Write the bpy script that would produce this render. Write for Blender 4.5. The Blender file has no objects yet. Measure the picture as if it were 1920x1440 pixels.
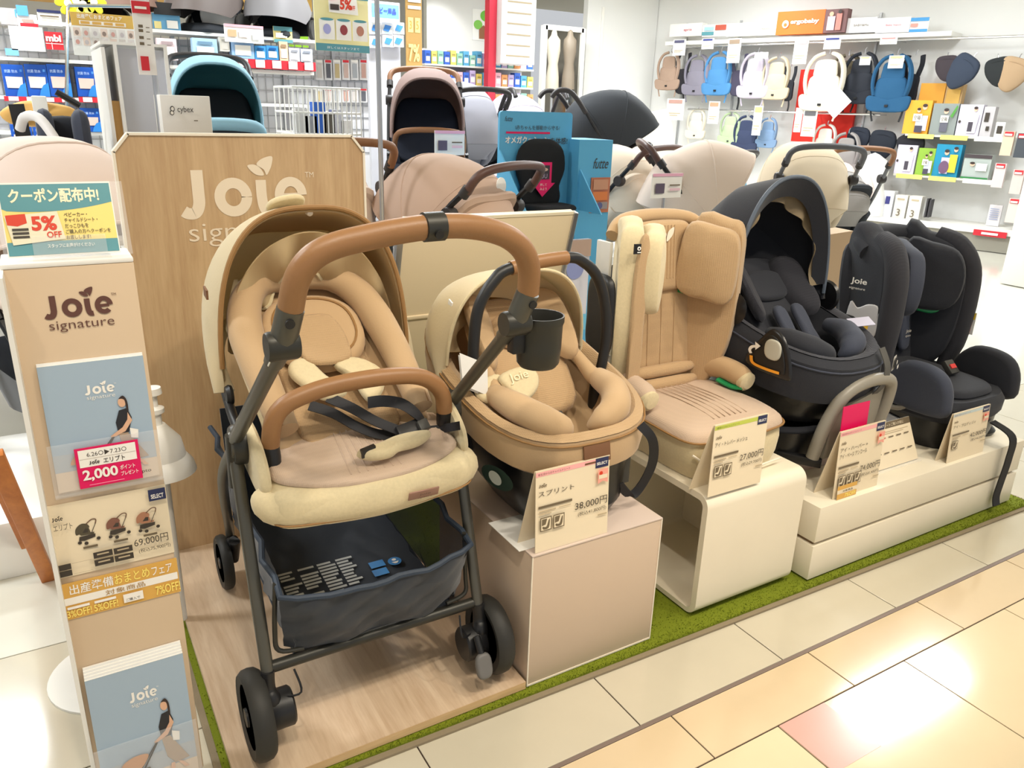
import bpy, bmesh, math, random
from mathutils import Vector, Matrix
from math import sin, cos, pi, radians, sqrt
random.seed(7)
SC = bpy.context.scene
COL = SC.collection
V3 = Vector

# ---------------------------------------------------------------- camera
FPX, PITCH, YAW, ROLL, CAMH = 1460.95, radians(19.517), radians(31.193), radians(1.8505), 1.28
_F = V3((sin(YAW)*cos(PITCH), cos(YAW)*cos(PITCH), -sin(PITCH)))
_r = V3((cos(YAW), -sin(YAW), 0)); _u = _r.cross(_F)
_R = _r*cos(ROLL) + _u*sin(ROLL); _U = _u*cos(ROLL) - _r*sin(ROLL)
cam = bpy.data.objects.new('camera', bpy.data.cameras.new('camera')); COL.objects.link(cam)
cam.matrix_world = Matrix(((_R.x, _U.x, -_F.x, 0), (_R.y, _U.y, -_F.y, 0), (_R.z, _U.z, -_F.z, CAMH), (0, 0, 0, 1)))
cam.data.sensor_width = 36; cam.data.lens = FPX/1920*36; cam.data.clip_start = .05
SC.camera = cam

# ---------------------------------------------------------------- world, lamps, exposure
w = bpy.data.worlds.new('world'); SC.world = w; w.use_nodes = True
w.node_tree.nodes['Background'].inputs[0].default_value = (.93, .96, 1, 1)
w.node_tree.nodes['Background'].inputs[1].default_value = .55
SC.view_settings.view_transform = 'Standard'; SC.view_settings.look = 'None'
SC.view_settings.exposure = .17; SC.view_settings.gamma = 1
def area(name, loc, sx, sy, power, col=(1, 1, 1)):
    d = bpy.data.lights.new(name, 'AREA'); d.shape = 'RECTANGLE'; d.size = sx; d.size_y = sy; d.energy = power; d.color = col
    o = bpy.data.objects.new(name, d); o.location = loc; COL.objects.link(o); return o
def spot(name, loc, target, power, ang=60, col=(1, .90, .75), blend=.6, rad=.05):
    d = bpy.data.lights.new(name, 'SPOT'); d.energy = power; d.color = col; d.spot_size = radians(ang); d.spot_blend = blend; d.shadow_soft_size = rad
    o = bpy.data.objects.new(name, d); o.location = loc; COL.objects.link(o)
    o.rotation_euler = (V3(target) - V3(loc)).to_track_quat('-Z', 'Y').to_euler(); return o
CEIL = 2.95
WARM = (1, .90, .76); COOL = (.93, .97, 1)
for x, y, p, c in [(-1.6, 2.6, 55, COOL), (-.6, 5.2, 85, COOL), (2.4, 5.0, 80, COOL), (5.2, 5.2, 85, COOL), (5.2, 2.6, 60, COOL), (7.4, 4.6, 34, COOL), (7.0, 7.2, 44, COOL), (.2, 9.2, 80, COOL), (5.0, 8.0, 80, COOL), (3.25, 1.0, 9, WARM), (.9, .1, 10, WARM)]:  # ceiling lamps, plus an added cool one to brighten the dark side wall
    area('ceiling_or_fill_lamp', (x, y, CEIL-.06), 1.2, .35, p, c)
for x, y, tx, ty, p in [(.1, .2, .5, 1.5, 62), (1.1, .0, 1.0, 1.45, 58), (1.9, .3, 1.6, 1.5, 58), (2.9, .2, 2.3, 1.45, 58), (-.6, .5, .05, 1.45, 26), (1.7, -.3, 1.5, .9, 36)]:
    spot('spotlight', (x, y, CEIL-.1), (tx, ty, .6), p)

# ---------------------------------------------------------------- helpers
def ray(x, y): return _R*((x-960)/FPX) - _U*((y-720)/FPX) + _F
O_ = V3((0, 0, CAMH))
def atY(x, y, Y): d = ray(x, y); return O_ + d*(Y/d.y)
def atX(x, y, X): d = ray(x, y); return O_ + d*(X/d.x)
def atZ(x, y, Z=0): d = ray(x, y); return O_ + d*((Z-CAMH)/d.z)
def atP(x, y, p0, n): d = ray(x, y); n = V3(n); return O_ + d*((V3(p0)-O_).dot(n)/d.dot(n))

MATS = {}
def mat(name, col, rough=.5, metal=0, bump=0, bscale=200, kind='noise', var=0, spec=.5, alpha=1, emit=0, coat=0, trans=0, sheen=0, transl=0):
    if name in MATS: return MATS[name]
    m = bpy.data.materials.new(name); m.use_nodes = True; nt = m.node_tree; b = nt.nodes['Principled BSDF']
    col = tuple(col)
    b.inputs['Base Color'].default_value = (*col, 1); b.inputs['Roughness'].default_value = rough; b.inputs['Metallic'].default_value = metal
    b.inputs['Specular IOR Level'].default_value = spec; b.inputs['Alpha'].default_value = alpha
    b.inputs['Coat Weight'].default_value = coat; b.inputs['Transmission Weight'].default_value = trans
    b.inputs['Sheen Weight'].default_value = sheen
    if emit: b.inputs['Emission Color'].default_value = (*col, 1); b.inputs['Emission Strength'].default_value = emit
    if bump or var:
        tc = nt.nodes.new('ShaderNodeTexCoord')
        if kind == 'noise':
            t = nt.nodes.new('ShaderNodeTexNoise'); t.inputs['Scale'].default_value = bscale; t.inputs['Detail'].default_value = 3; out = t.outputs['Fac']
        elif kind == 'mesh':      # knitted spacer mesh: small cells
            t = nt.nodes.new('ShaderNodeTexVoronoi'); t.inputs['Scale'].default_value = bscale; t.inputs['Randomness'].default_value = .15; out = t.outputs['Distance']
        else:                     # fine ribs
            t = nt.nodes.new('ShaderNodeTexWave'); t.inputs['Scale'].default_value = bscale; t.bands_direction = kind[-1].upper(); out = t.outputs['Fac']
        nt.links.new(tc.outputs['Object'], t.inputs['Vector'])
        if bump:
            bn = nt.nodes.new('ShaderNodeBump'); bn.inputs['Strength'].default_value = bump; bn.inputs['Distance'].default_value = .002
            nt.links.new(out, bn.inputs['Height']); nt.links.new(bn.outputs['Normal'], b.inputs['Normal'])
        if var:
            mx = nt.nodes.new('ShaderNodeMix'); mx.data_type = 'RGBA'
            mx.inputs['A'].default_value = (*[c*(1-var) for c in col], 1); mx.inputs['B'].default_value = (*[min(1, c*(1+var)) for c in col], 1)
            nt.links.new(out, mx.inputs['Factor']); nt.links.new(mx.outputs['Result'], b.inputs['Base Color'])
    if transl:   # thin cloth lets light through
        out_ = nt.nodes['Material Output']; tb = nt.nodes.new('ShaderNodeBsdfTranslucent'); tb.inputs[0].default_value = (*col, 1)
        ms = nt.nodes.new('ShaderNodeMixShader'); ms.inputs[0].default_value = transl
        nt.links.new(b.outputs[0], ms.inputs[1]); nt.links.new(tb.outputs[0], ms.inputs[2]); nt.links.new(ms.outputs[0], out_.inputs['Surface'])
    MATS[name] = m; return m
def srgb(r, g, b): return tuple(((c/255+.055)/1.055)**2.4 if c > 10 else c/255/12.92 for c in (r, g, b))
def flat(r, g, b, rough=.45): return mat('print_%d_%d_%d' % (r, g, b), srgb(r, g, b), rough)

def lerp(a, b, t): return a+(b-a)*t
def curve(pts, n=8, closed=False):
    """Catmull-Rom through points of any dimension"""
    P = [tuple(p) for p in pts]; m = len(P); out = []
    rng = range(m if closed else m-1)
    for i in rng:
        if closed: p = [P[(i+k-1) % m] for k in range(4)]
        else: p = [P[max(0, min(m-1, i+k-1))] for k in range(4)]
        for k in range(n):
            t = k/n
            out.append(tuple(.5*((2*b)+(-a+c)*t+(2*a-5*b+4*c-d)*t*t+(-a+3*b-3*c+d)*t**3) for a, b, c, d in zip(*p)))
    if not closed: out.append(P[-1])
    return out
def superel(a, b, n=32, e=.5, cx=0, cy=0):
    out = []
    for k in range(n):
        t = 2*pi*k/n; c, s = cos(t), sin(t)
        out.append((cx+a*math.copysign(abs(c)**e, c), cy+b*math.copysign(abs(s)**e, s)))
    return out
def rrect(x0, y0, x1, y1, r, n=5):
    out = []
    for cx, cy, a0 in ((x1-r, y0+r, -90), (x1-r, y1-r, 0), (x0+r, y1-r, 90), (x0+r, y0+r, 180)):
        for k in range(n+1):
            a = radians(a0+90*k/n); out.append((cx+r*cos(a), cy+r*sin(a)))
    return out

class MB:
    def __init__(s): s.v = []; s.f = []; s.mi = []; s.cur = 0; s.mats = []
    def use(s, m):
        if m not in s.mats: s.mats.append(m)
        s.cur = s.mats.index(m); return s
    def add(s, vs, fs):
        n = len(s.v); s.v += [tuple(v) for v in vs]
        for f in fs: s.f.append(tuple(i+n for i in f)); s.mi.append(s.cur)
        return s
    def box(s, x0, x1, y0, y1, z0, z1):
        v = [(x, y, z) for z in (z0, z1) for y in (y0, y1) for x in (x0, x1)]
        return s.add(v, [(0, 2, 3, 1), (4, 5, 7, 6), (0, 1, 5, 4), (2, 6, 7, 3), (0, 4, 6, 2), (1, 3, 7, 5)])
    def obox(s, c, U, V, W, a, b, d):
        """box centred at c along unit axes U V W with half sizes a b d"""
        c, U, V, W = V3(c), V3(U)*a, V3(V)*b, V3(W)*d
        v = [c+U*x+V*y+W*z for z in (-1, 1) for y in (-1, 1) for x in (-1, 1)]
        return s.add(v, [(0, 2, 3, 1), (4, 5, 7, 6), (0, 1, 5, 4), (2, 6, 7, 3), (0, 4, 6, 2), (1, 3, 7, 5)])
    def prism(s, poly, fn, a, b):
        """polygon extruded from height a to b; fn(u,v,w) -> point"""
        n = len(poly); vs = [fn(u, v, a) for u, v in poly]+[fn(u, v, b) for u, v in poly]
        return s.add(vs, [tuple(range(n-1, -1, -1)), tuple(range(n, 2*n))]+[(i, (i+1) % n, n+(i+1) % n, n+i) for i in range(n)])
    def tube(s, pts, r, n=10, sm=0, closed=False, flat_=1, up=None, cap=True):
        if sm: pts = curve(pts, sm, closed)
        P = [V3(p) for p in pts]; m = len(P); rr = r if isinstance(r, (list, tuple)) else [r]*m
        if len(rr) != m: rr = [lerp(rr[int(i*(len(rr)-1)/(m-1))], rr[min(len(rr)-1, int(i*(len(rr)-1)/(m-1))+1)], i*(len(rr)-1)/(m-1) % 1) for i in range(m)]
        vs = []; nrm = None
        for i in range(m):
            if closed: t = P[(i+1) % m]-P[i-1]
            else: t = P[min(m-1, i+1)]-P[max(0, i-1)]
            t = t.normalized()
            if nrm is None:
                nrm = V3(up) if up else (V3((0, 0, 1)) if abs(t.z) < .9 else V3((1, 0, 0)))
            elif up: nrm = V3(up)
            nrm = (nrm-t*nrm.dot(t)).normalized(); bi = t.cross(nrm)
            for k in range(n):
                a = 2*pi*k/n; vs.append(P[i]+nrm*(cos(a)*rr[i]*flat_)+bi*(sin(a)*rr[i]))
        fs = []
        for i in range(m if closed else m-1):
            j = (i+1) % m
            for k in range(n): fs.append((i*n+k, j*n+k, j*n+(k+1) % n, i*n+(k+1) % n)[::-1])
        if cap and not closed: fs += [tuple(range(n)), tuple(range((m-1)*n, m*n))[::-1]]
        return s.add(vs, fs)
    def lathe(s, prof, c, axis=(0, 0, 1), n=24):
        """profile (r, h) turned about axis through c"""
        ax = V3(axis).normalized(); a = V3((1, 0, 0)) if abs(ax.x) < .9 else V3((0, 1, 0)); a = (a-ax*a.dot(ax)).normalized(); b = ax.cross(a)
        c = V3(c); m = len(prof)
        vs = [c+ax*h+(a*cos(2*pi*k/n)+b*sin(2*pi*k/n))*r for r, h in prof for k in range(n)]
        fs = [(i*n+k, i*n+(k+1) % n, (i+1)*n+(k+1) % n, (i+1)*n+k) for i in range(m-1) for k in range(n)]
        if prof[0][0] > 1e-6: fs.append(tuple(range(n))[::-1])
        if prof[-1][0] > 1e-6: fs.append(tuple(range((m-1)*n, m*n)))
        return s.add(vs, fs)
    def grid(s, fn, nu, nv, cu=False):
        vs = [fn(i/nu, j/nv) for i in range(nu+(0 if cu else 1)) for j in range(nv+1)]; m = nv+1; N = nu
        return s.add(vs, [(i*m+j, ((i+1) % nu if cu else i+1)*m+j, ((i+1) % nu if cu else i+1)*m+j+1, i*m+j+1) for i in range(N) for j in range(nv)])
    def sheet(s, fn, nu, nv, th):
        """surface fn(u,v) with thickness th along its normal"""
        G = [[V3(fn(i/nu, j/nv)) for j in range(nv+1)] for i in range(nu+1)]; A = []; B = []
        for i in range(nu+1):
            for j in range(nv+1):
                du = G[min(nu, i+1)][j]-G[max(0, i-1)][j]; dv = G[i][min(nv, j+1)]-G[i][max(0, j-1)]; nn = du.cross(dv)
                if nn.length < 1e-12:
                    i2 = min(max(i, 1), nu-1); j2 = min(max(j, 1), nv-1)
                    nn = (G[i2+1][j2]-G[i2-1][j2]).cross(G[i2][j2+1]-G[i2][j2-1])
                nn = nn.normalized() if nn.length > 1e-12 else V3((0, 0, 1))
                A.append(G[i][j]+nn*th/2); B.append(G[i][j]-nn*th/2)
        m = nv+1; N = (nu+1)*m; fs = []
        for i in range(nu):
            for j in range(nv):
                q = (i*m+j, (i+1)*m+j, (i+1)*m+j+1, i*m+j+1); fs.append(q); fs.append(tuple(k+N for k in q[::-1]))
        for i in range(nu):
            for j, fl in ((0, 0), (nv, 1)):
                q = (i*m+j, (i+1)*m+j, (i+1)*m+j+N, i*m+j+N); fs.append(q if fl else q[::-1])
        for j in range(nv):
            for i, fl in ((0, 1), (nu, 0)):
                q = (i*m+j, i*m+j+1, i*m+j+1+N, i*m+j+N); fs.append(q if fl else q[::-1])
        return s.add(A+B, fs)
    def pad(s, outline, h, fn, r=None, bulge=0, sm=0, both=False, rings=4, seam=0):
        """cushion: outline (u,v), height h with rounded rim r, crown bulge; fn(u,v,w) -> point"""
        if sm: outline = curve(outline, sm, True)
        n = len(outline); cx = sum(p[0] for p in outline)/n; cy = sum(p[1] for p in outline)/n; r = h*.8 if r is None else r
        prof = []
        if both: prof += [(r*(1-cos(a)), -h*sin(a)/1) for a in (pi/2, pi/3, pi/6)]
        else: prof += [(r*.35, -h*.0), (0, h*.3)]
        prof += [(r*(1-cos(a)), (h if both else h*.3+h*.7*sin(a)) if not both else h*sin(a)) for a in ((0, pi/6, pi/3, pi/2) if both else (pi/6, pi/3, pi/2))]
        vs = []
        def ring(ins, z, sc=1):
            for u, v in outline:
                du, dv = u-cx, v-cy; l = sqrt(du*du+dv*dv) or 1e-9; k = max(.02, (1-ins/l))*sc; vs.append(fn(cx+du*k, cy+dv*k, z))
        nr = 0
        if both:
            for k in range(rings-1, 0, -1): pass
        for ins, z in prof: ring(ins, z); nr += 1
        ins0 = prof[-1][0]
        for k in range(1, rings+1):
            t = 1-k/(rings+.35); ring(ins0, h+bulge*(1-t*t), t); nr += 1
        fs = [(i*n+k, i*n+(k+1) % n, (i+1)*n+(k+1) % n, (i+1)*n+k) for i in range(nr-1) for k in range(n)]
        fs += [tuple(range(n))[::-1], tuple(range((nr-1)*n, nr*n))]
        return s.add(vs, fs)
    def ribbon(s, pts, wid, width, th, sm=0):
        """strap through pts, width vector(s) wid"""
        if sm: 
            if isinstance(wid, list): wid = curve(wid, sm)
            pts = curve(pts, sm)
        P = [V3(p) for p in pts]; m = len(P); vs = []
        for i in range(m):
            t = (P[min(m-1, i+1)]-P[max(0, i-1)]).normalized(); wv = V3(wid[i] if isinstance(wid, list) else wid); wv = (wv-t*wv.dot(t)).normalized(); nn = t.cross(wv)
            for a, b in ((-1, -1), (1, -1), (1, 1), (-1, 1)): vs.append(P[i]+wv*a*width/2+nn*b*th/2)
        fs = [(i*4+k, i*4+(k+1) % 4, i*4+4+(k+1) % 4, i*4+4+k)[::-1] for i in range(m-1) for k in range(4)]+[(0, 1, 2, 3), (m*4-1, m*4-2, m*4-3, m*4-4)]
        return s.add(vs, fs)
    def build(s, name, m=None, parent=None, world=False, bev=0, seg=2, ang=38, sub=0, kind=None, smooth=True):
        me = bpy.data.meshes.new(name)
        vs = s.v
        if world and parent is not None: 
            o = parent
            off = V3((0, 0, 0))
            while o is not None: off += o.location; o = o.parent
            vs = [(x-off.x, y-off.y, z-off.z) for x, y, z in vs]
        me.from_pydata(vs, [], s.f)
        ms = s.mats or [m]
        for k in ms: me.materials.append(k)
        if len(ms) > 1: me.polygons.foreach_set('material_index', s.mi)
        bm = bmesh.new(); bm.from_mesh(me)
        if bev:
            bmesh.ops.recalc_face_normals(bm, faces=bm.faces)
            es = [e for e in bm.edges if len(e.link_faces) == 2 and e.calc_face_angle(0) > radians(30)]
            bmesh.ops.bevel(bm, geom=es, offset=bev, segments=seg, profile=.5, affect='EDGES', clamp_overlap=True)
        elif not s.mats or len(s.mats) == 1: bmesh.ops.recalc_face_normals(bm, faces=bm.faces)
        bm.to_mesh(me); bm.free()
        if smooth:
            me.polygons.foreach_set('use_smooth', [True]*len(me.polygons)); me.set_sharp_from_angle(angle=radians(ang))
        o = bpy.data.objects.new(name, me); COL.objects.link(o); o.parent = parent
        if sub: md = o.modifiers.new('sub', 'SUBSURF'); md.levels = sub; md.render_levels = sub
        if kind: o['kind'] = kind
        return o
def tag(o, label, cat, group=None):
    o['label'] = label; o['category'] = cat
    if group: o['group'] = group
    return o
def thing(name, label, cat, loc=(0, 0, 0), rz=0, group=None):
    o = bpy.data.objects.new(name, None); COL.objects.link(o); o.location = loc; o.rotation_euler = (0, 0, rz); o.empty_display_size = .05
    return tag(o, label, cat, group)
def struct(o): o['kind'] = 'structure'; return o
def copy_thing(root, loc, rz=None, label=None, group=None):
    def cp(o, par):
        c = o.copy(); COL.objects.link(c); c.parent = par
        for ch in o.children: cp(ch, c)
        return c
    r = cp(root, None); r.location = loc
    if rz is not None: r.rotation_euler = (0, 0, rz)
    if label: r['label'] = label
    if group: r['group'] = group
    return r
TXT = {}
def glyphs(st, bold=0):
    k = (st, bold)
    if k not in TXT:
        c = bpy.data.curves.new('t', 'FONT'); c.body = st; c.size = 1; c.offset = bold; c.resolution_u = 3; c.fill_mode = 'FRONT'
        o = bpy.data.objects.new('t', c); me = bpy.data.meshes.new_from_object(o)
        vs = [tuple(v.co) for v in me.vertices]; fs = [tuple(p.vertices) for p in me.polygons]
        x0 = min(v[0] for v in vs); x1 = max(v[0] for v in vs); y0 = min(v[1] for v in vs); y1 = max(v[1] for v in vs)
        TXT[k] = (vs, fs, x0, x1, y0, y1); bpy.data.objects.remove(o); bpy.data.curves.remove(c); bpy.data.meshes.remove(me)
    return TXT[k]
class Print:
    """flat print on a panel: origin O (lower left), U right vector, V up vector (full panel size), slightly proud along N"""
    def __init__(s, O, U, V, N, step=.0003, warp=None):
        s.O, s.U, s.V, s.N = V3(O), V3(U), V3(V), V3(N).normalized(); s.k = 0; s.step = step; s.mb = MB(); s.W = s.U.length; s.H = s.V.length; s.warp = warp
    def p(s, u, v):
        q = s.O+s.U*u+s.V*v+s.N*(s.step*(1+s.k))
        return s.warp(q) if s.warp else q
    def poly(s, pts, m, up=1):
        s.k += up; s.mb.use(m); s.mb.add([s.p(u, v) for u, v in pts], [tuple(range(len(pts)))]); return s
    def rect(s, u0, v0, u1, v1, m, up=1): return s.poly([(u0, v0), (u1, v0), (u1, v1), (u0, v1)], m, up)
    def ell(s, u, v, a, b, m, n=20): return s.poly([(u+a*cos(2*pi*k/n), v+b*sin(2*pi*k/n)) for k in range(n)], m)
    def text(s, st, u, v, h, m, bold=0, w=None, al='L', skew=0, ital=0, up=1):
        """glyph box lower-left at u,v; h cap height as a share of panel height, w total width as a share of panel width"""
        vs, fs, x0, x1, y0, y1 = glyphs(st, bold)
        sy = h*s.H/((y1-y0) or 1); sx = sy if w is None else w*s.W/((x1-x0) or 1)
        tw = (x1-x0)*sx/s.W; u0 = u if al == 'L' else (u-tw/2 if al == 'C' else u-tw)
        s.k += up; s.mb.use(m)
        s.mb.add([s.p(u0+(x-x0)*sx/s.W+ital*(y-y0)*sy/s.W, v+(y-y0)*sy/s.H+skew*(x-x0)*sx/s.H) for x, y, z in vs], fs); return s
    def build(s, parent, name='lettering', world=True): return s.mb.build(name, None, parent, world, smooth=False)
# ---------------------------------------------------------------- materials of the setting
def wood(name, c1, c2, grain='Z', scale=1.0):
    m = bpy.data.materials.new(name); m.use_nodes = True; nt = m.node_tree; b = nt.nodes['Principled BSDF']; N = nt.nodes.new; L = nt.links.new
    tc = N('ShaderNodeTexCoord'); mp = N('ShaderNodeMapping'); L(tc.outputs['Object'], mp.inputs['Vector'])
    s = {'X': (.5, 6, 6), 'Y': (6, .5, 6), 'Z': (6, 6, .5)}[grain]; mp.inputs['Scale'].default_value = [k*scale for k in s]
    n1 = N('ShaderNodeTexNoise'); n1.inputs['Scale'].default_value = 2.2; n1.inputs['Detail'].default_value = 8; n1.inputs['Roughness'].default_value = .65; n1.inputs['Distortion'].default_value = 1.6
    n2 = N('ShaderNodeTexNoise'); n2.inputs['Scale'].default_value = 26; n2.inputs['Detail'].default_value = 5
    L(mp.outputs[0], n1.inputs['Vector']); L(mp.outputs[0], n2.inputs['Vector'])
    mx = N('ShaderNodeMath'); mx.operation = 'MULTIPLY_ADD'; mx.inputs[1].default_value = .35; L(n2.outputs['Fac'], mx.inputs[0]); L(n1.outputs['Fac'], mx.inputs[2])
    cr = N('ShaderNodeValToRGB'); cr.color_ramp.elements[0].position = .42; cr.color_ramp.elements[1].position = .86
    cr.color_ramp.elements[0].color = (*c1, 1); cr.color_ramp.elements[1].color = (*c2, 1)
    L(mx.outputs[0], cr.inputs[0]); L(cr.outputs[0], b.inputs['Base Color']); b.inputs['Roughness'].default_value = .42
    bn = N('ShaderNodeBump'); bn.inputs['Strength'].default_value = .12; bn.inputs['Distance'].default_value = .001; L(n2.outputs['Fac'], bn.inputs['Height']); L(bn.outputs['Normal'], b.inputs['Normal'])
    MATS[name] = m; return m
def tilemat(name, c, rough=.12):
    m = bpy.data.materials.new(name); m.use_nodes = True; nt = m.node_tree; b = nt.nodes['Principled BSDF']; N = nt.nodes.new; L = nt.links.new
    tc = N('ShaderNodeTexCoord'); n1 = N('ShaderNodeTexNoise'); n1.inputs['Scale'].default_value = 5; n1.inputs['Detail'].default_value = 6; n1.inputs['Roughness'].default_value = .6
    geo = N('ShaderNodeNewGeometry'); L(geo.outputs['Position'], n1.inputs['Vector'])
    mx = N('ShaderNodeMix'); mx.data_type = 'RGBA'; mx.inputs['A'].default_value = (*[k*.93 for k in c], 1); mx.inputs['B'].default_value = (*[min(1, k*1.05) for k in c], 1)
    L(n1.outputs['Fac'], mx.inputs['Factor']); L(mx.outputs['Result'], b.inputs['Base Color'])
    b.inputs['Roughness'].default_value = rough; b.inputs['Coat Weight'].default_value = .3; b.inputs['Coat Roughness'].default_value = .08
    n2 = N('ShaderNodeTexNoise'); n2.inputs['Scale'].default_value = 18; L(geo.outputs['Position'], n2.inputs['Vector'])
    bn = N('ShaderNodeBump'); bn.inputs['Strength'].default_value = .06; bn.inputs['Distance'].default_value = .002; L(n2.outputs['Fac'], bn.inputs['Height']); L(bn.outputs['Normal'], b.inputs['Normal'])
    MATS[name] = m; return m
OAK = wood('oak_panel', srgb(176, 142, 104), srgb(206, 176, 136), 'Z')
OAKP = wood('oak_platform_lit', srgb(190, 160, 130), srgb(222, 198, 170), 'Y')  # same oak as the panel; paler, pinker tone is light put into colour
OAKE = wood('oak_edge', srgb(200, 164, 118), srgb(226, 192, 146), 'X')
TILE_F = tilemat('tile_cream', srgb(228, 208, 172)); TILE_B = tilemat('tile_border', srgb(220, 198, 164)); TILE_R = tilemat('tile_lit_grey', srgb(206, 198, 178), .16); TILE_W = tilemat('tile_pale', srgb(222, 220, 208), .14)  # rows behind the strip are greyer, mostly the light there put into colour
WHITE = mat('white_paint', srgb(238, 236, 230), .45); WALL = mat('wall_paint', srgb(228, 228, 226), .7, bump=.05, bscale=60)
CREAM = mat('cream_laminate', srgb(226, 210, 188), .4); CREAMEDGE = mat('cream_edge', srgb(238, 228, 210), .4)
BEIGEB = mat('beige_laminate', srgb(206, 184, 162), .42)
STEEL = mat('steel', srgb(190, 192, 195), .3, .9); CHROME = mat('chrome', srgb(225, 225, 228), .15, 1)
BLACKP = mat('black_plastic', srgb(26, 26, 28), .42); DARKG = mat('dark_grey_plastic', srgb(62, 61, 58), .4)
ACRYL = mat('clear_acrylic', (.95, .97, 1), .05, alpha=.13, spec=.6)
PAPER = mat('card_paper', srgb(238, 222, 192), .5); PAPERW = mat('white_paper', srgb(245, 244, 240), .5)

# ---------------------------------------------------------------- floor
fl = struct(MB().box(-9, 13, -3, 22, -.05, -.006).build('floor', TILE_W))
g = MB().box(-1.95, 4.25, -.5, 4.66, -.006, -.0025).build('grout', mat('grout', srgb(62, 44, 36), .8), fl)
PT = .4565; G = .0016
tcache = {}
def tile(x0, x1, y0, y1, m):
    k = (round(x1-x0, 4), round(y1-y0, 4), m.name)
    if k not in tcache:
        o = MB().box(0, x1-x0, 0, y1-y0, -.006, 0).build('tile', m, fl, bev=.0008, seg=1); tcache[k] = o.data
    else:
        o = bpy.data.objects.new('tile', tcache[k]); COL.objects.link(o); o.parent = fl
    o.location = (x0, y0, 0)
for i in range(-6, 8):
    x0 = 1.247+PT*i+G; x1 = x0+PT-2*G
    if x0 < -1.9 or x1 > 4.7: continue
    for j in range(1, 4): tile(x0, x1, .869-PT*j+G, .869-PT*(j-1)-G, TILE_F)
    tile(x0-.19, x1-.19, .869+G, 1.014-.007, TILE_B)
for i in range(-6, 10):
    x0 = .521+PT*(i-1)+G; x1 = x0+PT-2*G
    if x0 < -2.3 or x1 > 4.7: continue
    for j in range(8): tile(x0, x1, 1.014+PT*j+(.005 if j == 0 else G), 1.014+PT*(j+1)-G, TILE_R if j < 2 else TILE_W)
MB().box(-2, 4.6, 1.008, 1.018, -.006, -.0004).build('joint_strip', mat('joint_strip', srgb(128, 112, 104), .5), fl)
MB().box(1.249, 1.40, .718, .867, -.002, .0005).build('inlay_tile', tilemat('tile_pink', srgb(216, 164, 152), .2), fl)

# carpets: woven base with upright tufts
def carpet(name, poly, label, n, seed):
    rnd = random.Random(seed)
    gm = mat('green_pile', srgb(116, 128, 16), .95, bump=.8, bscale=420, var=.25)
    t = thing(name, label, 'carpet', (poly[0][0], poly[0][1], 0))
    MB().prism(poly, lambda u, v, w: (u, v, w), .0006, .0065).build('backing', mat('carpet_edge', srgb(142, 128, 104), .9, bump=.4, bscale=300), t, True)
    cx = sum(p[0] for p in poly)/len(poly); cy = sum(p[1] for p in poly)/len(poly)
    inner = [(x-.014*math.copysign(1, x-cx), y-.014*math.copysign(1, y-cy)) for x, y in poly]
    MB().prism(inner, lambda u, v, w: (u, v, w), .0065, .0105).build('pile_bed', gm, t, True)
    b = MB()
    for k in range(n):
        a, c = rnd.random(), rnd.random()**2.2
        e0 = V3((*inner[0], 0)).lerp(V3((*inner[1], 0)), a); e1 = V3((*inner[3], 0)).lerp(V3((*inner[2], 0)), a); q = e0.lerp(e1, c)
        an = rnd.random()*pi; wv = V3((cos(an), sin(an), 0))*.0016; tip = V3((rnd.gauss(0, .002), rnd.gauss(0, .002), rnd.uniform(.002, .0055)))
        b.add([q-wv+V3((0, 0, .01)), q+wv+V3((0, 0, .01)), q+tip+V3((0, 0, .01))], [(0, 1, 2)])
    b.build('pile_tufts', gm, t, True, kind='stuff', smooth=False)
carpet('carpet', [(.137, 1.205), (2.9, 1.155), (2.9, 2.24), (.137, 2.24)], 'long bright green pile carpet under the display plinths', 26000, 3)

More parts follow.
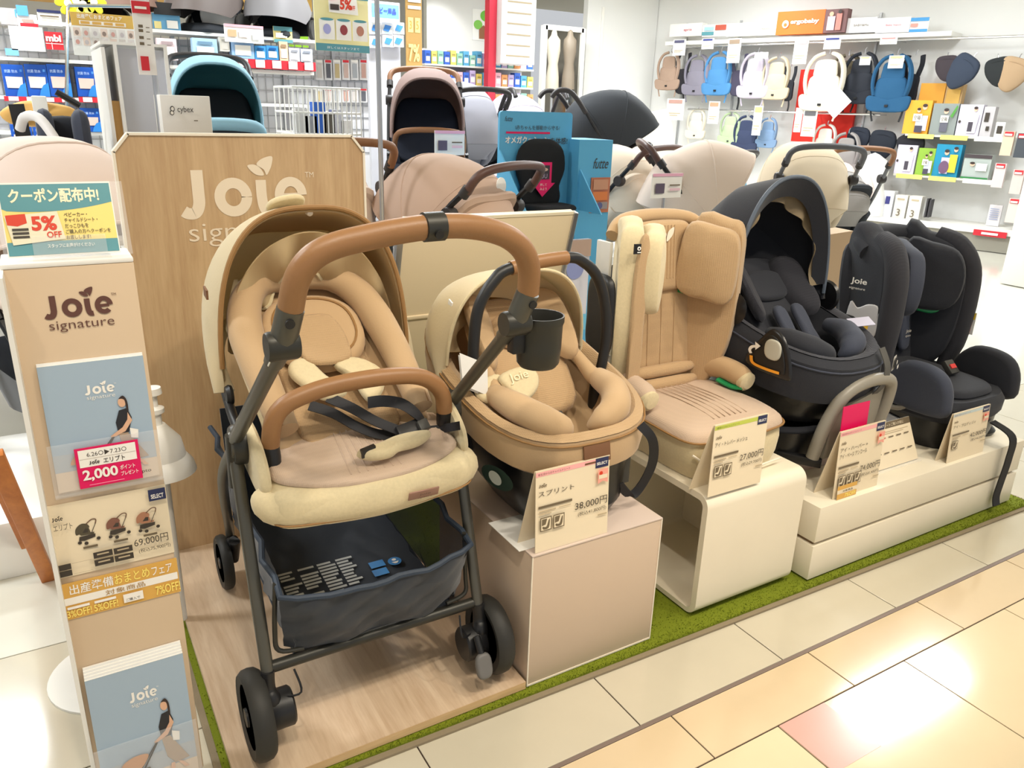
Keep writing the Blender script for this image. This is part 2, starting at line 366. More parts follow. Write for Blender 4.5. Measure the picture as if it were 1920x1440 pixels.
# ---------------------------------------------------------------- logo helpers
def stroke(P, pts, wd, m):
    pts = [V3((*p, 0)) for p in pts]; n = len(pts); L_ = []; R_ = []
    for i in range(n):
        t = (pts[min(n-1, i+1)]-pts[max(0, i-1)]).normalized(); q = V3((-t.y, t.x, 0))*wd/2; L_.append(pts[i]+q); R_.append(pts[i]-q)
    P.mb.use(m); vs = [P.p(a.x, a.y) for a in L_]+[P.p(a.x, a.y) for a in R_]
    P.mb.add(vs, [(i, n+i, n+i+1, i+1) for i in range(n-1)])
def joie(P, ox, oy, w_, m, asp=1, sig=True, tm=True):
    """logo lettering; w_ width in panel units, asp = panel W / H so that letters keep their shape"""
    P.k += 1
    f = lambda pts: [(ox+x*w_, oy+y*w_*asp) for x, y in pts]
    class Q: pass
    def st(pts, wd):
        q = Q(); q.mb = P.mb; q.p = lambda x, y: P.p(ox+x*w_, oy+y*w_*asp); stroke(q, pts, wd, m)
    st(curve([(.125, .37), (.125, .2), (.122, .1), (.09, .035), (.035, .03), (-.0, .05)], 5), .092)
    arc = lambda cx, cy, rx, ry, a0, a1, n=26: [(cx+rx*cos(radians(lerp(a0, a1, k/n))), cy+ry*sin(radians(lerp(a0, a1, k/n)))) for k in range(n+1)]
    st(arc(.395, .15, .108, .115, 0, 360, 32), .085)
    st(curve([(.625, .285), (.625, .16), (.635, .07), (.66, .03), (.70, .03)], 5), .085)
    st([(.79, .145), (.95, .15)], .05); P.k += 1; st(arc(.87, .155, .098, .113, 0, 315, 30), .078)
    P.poly(f(curve([(.525, .40), (.575, .41), (.625, .385), (.655, .325), (.60, .325), (.555, .355)], 4, True)), m, 0)
    P.poly(f(curve([(.60, .41), (.645, .455), (.73, .475), (.725, .41), (.70, .355), (.675, .325), (.655, .37)], 4, True)), m, 0)
    if tm: P.text('TM', ox+w_*1.0, oy+.30*w_*asp, .045*w_*asp, m, w=.075*w_, up=0)
    if sig: P.text('signature', ox+.02*w_, oy-.245*w_*asp, .19*w_*asp, m, w=.97*w_, bold=-.006, up=0)

# ---------------------------------------------------------------- wooden display stand (platform and back panel)
t = thing('display_stand', 'oak veneer display stand with back panel and low platform, cream logo', 'display stand', (.485, 1.7, .0165))
MB().box(.165, .806, 1.227, 2.205, .0165, .032).build('platform', OAKP, t, True)
MB().box(.165, .806, 1.2262, 1.2268, .0126, .0315).build('front_edge', OAKE, t, True)
pan = [(.172, .032), (.806, .032), (.806, 1.15), (.772, 1.192), (.208, 1.192), (.172, 1.15)]
MB().prism(pan, lambda u, v, w: (u, w, v), 2.181, 2.204).build('back_panel', OAK, t, True)
eb = MB()
for k in range(1, 6):
    a, b_ = V3((pan[k][0], 2.192, pan[k][1])), V3((pan[(k+1) % 6][0], 2.192, pan[(k+1) % 6][1])); d = (b_-a).normalized(); nn = V3((0, 1, 0)).cross(d)
    eb.obox((a+b_)/2+nn*-.0, d, (0, 1, 0), nn, (b_-a).length/2+.001, .0165, .003)
eb.build('edge_band', CREAMEDGE, t, True)
LOGOC = mat('logo_cream', srgb(236, 220, 196), .5)
P = Print((0, 2.181, 0), (1, 0, 0), (0, 0, 1), (0, -1, 0), .0006)
a = atY(346, 408, 2.18); b_ = atY(574, 372, 2.18); joie(P, a.x, a.z, b_.x-a.x, LOGOC)
P.build(t)

# ---------------------------------------------------------------- plinths
t = thing('plinth_box', 'beige laminate plinth box under the sand coloured infant carrier', 'plinth', (.995, 1.45, .0165))
MB().box(.812, 1.18, 1.231, 1.70, .0165, .3575).build('body', BEIGEB, t, True, bev=.0015)
MB().box(.8105, 1.1815, 1.2295, 1.7015, .3575, .3615).build('top_panel', mat('beige_top', srgb(206, 188, 176), .3), t, True, bev=.0012)
for x in (.8125, 1.1795): MB().box(x-.0016, x+.0016, 1.2296, 1.232, .013, .3575).build('edge_strip', CREAMEDGE, t, True)
MB().box(.812, 1.18, 1.2297, 1.232, .0126, .017).build('edge_strip', CREAMEDGE, t, True)

t = thing('cube_plinth', 'white hollow cube plinth with rounded edges under the beige booster seat', 'plinth', (1.52, 1.45, .0165))
CW = mat('white_scuffed', srgb(236, 226, 204), .35, var=.05, bscale=6)
o = rrect(1.238, .0165, 1.66, .37, .035, 7); i_ = rrect(1.256, .0305, 1.642, .352, .018, 7); n = len(o)
vs = [(x, p[0], p[1]) for x in (1.339, 1.708) for p in o]+[(x, p[0], p[1]) for x in (1.339, 1.708) for p in i_]; fs = []
for k in range(n):
    j = (k+1) % n; fs += [(k, j, n+j, n+k), (2*n+k, 3*n+k, 3*n+j, 2*n+j), (k, 2*n+k, 2*n+j, j), (n+k, n+j, 3*n+j, 3*n+k)]
MB().add(vs, fs).build('shell', CW, t, True)
MB().box(1.66, 1.70, 1.2565, 1.6415, .031, .3515).build('end_panel', CW, t, True)

t = thing('tier_plinth', 'cream two-tier plinth with shadow gap under the black child seats', 'plinth', (2.29, 1.45, .0165))
MB().box(1.755, 2.82, 1.213, 1.95, .0165, .127).build('lower_tier', CW, t, True, bev=.002)
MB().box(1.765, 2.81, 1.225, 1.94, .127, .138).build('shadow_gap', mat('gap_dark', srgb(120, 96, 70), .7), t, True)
MB().box(1.757, 2.82, 1.213, 1.95, .138, .25).build('upper_tier', CW, t, True, bev=.002)
t = tag(MB().box(1.80, 2.27, 1.40, 1.80, .2505, .297).build('riser_box', mat('riser_pink', srgb(200, 178, 166), .5), bev=.0015), 'low pinkish beige riser box beneath the swivel base', 'riser')

# ---------------------------------------------------------------- beige partition panel behind the row
t = thing('partition_panel', 'plain beige leaning sign panel with steel edges behind the infant carrier', 'panel', (1.24, 2.33, .0015))
PANB = mat('panel_beige', srgb(222, 205, 172), .45)
ptv = V3((0, -.26, .965)).normalized(); ptn = V3((0, -.965, -.26)).normalized(); pt0 = V3((1.24, 2.2, .952)); L_ = .56
MB().obox(pt0-ptv*L_/2, (1, 0, 0), ptv, ptn, .315, L_/2, .009).build('board', PANB, t, True, bev=.002)
for x in (-.317, .317): MB().obox(pt0-ptv*L_/2+V3((x, 0, 0)), (1, 0, 0), ptv, ptn, .010, L_/2+.002, .014).build('side_frame', STEEL, t, True, bev=.002)
for x in (-.29, .29): MB().box(1.24+x-.012, 1.24+x+.012, 2.345, 2.37, .0015, .44).build('leg', STEEL, t, True)
MB().obox(pt0-ptv*.335+ptn*.006, (1, 0, 0), ptv, ptn, .307, .007, .009).build('cross_rail', PANB, t, True, bev=.003)
MB().obox(pt0+ptv*.002, (1, 0, 0), ptv, ptn, .307, .005, .011).build('top_edge', mat('panel_edge', srgb(240, 228, 200), .4), t, True)

# ---------------------------------------------------------------- brochure stand
FP0 = V3((.02, 1.325, 0)); FV = V3((0, .07, 1.03)).normalized(); FN = V3((0, -1, .068)).normalized()
def onface(x, y, d=0): return atP(x, y, FP0+FN*d, FN)
t = thing('brochure_stand', 'tall beige floor brochure stand with brown logo and white round foot', 'brochure stand', (.025, 1.45, .0005))
BST = mat('stand_beige', srgb(214, 190, 160), .42)
fy = lambda z: 1.325+.068*z
b = MB()
for z0, z1 in ((.03, 1.025),):
    vs = [(x, fy(z)+d, z) for z in (z0, z1) for d in (0, .05) for x in (-.066, .118)]
    b.add(vs, [(0, 2, 3, 1), (4, 5, 7, 6), (0, 1, 5, 4), (2, 6, 7, 3), (0, 4, 6, 2), (1, 3, 7, 5)])
b.build('front_panel', BST, t, True, bev=.002)
MB().box(-.066, .118, fy(1.025)-.001, fy(1.025)+.095, 1.025, 1.033).build('top_panel', WHITE, t, True, bev=.002)
MB().box(-.069, -.062, fy(.5)-.03, fy(1.02)+.085, .03, 1.025).build('side_panel', WHITE, t, True)
MB().lathe([(.0, .0005), (.14, .0005), (.14, .006), (.13, .009), (0, .009)], (-.006, 1.75, 0), n=40).build('foot_plate', WHITE, t, True)
MB().tube([(.03, 1.47, .05), (.0, 1.70, .01)], .016, 12).build('brace', WHITE, t, True)
BROWN = flat(98, 62, 52)
P = Print(FP0+FN*.0004, (1, 0, 0), FV, FN, .0004)
def fuv(x, y): q = onface(x, y)-FP0; return q.x, q.dot(FV)
a = fuv(87, 598); b_ = fuv(213, 585); joie(P, a[0], a[1], b_[0]-a[0], BROWN)
P.build(t)

ACR = ACRYL
SKYB = flat(164, 184, 202); SAND = flat(222, 202, 178); SEA = flat(176, 184, 192); SKIN = flat(224, 178, 146); HAIR = flat(52, 38, 34); KNIT = flat(34, 34, 40); SKIRT = flat(176, 152, 128); TAN = flat(204, 156, 120); WHT = flat(248, 244, 236); INK = flat(60, 52, 44)
def cover(P):
    """brochure cover print in panel fractions, portrait A5"""
    A = .705
    P.rect(0, 0, 1, 1, SKYB).rect(0, .16, 1, .3, SEA).rect(0, 0, 1, .16, SAND)
    joie(P, .40, .745, .28, WHT, A)
    K_ = P.poly; E_ = P.ell
    tf = lambda pts: [(.70+(u-.74)*1.16, .02+(v-.03)*1.16) for u, v in pts]
    P.poly = lambda pts, m, up=1: K_(tf(pts), m, up); P.ell = lambda u, v, a_, b__, m, n=20: K_([tf([(u+a_*cos(2*pi*k/n), v+b__*sin(2*pi*k/n))])[0] for k in range(n)], m)
    P.poly([(.70, .36), (.78, .36), (.93, .17), (.80, .16), (.73, .22)], SKIRT).poly([(.70, .36), (.69, .44), (.73, .52), (.80, .53), (.83, .46), (.79, .36)], KNIT)
    P.poly([(.80, .50), (.83, .44), (.76, .37), (.64, .335), (.63, .35), (.74, .40), (.79, .45)], SKIN).ell(.765, .575, .034, .034, SKIN).poly(curve([(.74, .60), (.78, .62), (.81, .58), (.81, .50), (.795, .53), (.79, .585), (.765, .60)], 3, True), HAIR)
    P.poly([(.80, .39), (.87, .37), (.86, .31), (.80, .32)], WHT).poly([(.82, .17), (.86, .16), (.92, .11), (.88, .11)], SKIN).poly([(.755, .17), (.79, .17), (.78, .10), (.735, .10)], SKIN)
    for dx in (0, .035): P.poly([(.47+dx, .20), (.49+dx, .20), (.655+dx*.3, .345), (.64+dx*.3, .345)], INK)
    P.poly(curve([(.27, .20), (.33, .27), (.44, .30), (.56, .29), (.53, .24), (.47, .205), (.36, .20)], 4, True), TAN)
    P.poly([(.36, .19), (.56, .20), (.60, .13), (.40, .10), (.33, .14)], flat(92, 88, 66))
    for u in (.35, .42, .58): P.ell(u, .075, .034, .024, INK).ell(u, .075, .018, .013, SAND)
    P.poly, P.ell = K_, E_
    P.text('elipto', .76, .045, .035, INK, w=.16)
def brochure(name, label, TL, TR, BL, n, group=None, clip=None):
    a, b_, c = onface(*BL), onface(*TL), onface(*TR)
    U = c-b_; U.z = 0; U.y = 0; Vv = FV*((b_-a).length)
    Oo = V3((b_.x, 0, 0)); Oo = FP0+FV*((b_-FP0).dot(FV)-Vv.length)+V3((b_.x-FP0.x, 0, 0)); W_ = U.length; Un = U.normalized()
    th = .004*n; t = thing(name, label, 'brochure', tuple(Oo+Un*W_/2), 0, group)
    for k in range(n):
        off = FN*(.0012+.004*k+.0018)+FV*(.008*(n-1-k)*.5) ; cc = Oo+Un*W_/2+Vv/2+off
        MB().obox(cc, Un, FV, FN, W_/2, Vv.length/2, .0018).build('booklet', PAPERW, t, True)
    P = Print(Oo+FN*(.0012+.004*n), Un*W_, Vv, FN, .00025); cover(P); P.build(t, 'cover_print')
    return Oo, Un*W_, Vv, th
B1 = brochure('brochure', 'sky blue brochure of a woman pushing a stroller, upper pocket, pink sticker on it', (68, 687), (266, 661), (106, 922), 2)
B2 = brochure('brochure', 'sky blue brochure stack of a woman pushing a stroller, lower pocket', (157, 1266), (339, 1214), (200, 1500), 5)
def pocket(B, hfrac, label):
    Oo, U, Vv, th = B; c0 = Oo-U*.04-Vv*.03+FN*(th+.006); 
    t = thing('brochure_pocket', label, 'holder', tuple(c0+U*.5))
    MB().obox(c0+U*.54+Vv*(hfrac/2), U.normalized(), FV, FN, U.length*.54, Vv.length*hfrac/2, .0012).build('front_sheet', ACR, t, True)
    MB().obox(c0+U*.54-FV*.0015-FN*(th/2+.0025), U.normalized(), FV, FN, U.length*.54, .0012, th/2+.0025).build('floor_sheet', ACR, t, True)
pocket(B1, .42, 'clear acrylic pocket holding the upper brochure on the beige stand'); pocket(B2, .5, 'clear acrylic pocket holding the lower brochure stack')
PINK = flat(226, 0, 92); GOLD = flat(222, 172, 84); YEL = flat(255, 232, 120); NAVY = flat(36, 44, 84)
def facecard(name, label, cat, BL, BR, TL, d, th=.0012, base=None):
    a, b_, c = onface(*BL), onface(*BR), onface(*TL); U = b_-a; U.y = 0; Vv = FV*(c-a).dot(FV)
    o = thing(name, label, cat, tuple(a+U*.5+FN*d)); sh = V3(((c-a).x, 0, 0))*0
    mid = a+U*.5+Vv*.5+FN*(d+th/2); U2 = V3((U.length, 0, 0))
    MB().obox(mid, (1, 0, 0), FV, FN, U.length/2, Vv.length/2, th/2).build('card', base or PAPER, o, True)
    O2 = mid-U2*.5-Vv*.5+FN*th/2
    return o, Print(O2, U2, Vv, FN, .00025)
o, P = facecard('point_sticker', 'magenta bonus point card stuck over the upper brochure', 'sticker', (150, 912), (266, 888), (140, 838), .0165, base=PINK)
P.rect(.05, .52, .95, .95, WHT).text('6.26○▶7.23○', .18, .76, .13, INK, w=.62).rect(.06, .72, .94, .73, flat(200, 190, 180)).text('エリプト', .42, .56, .13, INK, w=.34, bold=.01)
joie(P, .2, .58, .16, INK, 1.35, False, False); P.text('2,000', .07, .16, .3, WHT, w=.55, bold=.03).text('ポイント', .66, .32, .12, WHT, w=.24, bold=.01).text('プレゼント', .66, .17, .11, WHT, w=.28, bold=.01).rect(.15, .07, .7, .085, flat(250, 160, 190)); P.build(o)
o, P = facecard('price_card', 'cream price card with three small strollers printed, 69,000 yen', 'price card', (109, 1083), (327, 1036), (84, 948), .0012)
GR = flat(112, 98, 76); LG = flat(190, 172, 142)
def pram(P, u, v, s, c):
    a = P.W/P.H
    q = lambda pts: [(u+x*s, v+y*s*a) for x, y in pts]
    P.poly(q(curve([(0, .45), (.02, .75), (.25, .95), (.5, .9), (.58, .72), (.4, .7), (.2, .5)], 4, True)), c).poly(q([(.1, .5), (.35, .72), (.55, .7), (.6, .45), (.75, .45), (.72, .36), (.2, .38)]), c).poly(q([(.25, .5), (.4, .68), (.52, .66), (.5, .48)]), INK)
    P.poly(q([(.08, .15), (.12, .34), (.78, .36), (.76, .2), (.3, .1)]), INK)
    class Q: pass
    k = Q(); k.mb = P.mb; k.p = lambda x, y: P.p(u+x*s, v+y*s*a)
    stroke(k, curve([(.45, .9), (.7, 1.08), (.88, 1.05), (.84, .85)], 5), .05, flat(110, 84, 66)); stroke(k, [(.84, .85), (.62, .4)], .03, INK)
    for x, y in ((.1, .05), (.36, -.03), (.88, .1)): P.ell(u+x*s, v+y*s*a, .085*s, .085*s*a, INK, 12)
for k, c in enumerate((flat(84, 76, 58), flat(132, 88, 72), flat(168, 118, 90))): pram(P, .2+.255*k, .42, .2, c); P.rect(.24+.255*k, .34, .36+.255*k, .37, GR)
joie(P, .035, .80, .085, INK, 1.65, False, False); P.text('エリプト', .035, .67, .085, INK, w=.15).rect(.84, .82, .99, .98, NAVY).text('SELECT', .86, .85, .06, WHT, w=.11, bold=.02)
P.text('69,000円', .66, .22, .12, INK, w=.30).text('(税込75,900円)', .69, .12, .07, INK, w=.28).rect(.02, .04, .12, .12, INK).rect(.02, .13, .12, .21, INK).rect(.13, .05, .29, .055, LG).rect(.13, .2, .29, .205, LG)
for u in (.31, .48):
    for v in (.09, .20): P.rect(u, v, u+.16, v+.085, INK).rect(u+.03, v+.04, u+.13, v+.06, LG)
P.build(o)
o, P = facecard('promotion_strip', 'gold promotion strip offering 3, 5 and 7 percent off', 'sign', (121, 1163), (339, 1108), (104, 1098), .0012, base=GOLD)
P.rect(.02, .40, .99, .60, WHT).text('出産準備', .08, .66, .28, WHT, w=.36, bold=.012).text('おまとめ', .45, .66, .28, YEL, w=.3, bold=.012).text('フェア', .77, .66, .24, WHT, w=.18, bold=.012)
P.text('対象商品', .36, .43, .14, flat(170, 130, 60), w=.34).text('3%OFF!', .03, .06, .2, YEL, w=.2, bold=.015).text('5%OFF!', .25, .06, .2, YEL, w=.2, bold=.015).text('7%OFF!', .78, .08, .26, YEL, w=.22, bold=.015)
P.rect(.04, .29, .22, .36, WHT).rect(.26, .29, .44, .36, WHT).rect(.5, .1, .67, .34, WHT).text('ご購入で', .52, .13, .08, INK, w=.12); P.build(o)

# coupon sign standing on the stand
t = thing('coupon_sign', 'teal and yellow coupon sign, 5% OFF, in clear holder on the brochure stand', 'sign', (.02, 1.44, 1.0335))
SV = V3((0, .05, .135)).normalized(); SN = V3((0, -1, .37)).normalized(); sp0 = V3((.0, 1.425, 1.037))
def ons(x, y): return atP(x, y, sp0, SN)
TLs = ons(200, 312); BRs = ons(217, 445); TLl = ons(-12, 320); W_ = TLs.x-TLl.x; Hh = (TLs-BRs).dot(SV); O0 = V3((TLl.x, sp0.y, sp0.z)); 
MB().obox(O0+V3((W_/2, 0, 0))+SV*(Hh/2)-SN*.0012, (1, 0, 0), SV, SN, W_/2, Hh/2, .001).build('card', PAPERW, t, True)
MB().obox(O0+V3((W_/2+.006, 0, 0))+SV*(Hh/2-.001)-SN*.0045, (1, 0, 0), SV, SN, W_/2+.012, Hh/2+.002, .0014).build('holder_back', ACR, t, True)
MB().obox(O0+V3((W_*.55, 0, 0))+SV*.014+SN*.004, (1, 0, 0), SV, SN, W_*.33, .0165, .0014).build('holder_lip', ACR, t, True)
MB().box(O0.x+W_*.2, O0.x+W_*.9, 1.40, 1.47, 1.0335, 1.0355).build('holder_foot', ACR, t, True)
TEAL = flat(88, 150, 160); PYEL = flat(246, 222, 128); RED = flat(218, 62, 34)
P = Print(O0, (W_, 0, 0), SV*Hh, SN, .00025)
P.rect(0, 0, 1, 1, WHT).rect(.01, .02, .99, .975, PYEL).poly([(.01, .975), (.01, .65)]+[(.05+.94*k/10, .60+.10*((k/10-.3)*1.2)**2*1.6) for k in range(11)]+[(.99, .975)], TEAL).rect(.01, .02, .99, .2, TEAL)
P.text('クーポン配布中!', .08, .72, .2, flat(250, 240, 205), w=.80, bold=.03)
for k, s_ in enumerate(('ベビーカー・', 'チャイルドシート・', 'だっこひもを', 'ご購入の方へクーポンを', 'お渡しします!')): P.text(s_, .535-.002*k, .52-.078*k, .06, INK, w=(.21, .30, .21, .41, .22)[k], bold=.008)
P.poly([(.06, .16), (.52, .22), (.48, .60), (.02, .55)], flat(236, 228, 200)).poly([(.03, .56), (.20, .575), (.205, .45), (.12, .41), (.035, .43)], RED).text('5%', .24, .34, .2, RED, w=.22, bold=.04).text('OFF', .36, .24, .085, RED, w=.13, bold=.02)
for v in (.25, .30, .35): P.rect(.07, v, .21, v+.03, INK)
P.text('スタッフにお声がけください', .35, .10, .055, WHT, w=.42, bold=.006)
P.build(t)

# ---------------------------------------------------------------- tent cards on the plinths
def tent(name, label, O, U, Vv, base=PAPER, back=.055, foot=False, th=.0016, shift=-.012):
    O, U, Vv = V3(O), V3(U), V3(Vv); t = thing(name, label, 'price card', tuple(O+U*.5)); N = U.cross(Vv).normalized()
    Un, Vn = U.normalized(), Vv.normalized(); c = O+U*.5+Vv*.5
    MB().obox(c-N*th/2, Un, Vn, N, U.length/2, Vv.length/2, th/2).build('front_card', base, t, True)
    q0 = O+V3((shift, back, 0)); q1 = O+Vv+V3((0, .004, -.001))
    MB().add([q0, q0+U, q1+U, q1, q0+V3((0, th, 0)), q0+U+V3((0, th, 0)), q1+U+V3((0, th, 0)), q1+V3((0, th, 0))], [(0, 1, 2, 3), (7, 6, 5, 4), (0, 4, 5, 1), (1, 5, 6, 2), (2, 6, 7, 3), (3, 7, 4, 0)]).build('back_card', base, t, True)
    return t, Print(O, U, Vv, N, .00025)
def price(P, head, hc, names, pr, pr2, tax=True, ribbon=True, icons=2):
    P.rect(0, .93, .8, .985, hc).text(head, .03, .94, .03, flat(150, 90, 90) if hc is not LIME else flat(110, 120, 40), w=.42).rect(.8, .87, .98, .99, NAVY).text('SELECT', .815, .905, .035, WHT, w=.15, bold=.02)
    joie(P, .04, .80, .1, GR, 1.0, False, False)
    for k, s_ in enumerate(names): P.text(s_, .03, .69-.095*k, .065, INK, w=min(.6, .095*len(s_)))
    b0 = .69-.095*len(names)-.02
    P.rect(.03, b0-.03, .48, b0, GR).rect(.04, b0-.075, .26, b0-.06, LG).rect(.04, b0-.11, .2, b0-.098, LG).rect(.3, b0-.07, .46, b0-.06, LG)
    P.text(pr+'円', .52, b0-.17, .105, INK, w=.45).text('(税込'+pr2+'円)', .56, b0-.255, .06, INK, w=.4).rect(.84, b0-.31, .97, b0-.29, LG)
    for k in range(icons):
        u = .05+.17*k; v = b0-.31; P.rect(u, v, u+.15, v+.17, GR).rect(u+.012, v+.012, u+.138, v+.158, PAPERP).poly([(u+.02, v+.15), (u+.09, v+.15), (u+.07, v+.08), (u+.02, v+.07)], GR, 1).poly(curve([(u+.03, v+.06), (u+.08, v+.05), (u+.11, v+.13), (u+.125, v+.13), (u+.11, v+.03), (u+.04, v+.025)], 3, True), GR)
    if ribbon: P.poly([(.82, .86), (.96, .86), (.96, .68), (.89, .71), (.82, .68)], flat(244, 168, 150)).ell(.86, .81, .025, .025, RED).rect(.83, .74, .95, .79, PAPERP)
PAPERP = flat(238, 222, 192); LIME = flat(196, 206, 88); HPINK = flat(246, 178, 176); HBLUE = flat(200, 214, 214)
t, P = tent('price_card', 'cream price card, pink header, 38,000 yen, before the sand infant carrier', (.822, 1.2365, .3622), (.196, 0, 0), (0, .012, .192))
price(P, '新生児からのチャイルドシート', HPINK, ['スプリント'], '38,000', '41,800'); P.build(t)
MB().box(.795, .90, 1.26, 1.40, .3618, .3632).build('foot_card', PAPERW, t, True)
t, P = tent('price_card', 'cream price card, lime header, 27,000 yen, before the beige booster seat', (1.339, 1.2445, .3705), (.187, 0, 0), (.008, .012, .19))
price(P, '1歳頃からのジュニアシート', LIME, ['アイ・トレバー メッシュ'], '27,000', '29,700', ribbon=False); P.build(t)
a = atZ(1545, 929, .2505); b_ = atZ(1625, 904, .2505)
t, P = tent('price_card', 'cream price card, pink header, 74,000 yen, below the magenta point card', (a.x, 1.232, .2506), (.2, 0, 0), (0, .012, .205))
price(P, '新生児からのチャイルドシート', HPINK, ['アイ・ハーバー +', 'アイ・ベース アンコール'], '74,000', '81,400', icons=3)
P.rect(.03, .0, .46, .2, PAPERP).rect(.03, .14, .46, .2, GOLD).text('対象商品', .15, .095, .03, INK, w=.22).rect(.03, 0, .46, .08, GOLD).text('7%OFF', .2, .01, .06, YEL, w=.24, bold=.02); P.build(t)
t = thing('point_card', 'small magenta 2,000 point card standing behind the 74,000 yen card', 'sign', (a.x+.08, 1.247, .40))
pc0 = V3((a.x+.025, 1.262, .40)); MB().obox(pc0+V3((.058, .003, .058)), (1, 0, 0), (0, .05, 1), (0, -1, .05), .058, .06, .001).build('card', PINK, t, True)
P = Print(pc0+V3((0, .001, -.002)), (.116, 0, 0), (0, .006, .12), (0, -1, .05), .0004)
P.rect(.05, .5, .95, .95, WHT).text('6.26▶7.23', .2, .8, .08, GR, w=.6).text('アイ・ハーバー', .15, .58, .08, GR, w=.7).text('2,000', .05, .18, .24, WHT, w=.55, bold=.02).text('ポイント', .63, .32, .09, WHT, w=.3).text('プレゼント', .63, .18, .08, WHT, w=.33); P.build(t)
a = atZ(1640, 887, .2505)
t = thing('guide_card', 'cream child seat guide card, grey header, in clear slanted stand', 'sign', (a.x+.1, 1.25, .2506))
gv = V3((0, .06, .125)); O = V3((a.x, a.y, .254)); N = V3((0, -.125, .06)).normalized()
MB().obox(O+V3((.11, 0, 0))+gv*.5-N*.0008, (1, 0, 0), gv.normalized(), N, .11, gv.length/2, .0007).build('card', PAPER, t, True)
MB().obox(O+V3((.11, 0, 0))+gv*.5-N*.003, (1, 0, 0), gv.normalized(), N, .112, gv.length/2+.001, .001).build('stand_back', ACR, t, True)
MB().box(a.x, a.x+.22, a.y-.012, a.y+.06, .2506, .2526).build('stand_foot', ACR, t, True)
P = Print(O, (.22, 0, 0), gv, N, .0003)
P.rect(0, .86, 1, 1, GR).text('チャイルドシートご購入の前に', .15, .89, .07, PAPERP, w=.7).rect(.08, .78, .92, .79, LG).rect(.08, .74, .8, .75, LG)
for r_ in range(2):
    for k in range(5): P.rect(.09+.175*k, (.65, .32)[r_], .2+.175*k, (.675, .345)[r_], flat(200, 110, 100) if r_ == 0 and k < 2 else GR)
P.build(t)
a = atZ(1772, 868, .2505)
t, P = tent('price_card', 'cream price card, pale blue header, 42,000 yen, before the black toddler seat', (a.x, 1.226, .2506), (.205, 0, 0), (.0, .012, .165), back=.03)
price(P, '新生児からのシート', HBLUE, ['アイ・プロディジィ'], '42,000', '46,200', icons=1); P.build(t)
# ---------------------------------------------------------------- fabrics
TANM = mat('tan_mesh_fabric', srgb(184, 153, 114), .85, bump=.5, bscale=260, kind='mesh', var=.07, sheen=.2)
TAN1 = mat('tan_fabric', srgb(188, 157, 118), .8, bump=.15, bscale=300, sheen=.2)
HEATH = mat('heather_fabric', srgb(212, 196, 158), .9, bump=.25, bscale=150, var=.09, sheen=.2)
HOODF = mat('heather_hood_fabric', srgb(226, 210, 174), .9, bump=.25, bscale=150, sheen=.2, transl=.25)
LINING = mat('cream_lining', srgb(226, 204, 160), .75, bump=.08, bscale=20, transl=.45)
ROSEM = mat('rose_beige_mesh', srgb(196, 172, 150), .85, bump=.4, bscale=300, kind='mesh', var=.06, sheen=.2)
LEATHER = mat('brown_leather', srgb(148, 106, 66), .42, bump=.15, bscale=180)
PIPING = mat('tan_piping', srgb(150, 112, 66), .7)
GUN = mat('gunmetal', srgb(92, 90, 82), .38, .55)
GUND = mat('dark_gunmetal', srgb(56, 55, 50), .4, .4)
NAVYF = mat('navy_basket_fabric', srgb(30, 38, 50), .7, bump=.2, bscale=18, sheen=.3)
NAVYM = mat('basket_mesh', srgb(28, 34, 44), .7, alpha=.62)
RUBBER = mat('tyre_rubber', srgb(40, 39, 36), .6, bump=.05, bscale=90)
WEB = mat('black_webbing', srgb(32, 32, 36), .7, bump=.2, bscale=500)
BROWNT = mat('brown_tag', srgb(118, 80, 52), .5)

def canopy(b, px, pyz, hw, R, a0, a1, na=10, nt=28, th=.004, e=.75, sag=.0, ribs=3):
    """hood: hoops about the lateral axis through the pivot; hw and R may be functions of 0..1"""
    f = lambda q, u: q(u) if callable(q) else q
    def fn(u, v):
        a = radians(lerp(a0, a1, u)); t = pi*v; c, s = cos(t), sin(t)
        k = 1-sag*abs(sin(pi*ribs*u))
        x = -f(hw, u)*math.copysign(abs(c)**e, c); r = f(R, u)*(max(s, 0)**e)*k
        return V3((px+x, pyz[0]-r*cos(a), pyz[1]+r*sin(a)))
    return b.sheet(fn, na, nt, th), fn
def loft(b, rings, cap0=True, cap1=True):
    n = len(rings[0]); vs = [p for r in rings for p in r]; m = len(rings)
    fs = [(i*n+k, i*n+(k+1) % n, (i+1)*n+(k+1) % n, (i+1)*n+k) for i in range(m-1) for k in range(n)]
    if cap0: fs.append(tuple(range(n))[::-1])
    if cap1: fs.append(tuple(range((m-1)*n, m*n)))
    return b.add(vs, fs)
def plane(p0, U, V, N=None):
    """fn(u,v,w) on a plane"""
    p0, U, V = V3(p0), V3(U).normalized(), V3(V).normalized(); N = U.cross(V) if N is None else V3(N)
    return lambda u, v, w: p0+U*u+V*v+N*w
def trace(pts, p0, n): return [atP(x, y, p0, n) for x, y in pts]
